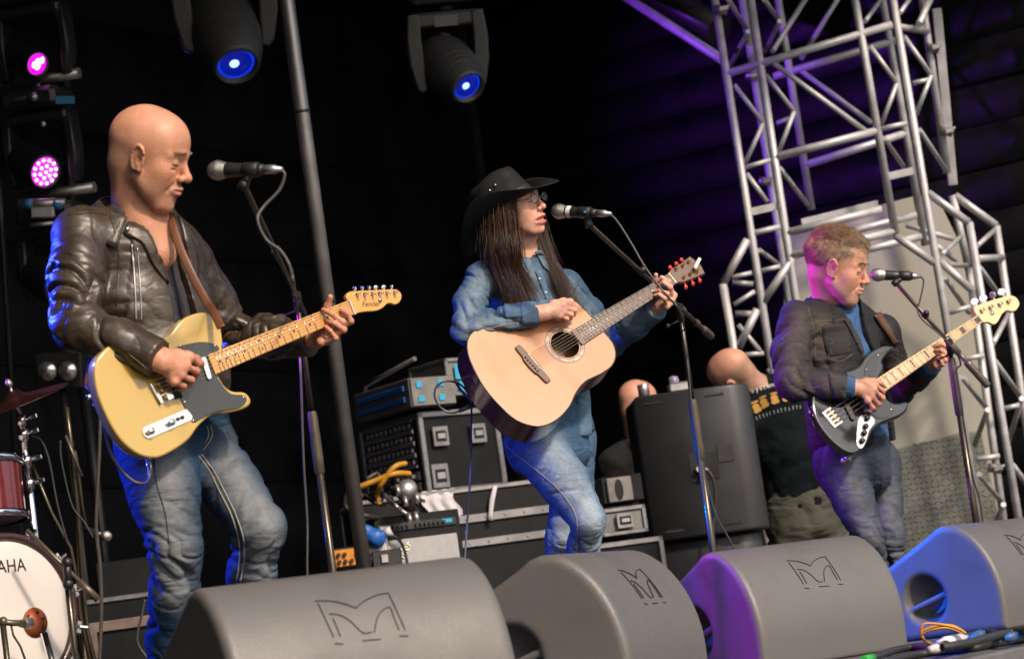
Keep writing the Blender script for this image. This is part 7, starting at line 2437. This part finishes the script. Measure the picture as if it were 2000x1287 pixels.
# cowboy hat
def hat_brim(ph, t):
    c, sn = math.cos(ph), math.sin(ph)
    r0 = 1 / math.sqrt((c / .107) ** 2 + (sn / .090) ** 2)
    r1 = 1 / math.sqrt((c / (.194 if c > 0 else .222)) ** 2 + (sn / .170) ** 2)
    if c > 0:
        r1 *= 1 + .05 * c ** 8
    r = r0 + (r1 - r0) * t
    z = .072 * abs(sn) ** 2.4 * t ** 1.7 - .034 * t ** 1.4 * abs(c) ** 3 - .004
    rr = r * (1 - .10 * abs(sn) ** 2 * t ** 2)
    return rr * c, rr * sn, z
N1, N2 = 72, 10
vs, fs = [], []
for side in (0, 1):
    for i in range(N1):
        for j in range(N2 + 1):
            x, y, z = hat_brim(2 * math.pi * i / N1, j / N2)
            vs.append(HT.w(x, y, z + (.0032 if side == 0 else 0)))
K2 = N1 * (N2 + 1)
for i in range(N1):
    for j in range(N2):
        a, b = i * (N2 + 1) + j, ((i + 1) % N1) * (N2 + 1) + j
        fs.append([a, a + 1, b + 1, b]); fs.append([K2 + a, K2 + b, K2 + b + 1, K2 + a + 1])
    a, b = i * (N2 + 1) + N2, ((i + 1) % N1) * (N2 + 1) + N2
    fs.append([a, K2 + a, K2 + b, b])
hat = MB(); hat.add(vs, fs, True); hato = hat.build('cowboy_hat', m_hat, p2)
vs, fs = [], []
prof = [(0, 1.0), (.02, 1.005), (.05, .985), (.08, .95), (.098, .90), (.110, .82), (.116, .68), (.114, .48), (.106, .28), (.100, .08), (.099, .0)]
for k, (z, q) in enumerate(prof):
    for i in range(N1):
        ph = 2 * math.pi * i / N1
        c, sn = math.cos(ph), math.sin(ph)
        pinch = 1 - .16 * max(0, c) ** 2 * abs(sn) * (z / .116) * 2
        x = .109 * q * c * (1 - .05 * (z / .116)); y = .092 * q * sn * pinch
        top = max(0, (z - .09) / .026) if k < 8 else 1
        dent = -.026 * math.exp(-(y / .028) ** 2) * (1 if k >= 5 else .0) * (.3 + .7 * (1 - q))
        vs.append(HT.w(x, y, z + dent + .012 * (c if c > 0 else -.3 * c) * (z / .116)))
for k in range(len(prof) - 1):
    for i in range(N1):
        fs.append([k * N1 + i, k * N1 + (i + 1) % N1, (k + 1) * N1 + (i + 1) % N1, (k + 1) * N1 + i])
mb = MB(); mb.add(vs, fs, True); crown = mb.build('crown', m_hat, hato)
m_bandh = M('hat_band', (.008, .008, .009), .5, 0, .1)
mb = MB(); mb.lathe([(1, 0), (1, 1)], (0, 0, 0), UP, 4)
mb = MB()
vs = []
for zz, q in ((.004, 1.018), (.024, 1.018)):
    for i in range(N1):
        ph = 2 * math.pi * i / N1
        vs.append(HT.w(.109 * q * math.cos(ph), .092 * q * math.sin(ph), zz))
mb.add(vs, [[i, (i + 1) % N1, N1 + (i + 1) % N1, N1 + i] for i in range(N1)], True); mb.build('hat_band', m_bandh, hato)
for q in ((947.5, 383.5), (957, 372.5), (967.5, 362)):
    x, y = 0, 0
    tb = bvh([HT.w(.109 * math.cos(2 * math.pi * i / N1) * s_, .092 * math.sin(2 * math.pi * i / N1) * s_, z_) for z_, s_ in ((.0, 1.02), (.12, .92)) for i in range(N1)], [[i, (i + 1) % N1, N1 + (i + 1) % N1, N1 + i] for i in range(N1)])
    h_, n_ = ray_px(tb, *q)
    if h_ is not None:
        mb = MB(); mb.ball(h_ + n_ * .002, .0042, n=10, m=6); mb.build('hat_stud', m_nick, hato)
# glasses
m_frame = M('spectacle_frame', (.06, .04, .03), .3, .7, .05)
gl = None
mb = MB()
for y in (-.033, .033):
    lo_ = [HF2.w(.105 - .25 * abs(y * 1.0 + .024 * math.cos(t) - 0) * .35, y + .0235 * math.cos(t), .001 + .0145 * math.sin(t)) for t in np.linspace(0, 2 * math.pi, 25)]
    mb.tube(lo_, .0013, 6, False)
    mb.tube([HF2.w(.094, math.copysign(.057, y), .006), HF2.w(.06, math.copysign(.074, y), .008), HF2.w(-.005, math.copysign(.080, y), .004)], .0016, 6)
mb.tube([HF2.w(.105, -.010, .005), HF2.w(.109, 0, .008), HF2.w(.105, .010, .005)], .0013, 6)
gl = mb.build('spectacles', m_frame, p2)
for y in (-.033, .033):
    mb = MB(); mb.add([HF2.w(.1045 - .25 * abs(y + .023 * math.cos(t)) * .35, y + .023 * math.cos(t), .001 + .014 * math.sin(t)) for t in np.linspace(0, 2 * math.pi, 25)[:-1]], [list(range(24))]); mb.build('lens', m_lens, gl)

# ------------------------------------------------------------------ the bassist
m_hair3 = M('sandy_grey_hair', (.33, .20, .10), .45, 0, .25, 50, col2=(.36, .28, .20))
m_bshirt = M('blue_chambray', (.03, .09, .21), .85, 0, .15, 40, .0006, 600, crease=[(7, .004, (1, 1, 1), .8)])
SK3 = (.52, .265, .18)
p3 = thing('person', V(*P(1730, 1235, 10.1)[:2], 0), 'person with short sandy hair in dark denim jacket playing the black bass', 'person')
fwd3 = nrm(V(.68, -.73, 0)); side3 = V(-fwd3[1], fwd3[0], 0)
hx3, hz3 = S(.91, -.20, .36), S(.20, .97, .08)
HF3 = Frame(P(1636, 521, 10.06), hx3, np.cross(hz3, hx3))
Q = dict(pel=P(1668, 895, 10.12), wai=P(1660, 810, 10.12), che=P(1634, 690, 10.15), upc=P(1632, 632, 10.15), nb=P(1638, 590, 10.13),
         rs=P(1560, 628, 10.04), re=P(1552, 748, 9.88), rw=gp(G3, 1678, 757, .055), ls=P(1718, 650, 10.34), le=P(1752, 762, 10.50), lw=gp(G3, 1822, 708, -.055),
         rh=P(1638, 905, 10.02), rk=P(1694, 1042, 9.94), ra=P(1722, 1190, 10.1), lh=P(1712, 898, 10.24), lk=P(1736, 1045, 10.16), la=P(1756, 1190, 10.25))
def col3(x, y, z, col):
    b = np.clip((-.05 - z) / .02, 0, 1) * np.clip((x + .005) / .03, 0, 1) * np.clip((z + .125) / .02, 0, 1)
    return col + (np.array([.42, .26, .20]) - col) * (.3 * b)[:, None]
hv, hf, hc = make_head(HF3, 1.13, [P(1619, 584, 10.11), P(1633, 617, 10.12), P(1655, 650, 10.12)], [.060, .068, .052], SK3, .0036, 1.1, nose=1.0, jowl=0, colfn=col3, brow=1.0, chin=.006)
g3p = lambda x, y, z: gp(G3, x, y, z)
rh = make_hand(Q['rw'], .031, [[g3p(1709, 752, .060), g3p(1725, 763, .050), g3p(1724, 773, .034), g3p(1717, 777, .022)],
                               [g3p(1709, 764, .064), g3p(1724, 777, .052), g3p(1720, 788, .034), g3p(1712, 790, .020)],
                               [g3p(1703, 775, .062), g3p(1716, 789, .050), g3p(1711, 799, .032), g3p(1703, 799, .020)],
                               [g3p(1695, 783, .056), g3p(1705, 796, .044), g3p(1700, 803, .030), g3p(1694, 802, .020)]],
               [g3p(1690, 745, .048), g3p(1706, 744, .044), g3p(1720, 748, .036), g3p(1728, 755, .026)], [g3p(1692, 766, .050)], 1.05, SK3, Q['re'] * .16 + Q['rw'] * .84, .0032)
lh = make_hand(Q['lw'], .031, [[g3p(1846, 699, -.006), g3p(1854, 680, .036), g3p(1839, 672, .034), g3p(1826, 676, .017)],
                               [g3p(1841, 705, -.006), g3p(1851, 692, .038), g3p(1838, 684, .036), g3p(1827, 684, .018)],
                               [g3p(1836, 710, -.006), g3p(1847, 704, .034), g3p(1842, 696, .034), g3p(1835, 692, .019)],
                               [g3p(1830, 715, -.006), g3p(1842, 712, .022), g3p(1839, 706, .026), g3p(1833, 703, .017)]],
               [g3p(1822, 704, -.050), g3p(1833, 688, -.050), g3p(1842, 670, -.034), g3p(1848, 659, -.012)], [g3p(1832, 704, -.032), g3p(1838, 694, -.030)], 1.1, SK3, Q['le'] * .2 + Q['lw'] * .8, .0032)
ib = inner_body([([Q['nb'], Q['upc'], Q['che'], Q['wai'], Q['pel']], [.05, .06, .075, .075, .08]), ([Q['rs'], Q['re'], Q['rw']], [.035, .03, .02]), ([Q['ls'], Q['le'], Q['lw']], [.035, .03, .02]),
                 ([Q['rh'], Q['rk'], Q['ra']], [.05, .028, .025]), ([Q['lh'], Q['lk'], Q['la']], [.05, .028, .025]), ([Q['rs'], Q['upc'], Q['ls']], [.055, .07, .055])])
bv, bf_, bc_ = merge([(hv, hf, hc), rh, lh, (ib[0], ib[1], SK3)])
organic('body', bv, bf_, m_skin, p3, bc_)
brows(HF3, 1.13, hv, hf, M('sandy_brow_hair', (.17, .10, .055), .6, 0, .3, 60), p3, 55)
F = Field(V(.95, 9.6, .0), V(1.95, 10.65, .95), .0075)
F.eseg(P(1664, 860, 10.12), P(1670, 925, 10.12), side3, (.172, .135), (.170, .135), .03)
rleg = [Q['rh'], P(1666, 972, 9.98), Q['rk'], P(1706, 1110, 10.0), Q['ra']]
lleg = [Q['lh'], P(1726, 972, 10.22), Q['lk'], P(1744, 1110, 10.2), Q['la']]
F.chain(rleg, [.106, .086, .068, .060, .064], .014); F.chain(lleg, [.10, .079, .065, .060, .064], .014)
F.cut(P(1660, 835, 10.1), UP); F.cut(V(0, 0, .06), -UP)
F.disp(combine(rough_cloth(.003, .0012, 33), limb_folds(rleg, [(0, .008), (.3, .008), (.5, .018), (1, .016)], 18, 1.0, seed=32), limb_folds(lleg, [(0, .008), (.3, .008), (.5, .018), (1, .016)], 18, 1.0, seed=34)))
v, f = F.mesh(1)
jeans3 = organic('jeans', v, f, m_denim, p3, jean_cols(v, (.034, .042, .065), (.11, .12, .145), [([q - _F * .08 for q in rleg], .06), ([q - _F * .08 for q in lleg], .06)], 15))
F = Field(np.minimum(Q['ra'], Q['la']) - V(.2, .3, .3), np.maximum(Q['ra'], Q['la']) + V(.35, .2, .2), .01)
F.lo[2] = -.02
foot(F, V(Q['ra'][0], Q['ra'][1], .09), fwd3); foot(F, V(Q['la'][0], Q['la'][1], .09), fwd3)
v, f = F.mesh(1); organic('shoes', v, f, m_plastic, p3)
# blue shirt under the jacket, with cuffs
F = Field(V(.85, 9.55, .60), V(2.1, 10.75, 1.52), .0072)
F.eseg(P(1668, 868, 10.12), Q['wai'], side3, (.165, .130), (.165, .130), .03)
F.eseg(Q['wai'], Q['che'], side3, (.165, .130), (.170, .128), .03)
F.eseg(Q['che'], Q['upc'], side3, (.170, .128), (.150, .10), .03)
F.cone(Q['upc'], P(1636, 594, 10.13), .10, .078, .04)
F.cone(lerp(Q['re'], Q['rw'], .55), lerp(Q['re'], Q['rw'], .92), .046, .044, .01); F.cone(lerp(Q['le'], Q['lw'], .6), lerp(Q['le'], Q['lw'], .97), .045, .043, .01)
F.cone(P(1652, 580, 10.02), P(1672, 630, 10.02), .040, .012, .01, 'sub')
F.cut(P(1636, 590, 10.12), S(-.13, .99, 0), keep=(P(1636, 560, 10.12), .14))
F.cut(lerp(Q['re'], Q['rw'], .93), Q['rw'] - Q['re'], keep=(Q['rw'], .075)); F.cut(lerp(Q['le'], Q['lw'], .98), Q['lw'] - Q['le'], keep=(Q['lw'], .07))
F.cut(P(1690, 862, 10.1), -S(-.12, .99, 0), keep=(P(1690, 910, 10.1), .3))
F.disp(combine(rough_cloth(.005, .004, 23), limb_folds([Q['upc'], Q['che'], Q['wai']], [(0, .004), (.5, .008), (1, .012)], 10, 1.2, reach=.3, seed=36)))
v, f = F.mesh(1); shirt3 = organic('blue_shirt', v, f, m_bshirt, p3)
collar(P(1638, 592, 10.12), UP * .92 + fwd3 * .38, fwd3, .080, .103, .062, -122, 120, 'collar', m_bshirt, shirt3, .005, 36, .04, .01)
# dark denim jacket
F = Field(V(.78, 9.5, .62), V(2.1, 10.8, 1.55), .0072)
F.eseg(P(1664, 862, 10.13), P(1660, 800, 10.13), side3, (.195, .160), (.188, .152), .03)
F.eseg(P(1660, 800, 10.13), Q['che'], side3, (.188, .152), (.198, .152), .03)
F.eseg(Q['che'], Q['upc'], side3, (.198, .150), (.190, .124), .03)
F.cone(Q['upc'], P(1632, 590, 10.14), .122, .094, .04)
F.cone(Q['rs'], Q['upc'], .084, .105, .04); F.cone(Q['ls'], Q['upc'], .080, .10, .04)
ra_ = [Q['rs'], lerp(Q['rs'], Q['re'], .5) + S(-.02, 0, 0), Q['re'], lerp(Q['re'], Q['rw'], .45), lerp(Q['re'], Q['rw'], .76)]
la_ = [Q['ls'], lerp(Q['ls'], Q['le'], .5), Q['le'], lerp(Q['le'], Q['lw'], .5), lerp(Q['le'], Q['lw'], .84)]
F.chain(ra_, [.085, .080, .074, .061, .055], .016); F.chain(la_, [.084, .078, .072, .062, .054], .02)
front = [(P(1658, 585, 10.06), .056), (P(1684, 640, 10.04), .034), (P(1706, 690, 10.03), .036), (P(1724, 745, 10.03), .044), (P(1732, 800, 10.03), .055), (P(1736, 880, 10.03), .065)]
for (a, r0), (b, r1) in zip(front[:-1], front[1:]):
    F.eseg(a, b, fwd3, (.10, r0), (.10, r1), .006, 'sub')
F.cone(P(1640, 570, 10.10), P(1638, 600, 10.12), .090, .082, .01, 'sub')
F.cut(P(1664, 872, 10.13), -S(-.14, .99, 0), keep=(P(1664, 930, 10.13), .32))
F.cut(lerp(Q['re'], Q['rw'], .80), Q['rw'] - Q['re'], keep=(lerp(Q['re'], Q['rw'], .95), .10)); F.cut(lerp(Q['le'], Q['lw'], .86), Q['lw'] - Q['le'], keep=(Q['lw'], .09))
F.disp(combine(rough_cloth(.004, .0012, 51), limb_folds(ra_, [(0, .010), (.25, .016), (.45, .028), (.6, .026), (.85, .012), (1, .002)], 12, 1.0, seed=41, skew=.05),
               limb_folds(la_, [(0, .008), (.4, .018), (.6, .02), (1, .002)], 12, 1.0, seed=43, skew=.05), limb_folds([Q['upc'], Q['che'], Q['wai']], [(0, .004), (.5, .007), (1, .010)], 8, 1.2, reach=.25, seed=45)))
v, f = F.mesh(1)
DJ = (.021, .021, .025)
jk3 = organic('denim_jacket', v, f, m_denim, p3, jean_cols(v, DJ, (.072, .062, .056), [([q - _F * .07 for q in ra_], .05), ([q - _F * .07 for q in la_], .04), ([P(1600, 640, 10.0), P(1620, 720, 9.98)], .06)], 19))  # brownish tone paints the warm light on sleeve fronts and chest
j3t = bvh(v, f)
m_thread3 = M('brown_thread', (.13, .10, .075), .8, 0, .1, 60)
co = collar(P(1629, 592, 10.14), UP * .92 + fwd3 * .38, fwd3, .102, .152, .075, -126, 122, 'collar', m_denim, jk3, .008, 40, .035)
ca = co.data.color_attributes.new('Col', 'FLOAT_COLOR', 'POINT'); ca.data.foreach_set('color', np.tile(np.array([.052, .050, .048, 1.0], np.float32), len(co.data.vertices)))
cpatch(strip_on(j3t, [(1648, 625), (1664, 655), (1680, 690), (1690, 730)], [(1658, 622), (1676, 652), (1690, 688), (1700, 728)], 18, 4, .002, .005), 'front_band', m_denim, jk3, (.04, .042, .046))
cpatch(strip_on(j3t, [(1604, 638), (1608, 670), (1616, 698)], [(1660, 630), (1662, 664), (1662, 690)], 14, 9, -.001, .0018), 'chest_pocket', m_denim, jk3, (.034, .033, .035))
cpatch(strip_on(j3t, [(1618, 730), (1622, 752), (1628, 775)], [(1650, 738), (1654, 760), (1656, 782)], 12, 6, .001, .005), 'cuff', m_denim, jk3, (.055, .052, .05))
for L_ in ([(1592, 628), (1628, 626), (1660, 622)], [(1602, 640), (1612, 690), (1640, 706), (1666, 690)], [(1578, 600), (1590, 650), (1592, 700)], [(1620, 728), (1626, 776)]):
    line_on(j3t, L_, .0014, .0006).build('stitch_line', m_thread3, jk3)
for q in ((1682, 665), (1668, 632)):
    h_, n_ = ray_px(j3t, *q)
    if h_ is not None:
        mb = MB(); mb.ball(h_ + n_ * .007, .008, n=10, m=6); mb.build('button', m_brass, jk3)
mb = strip_on(j3t, [(1704, 618), (1716, 636), (1732, 656), (1742, 672)], [(1716, 612), (1730, 634), (1742, 654), (1752, 668)], 16, 4, .008, .004)
if mb: mb.build('strap', m_strapb, g3)
# short hair
F = Field((-.16, -.13, -.13), (.16, .13, .19), .006, HF3)
s_ = 1.13
F.ell(V(-.018, 0, .046) * s_, V(.108, .086, .090) * s_, None, .01)
F.ell(V(.10, 0, -.035) * s_, V(.098, .12, .085) * s_, None, .012, 'sub')
F.ell(V(.03, 0, -.10) * s_, V(.11, .12, .085) * s_, None, .012, 'sub')
for y in (-1, 1):
    F.ell(V(.012, y * .095, -.012) * s_, V(.032, .04, .040) * s_, None, .008, 'sub')
    F.ell(V(.062, y * .085, .010) * s_, V(.040, .05, .046) * s_, None, .010, 'sub')
F.disp(lambda p: .003 * vnoise(p * 30))
v, f = F.mesh(1)
hair3 = organic('hair', v, f, m_hair3, p3)
lv = HF3.l(v)
ctr = V(-.018, 0, .03) * s_
sel = rng.choice(len(v), 6500, replace=True)
paths = []
rad3 = V(.108, .086, .090) * s_
cen3 = V(-.018, 0, .046) * s_
for i in sel:
    q = lv[i]
    if q[2] < -.075 * s_:
        continue
    top = float(np.clip((q[2] / s_ - .055) / .04, 0, 1))
    front = float(np.clip((q[0] / s_ - .02) / .05, 0, 1)) * top
    fl = V(-.8, 0, -.6) * (1 - top) + V(.75, 0, .1) * top + V(.2, 0, .5) * front
    fl = fl + rng.normal(0, .13, 3)
    L_ = (.026 + .016 * rng.random()) * (1 + .25 * top)
    pos = q - nrm((q - cen3) / rad3 ** 2) * .003
    pts = [pos]
    for k in range(4):
        n_ = nrm((pos - cen3) / rad3 ** 2)
        tg = nrm(fl - n_ * (fl @ n_))
        lift = .18 + .25 * top + .35 * front
        pos = pos + nrm(tg + n_ * lift) * L_ / 4
        pts.append(pos)
    paths.append(np.array([HF3.w(t_) for t_ in pts]))
hs_ = strands(paths, .0010, 'hair_strands', m_hair3, hair3)
hs_['kind'] = 'stuff'

# ------------------------------------------------------------------ two crew members behind the speakers
m_hood = M('black_hoodie', (.005, .005, .007), .9, 0, .2, 20, .0008, 300)
m_tee = M('black_cotton', (.0045, .007, .009), .9, 0, .2, 20, .0008, 300, crease=[(4, .006, (1, 1, 1), .8)], spec=.1)
m_cargo = M('olive_cargo', (.045, .046, .035), .9, 0, .25, 20, .0008, 300, crease=[(5, .007, (1, 1, 1.6), .8)])
SK4 = (.50, .25, .175)
p4 = thing('person', V(*P(1300, 1265, 12.7)[:2], 0), 'bald crew person in black hoodie half hidden left of the tall speaker', 'person')
HF4 = Frame(P(1247, 790, 12.7), S(.80, -.05, -.60), np.cross(S(-.1, .99, 0), S(.80, -.05, -.60)))
hv, hf, hc = make_head(HF4, 1.0, [P(1245, 838, 12.72), P(1250, 880, 12.74)], [.062, .075], SK4, .005, .8)
tb_ = [P(1250, 880, 12.74), P(1258, 960, 12.76), P(1275, 1080, 12.78)]
ib = inner_body([(tb_, [.09, .12, .12]), ([P(1275, 1080, 12.78), V(*P(1290, 1180, 12.7)[:2], .06)], [.09, .05])], .016)
bv, bf_, bc_ = merge([(hv, hf, hc), (ib[0], ib[1], SK4)])
organic('body', bv, bf_, m_skin, p4, bc_)
F = Field(P(1265, 1010, 12.76) - V(.45, .4, .85), P(1265, 1010, 12.76) + V(.45, .4, .5), .011)
F.eseg(P(1254, 900, 12.75), P(1275, 1090, 12.78), V(1, .2, 0), (.20, .14), (.19, .15), .04)
F.cone(P(1205, 905, 12.72), P(1250, 880, 12.75), .075, .09, .05); F.chain([P(1205, 905, 12.72), P(1195, 1000, 12.7), P(1225, 1060, 12.5)], [.075, .065, .055], .03)
F.chain([P(1300, 905, 12.8), P(1325, 1000, 12.8)], [.07, .065], .03)
F.chain([P(1226, 862, 12.78), P(1246, 868, 12.64), P(1268, 866, 12.74)], [.03, .032, .03], .03)
F.disp(combine(rough_cloth(.008, .005, 71), limb_folds([P(1250, 880, 12.75), P(1275, 1090, 12.78)], [(0, .01), (1, .015)], 8, 1.2, reach=.35, seed=51)))
v, f = F.mesh(1); organic('hoodie', v, f, m_hood, p4)
F = Field(P(1275, 1150, 12.75) - V(.3, .3, .55), P(1275, 1150, 12.75) + V(.35, .3, .4), .014); F.lo[2] = 0
F.chain([P(1270, 1080, 12.78), V(*P(1270, 1180, 12.75)[:2], .05)], [.12, .08], .03); F.chain([P(1290, 1080, 12.78), V(*P(1310, 1180, 12.75)[:2], .05)], [.12, .08], .03)
v, f = F.mesh(1); organic('trousers', v, f, m_hood, p4)

p5 = thing('person', V(*P(1590, 1225, 12.3)[:2], 0), 'bald crew person in printed black T-shirt bending behind the tall speaker', 'person')
HF5 = Frame(P(1430, 730, 12.25), S(-.72, -.52, -.46), np.cross(S(-.30, .80, .52), S(-.72, -.52, -.46)))
def col5(x, y, z, col):
    m = np.clip((.06 - z) / .03, 0, 1) * np.clip((.0 - x) / .02, 0, 1)
    return col + (np.array([.24, .17, .12]) - col) * (.55 * m)[:, None]
hv, hf, hc = make_head(HF5, 1.05, [P(1460, 745, 12.27), P(1488, 765, 12.3)], [.064, .08], SK4, .005, .8, colfn=col5)
tb_ = [P(1492, 770, 12.32), P(1530, 850, 12.34), P(1560, 960, 12.36)]
ib = inner_body([(tb_, [.10, .13, .13]), ([P(1560, 960, 12.36), V(*P(1570, 1170, 12.3)[:2], .06)], [.11, .05])], .016)
bv, bf_, bc_ = merge([(hv, hf, hc), (ib[0], ib[1], SK4)])
organic('body', bv, bf_, m_skin, p5, bc_)
F = Field(P(1535, 860, 12.33) - V(.45, .4, .5), P(1535, 860, 12.33) + V(.45, .4, .42), .010)
sd5 = nrm(V(.95, .30, 0))
F.eseg(P(1512, 790, 12.33), P(1545, 870, 12.34), sd5, (.20, .14), (.20, .15), .04)
F.eseg(P(1545, 870, 12.34), P(1565, 985, 12.36), sd5, (.20, .15), (.19, .15), .04)
F.cone(P(1480, 762, 12.31), P(1512, 790, 12.33), .085, .12, .04)
F.chain([P(1595, 785, 12.38), P(1635, 870, 12.3)], [.09, .075], .04); F.chain([P(1462, 795, 12.28), P(1440, 850, 12.15)], [.08, .07], .04)
F.chain([P(1476, 768, 12.29), P(1528, 763, 12.34), P(1592, 778, 12.38)], [.075, .085, .085], .03)
F.cut(P(1562, 990, 12.35), -S(-.2, .98, 0))
F.disp(combine(rough_cloth(.007, .004, 81), limb_folds([P(1500, 780, 12.3), P(1570, 980, 12.36)], [(0, .006), (.5, .012), (1, .018)], 8, 1.2, reach=.35, seed=61)))
v, f = F.mesh(1); tee5 = organic('t_shirt', v, f, m_tee, p5)
t5 = bvh(v, f)
F = Field(P(1565, 1060, 12.36) - V(.4, .35, .6), P(1565, 1060, 12.36) + V(.4, .35, .4), .012); F.lo[2] = 0
F.eseg(P(1562, 965, 12.36), P(1566, 1020, 12.36), sd5, (.185, .145), (.19, .15), .03)
F.chain([P(1540, 1010, 12.34), P(1545, 1090, 12.32), V(*P(1545, 1170, 12.3)[:2], .05)], [.12, .105, .08], .03); F.chain([P(1598, 1010, 12.4), P(1610, 1090, 12.4), V(*P(1612, 1170, 12.4)[:2], .05)], [.12, .105, .08], .03)
F.disp(combine(rough_cloth(.009, .006, 85), limb_folds([P(1550, 970, 12.3), P(1560, 1150, 12.36)], [(0, .012), (1, .02)], 11, 1.2, reach=.35, seed=63)))
v, f = F.mesh(1); organic('cargo_trousers', v, f, m_cargo, p5)
# print on the back of the T-shirt: lettering, a row of golden figures, a curved line of small marks
m_prw = M('print_white', (.5, .5, .5), .8, 0, .15, 60)
m_prg = M('print_gold', (.32, .17, .03), .8, 0, .3, 60)
def stamp(txt, px, size, ang, mat, nm='print'):
    h_, n_ = ray_px(t5, *px)
    if h_ is None:
        return
    x = S(math.cos(R(ang)), math.sin(R(ang)), 0)
    x = nrm(x - n_ * (x @ n_)); y = np.cross(n_, x)
    text_mesh(txt, size, Frame(h_, x, y), .006, nm, mat, tee5, .0008)
for ch, q, a in zip('System Deve', ((1470, 764), (1478, 761), (1485, 758.5), (1492, 757), (1499, 755), (1507, 753), (1512, 751), (1519, 749), (1527, 748), (1534, 747.5), (1541, 748)), (24, 22, 20, 18, 16, 14, 10, 6, 0, -6, -12)):
    if ch != ' ':
        stamp(ch, q, .036, a, m_prw, 'print_letter')
def figure(px, ang, sc):
    h_, n_ = ray_px(t5, *px)
    if h_ is None:
        return
    x = S(math.cos(R(ang)), math.sin(R(ang)), 0); x = nrm(x - n_ * (x @ n_)); y = np.cross(n_, x)
    fr = Frame(h_ + n_ * .006, x, y)
    mb = MB()
    for c, r in (((0, 0), (.016, .014)), ((-.006, -.018), (.012, .010)), ((.008, -.016), (.010, .010)), ((.004, .020), (.018, .005))):
        mb.add([fr.w((c[0] + r[0] * math.cos(t)) * sc, (c[1] + r[1] * math.sin(t)) * sc, .001 * (1 + c[1] * 3)) for t in np.linspace(0, 2 * math.pi, 11)[:-1]], [list(range(10))])
    mb.build('print_figure', m_prg, tee5)
for q, a in (((1476, 795), 25), ((1492, 785), 20), ((1512, 778), 14), ((1534, 773), 6), ((1550, 773), -8)):
    figure(q, a, 1.15)
for k in range(13):
    u = k / 12
    q = (1476 + 86 * u, 817 - 34 * u + 12 * u * u)
    stamp('!' if k % 3 else 'i', q, .026, 24 - 26 * u, m_prw, 'print_mark')
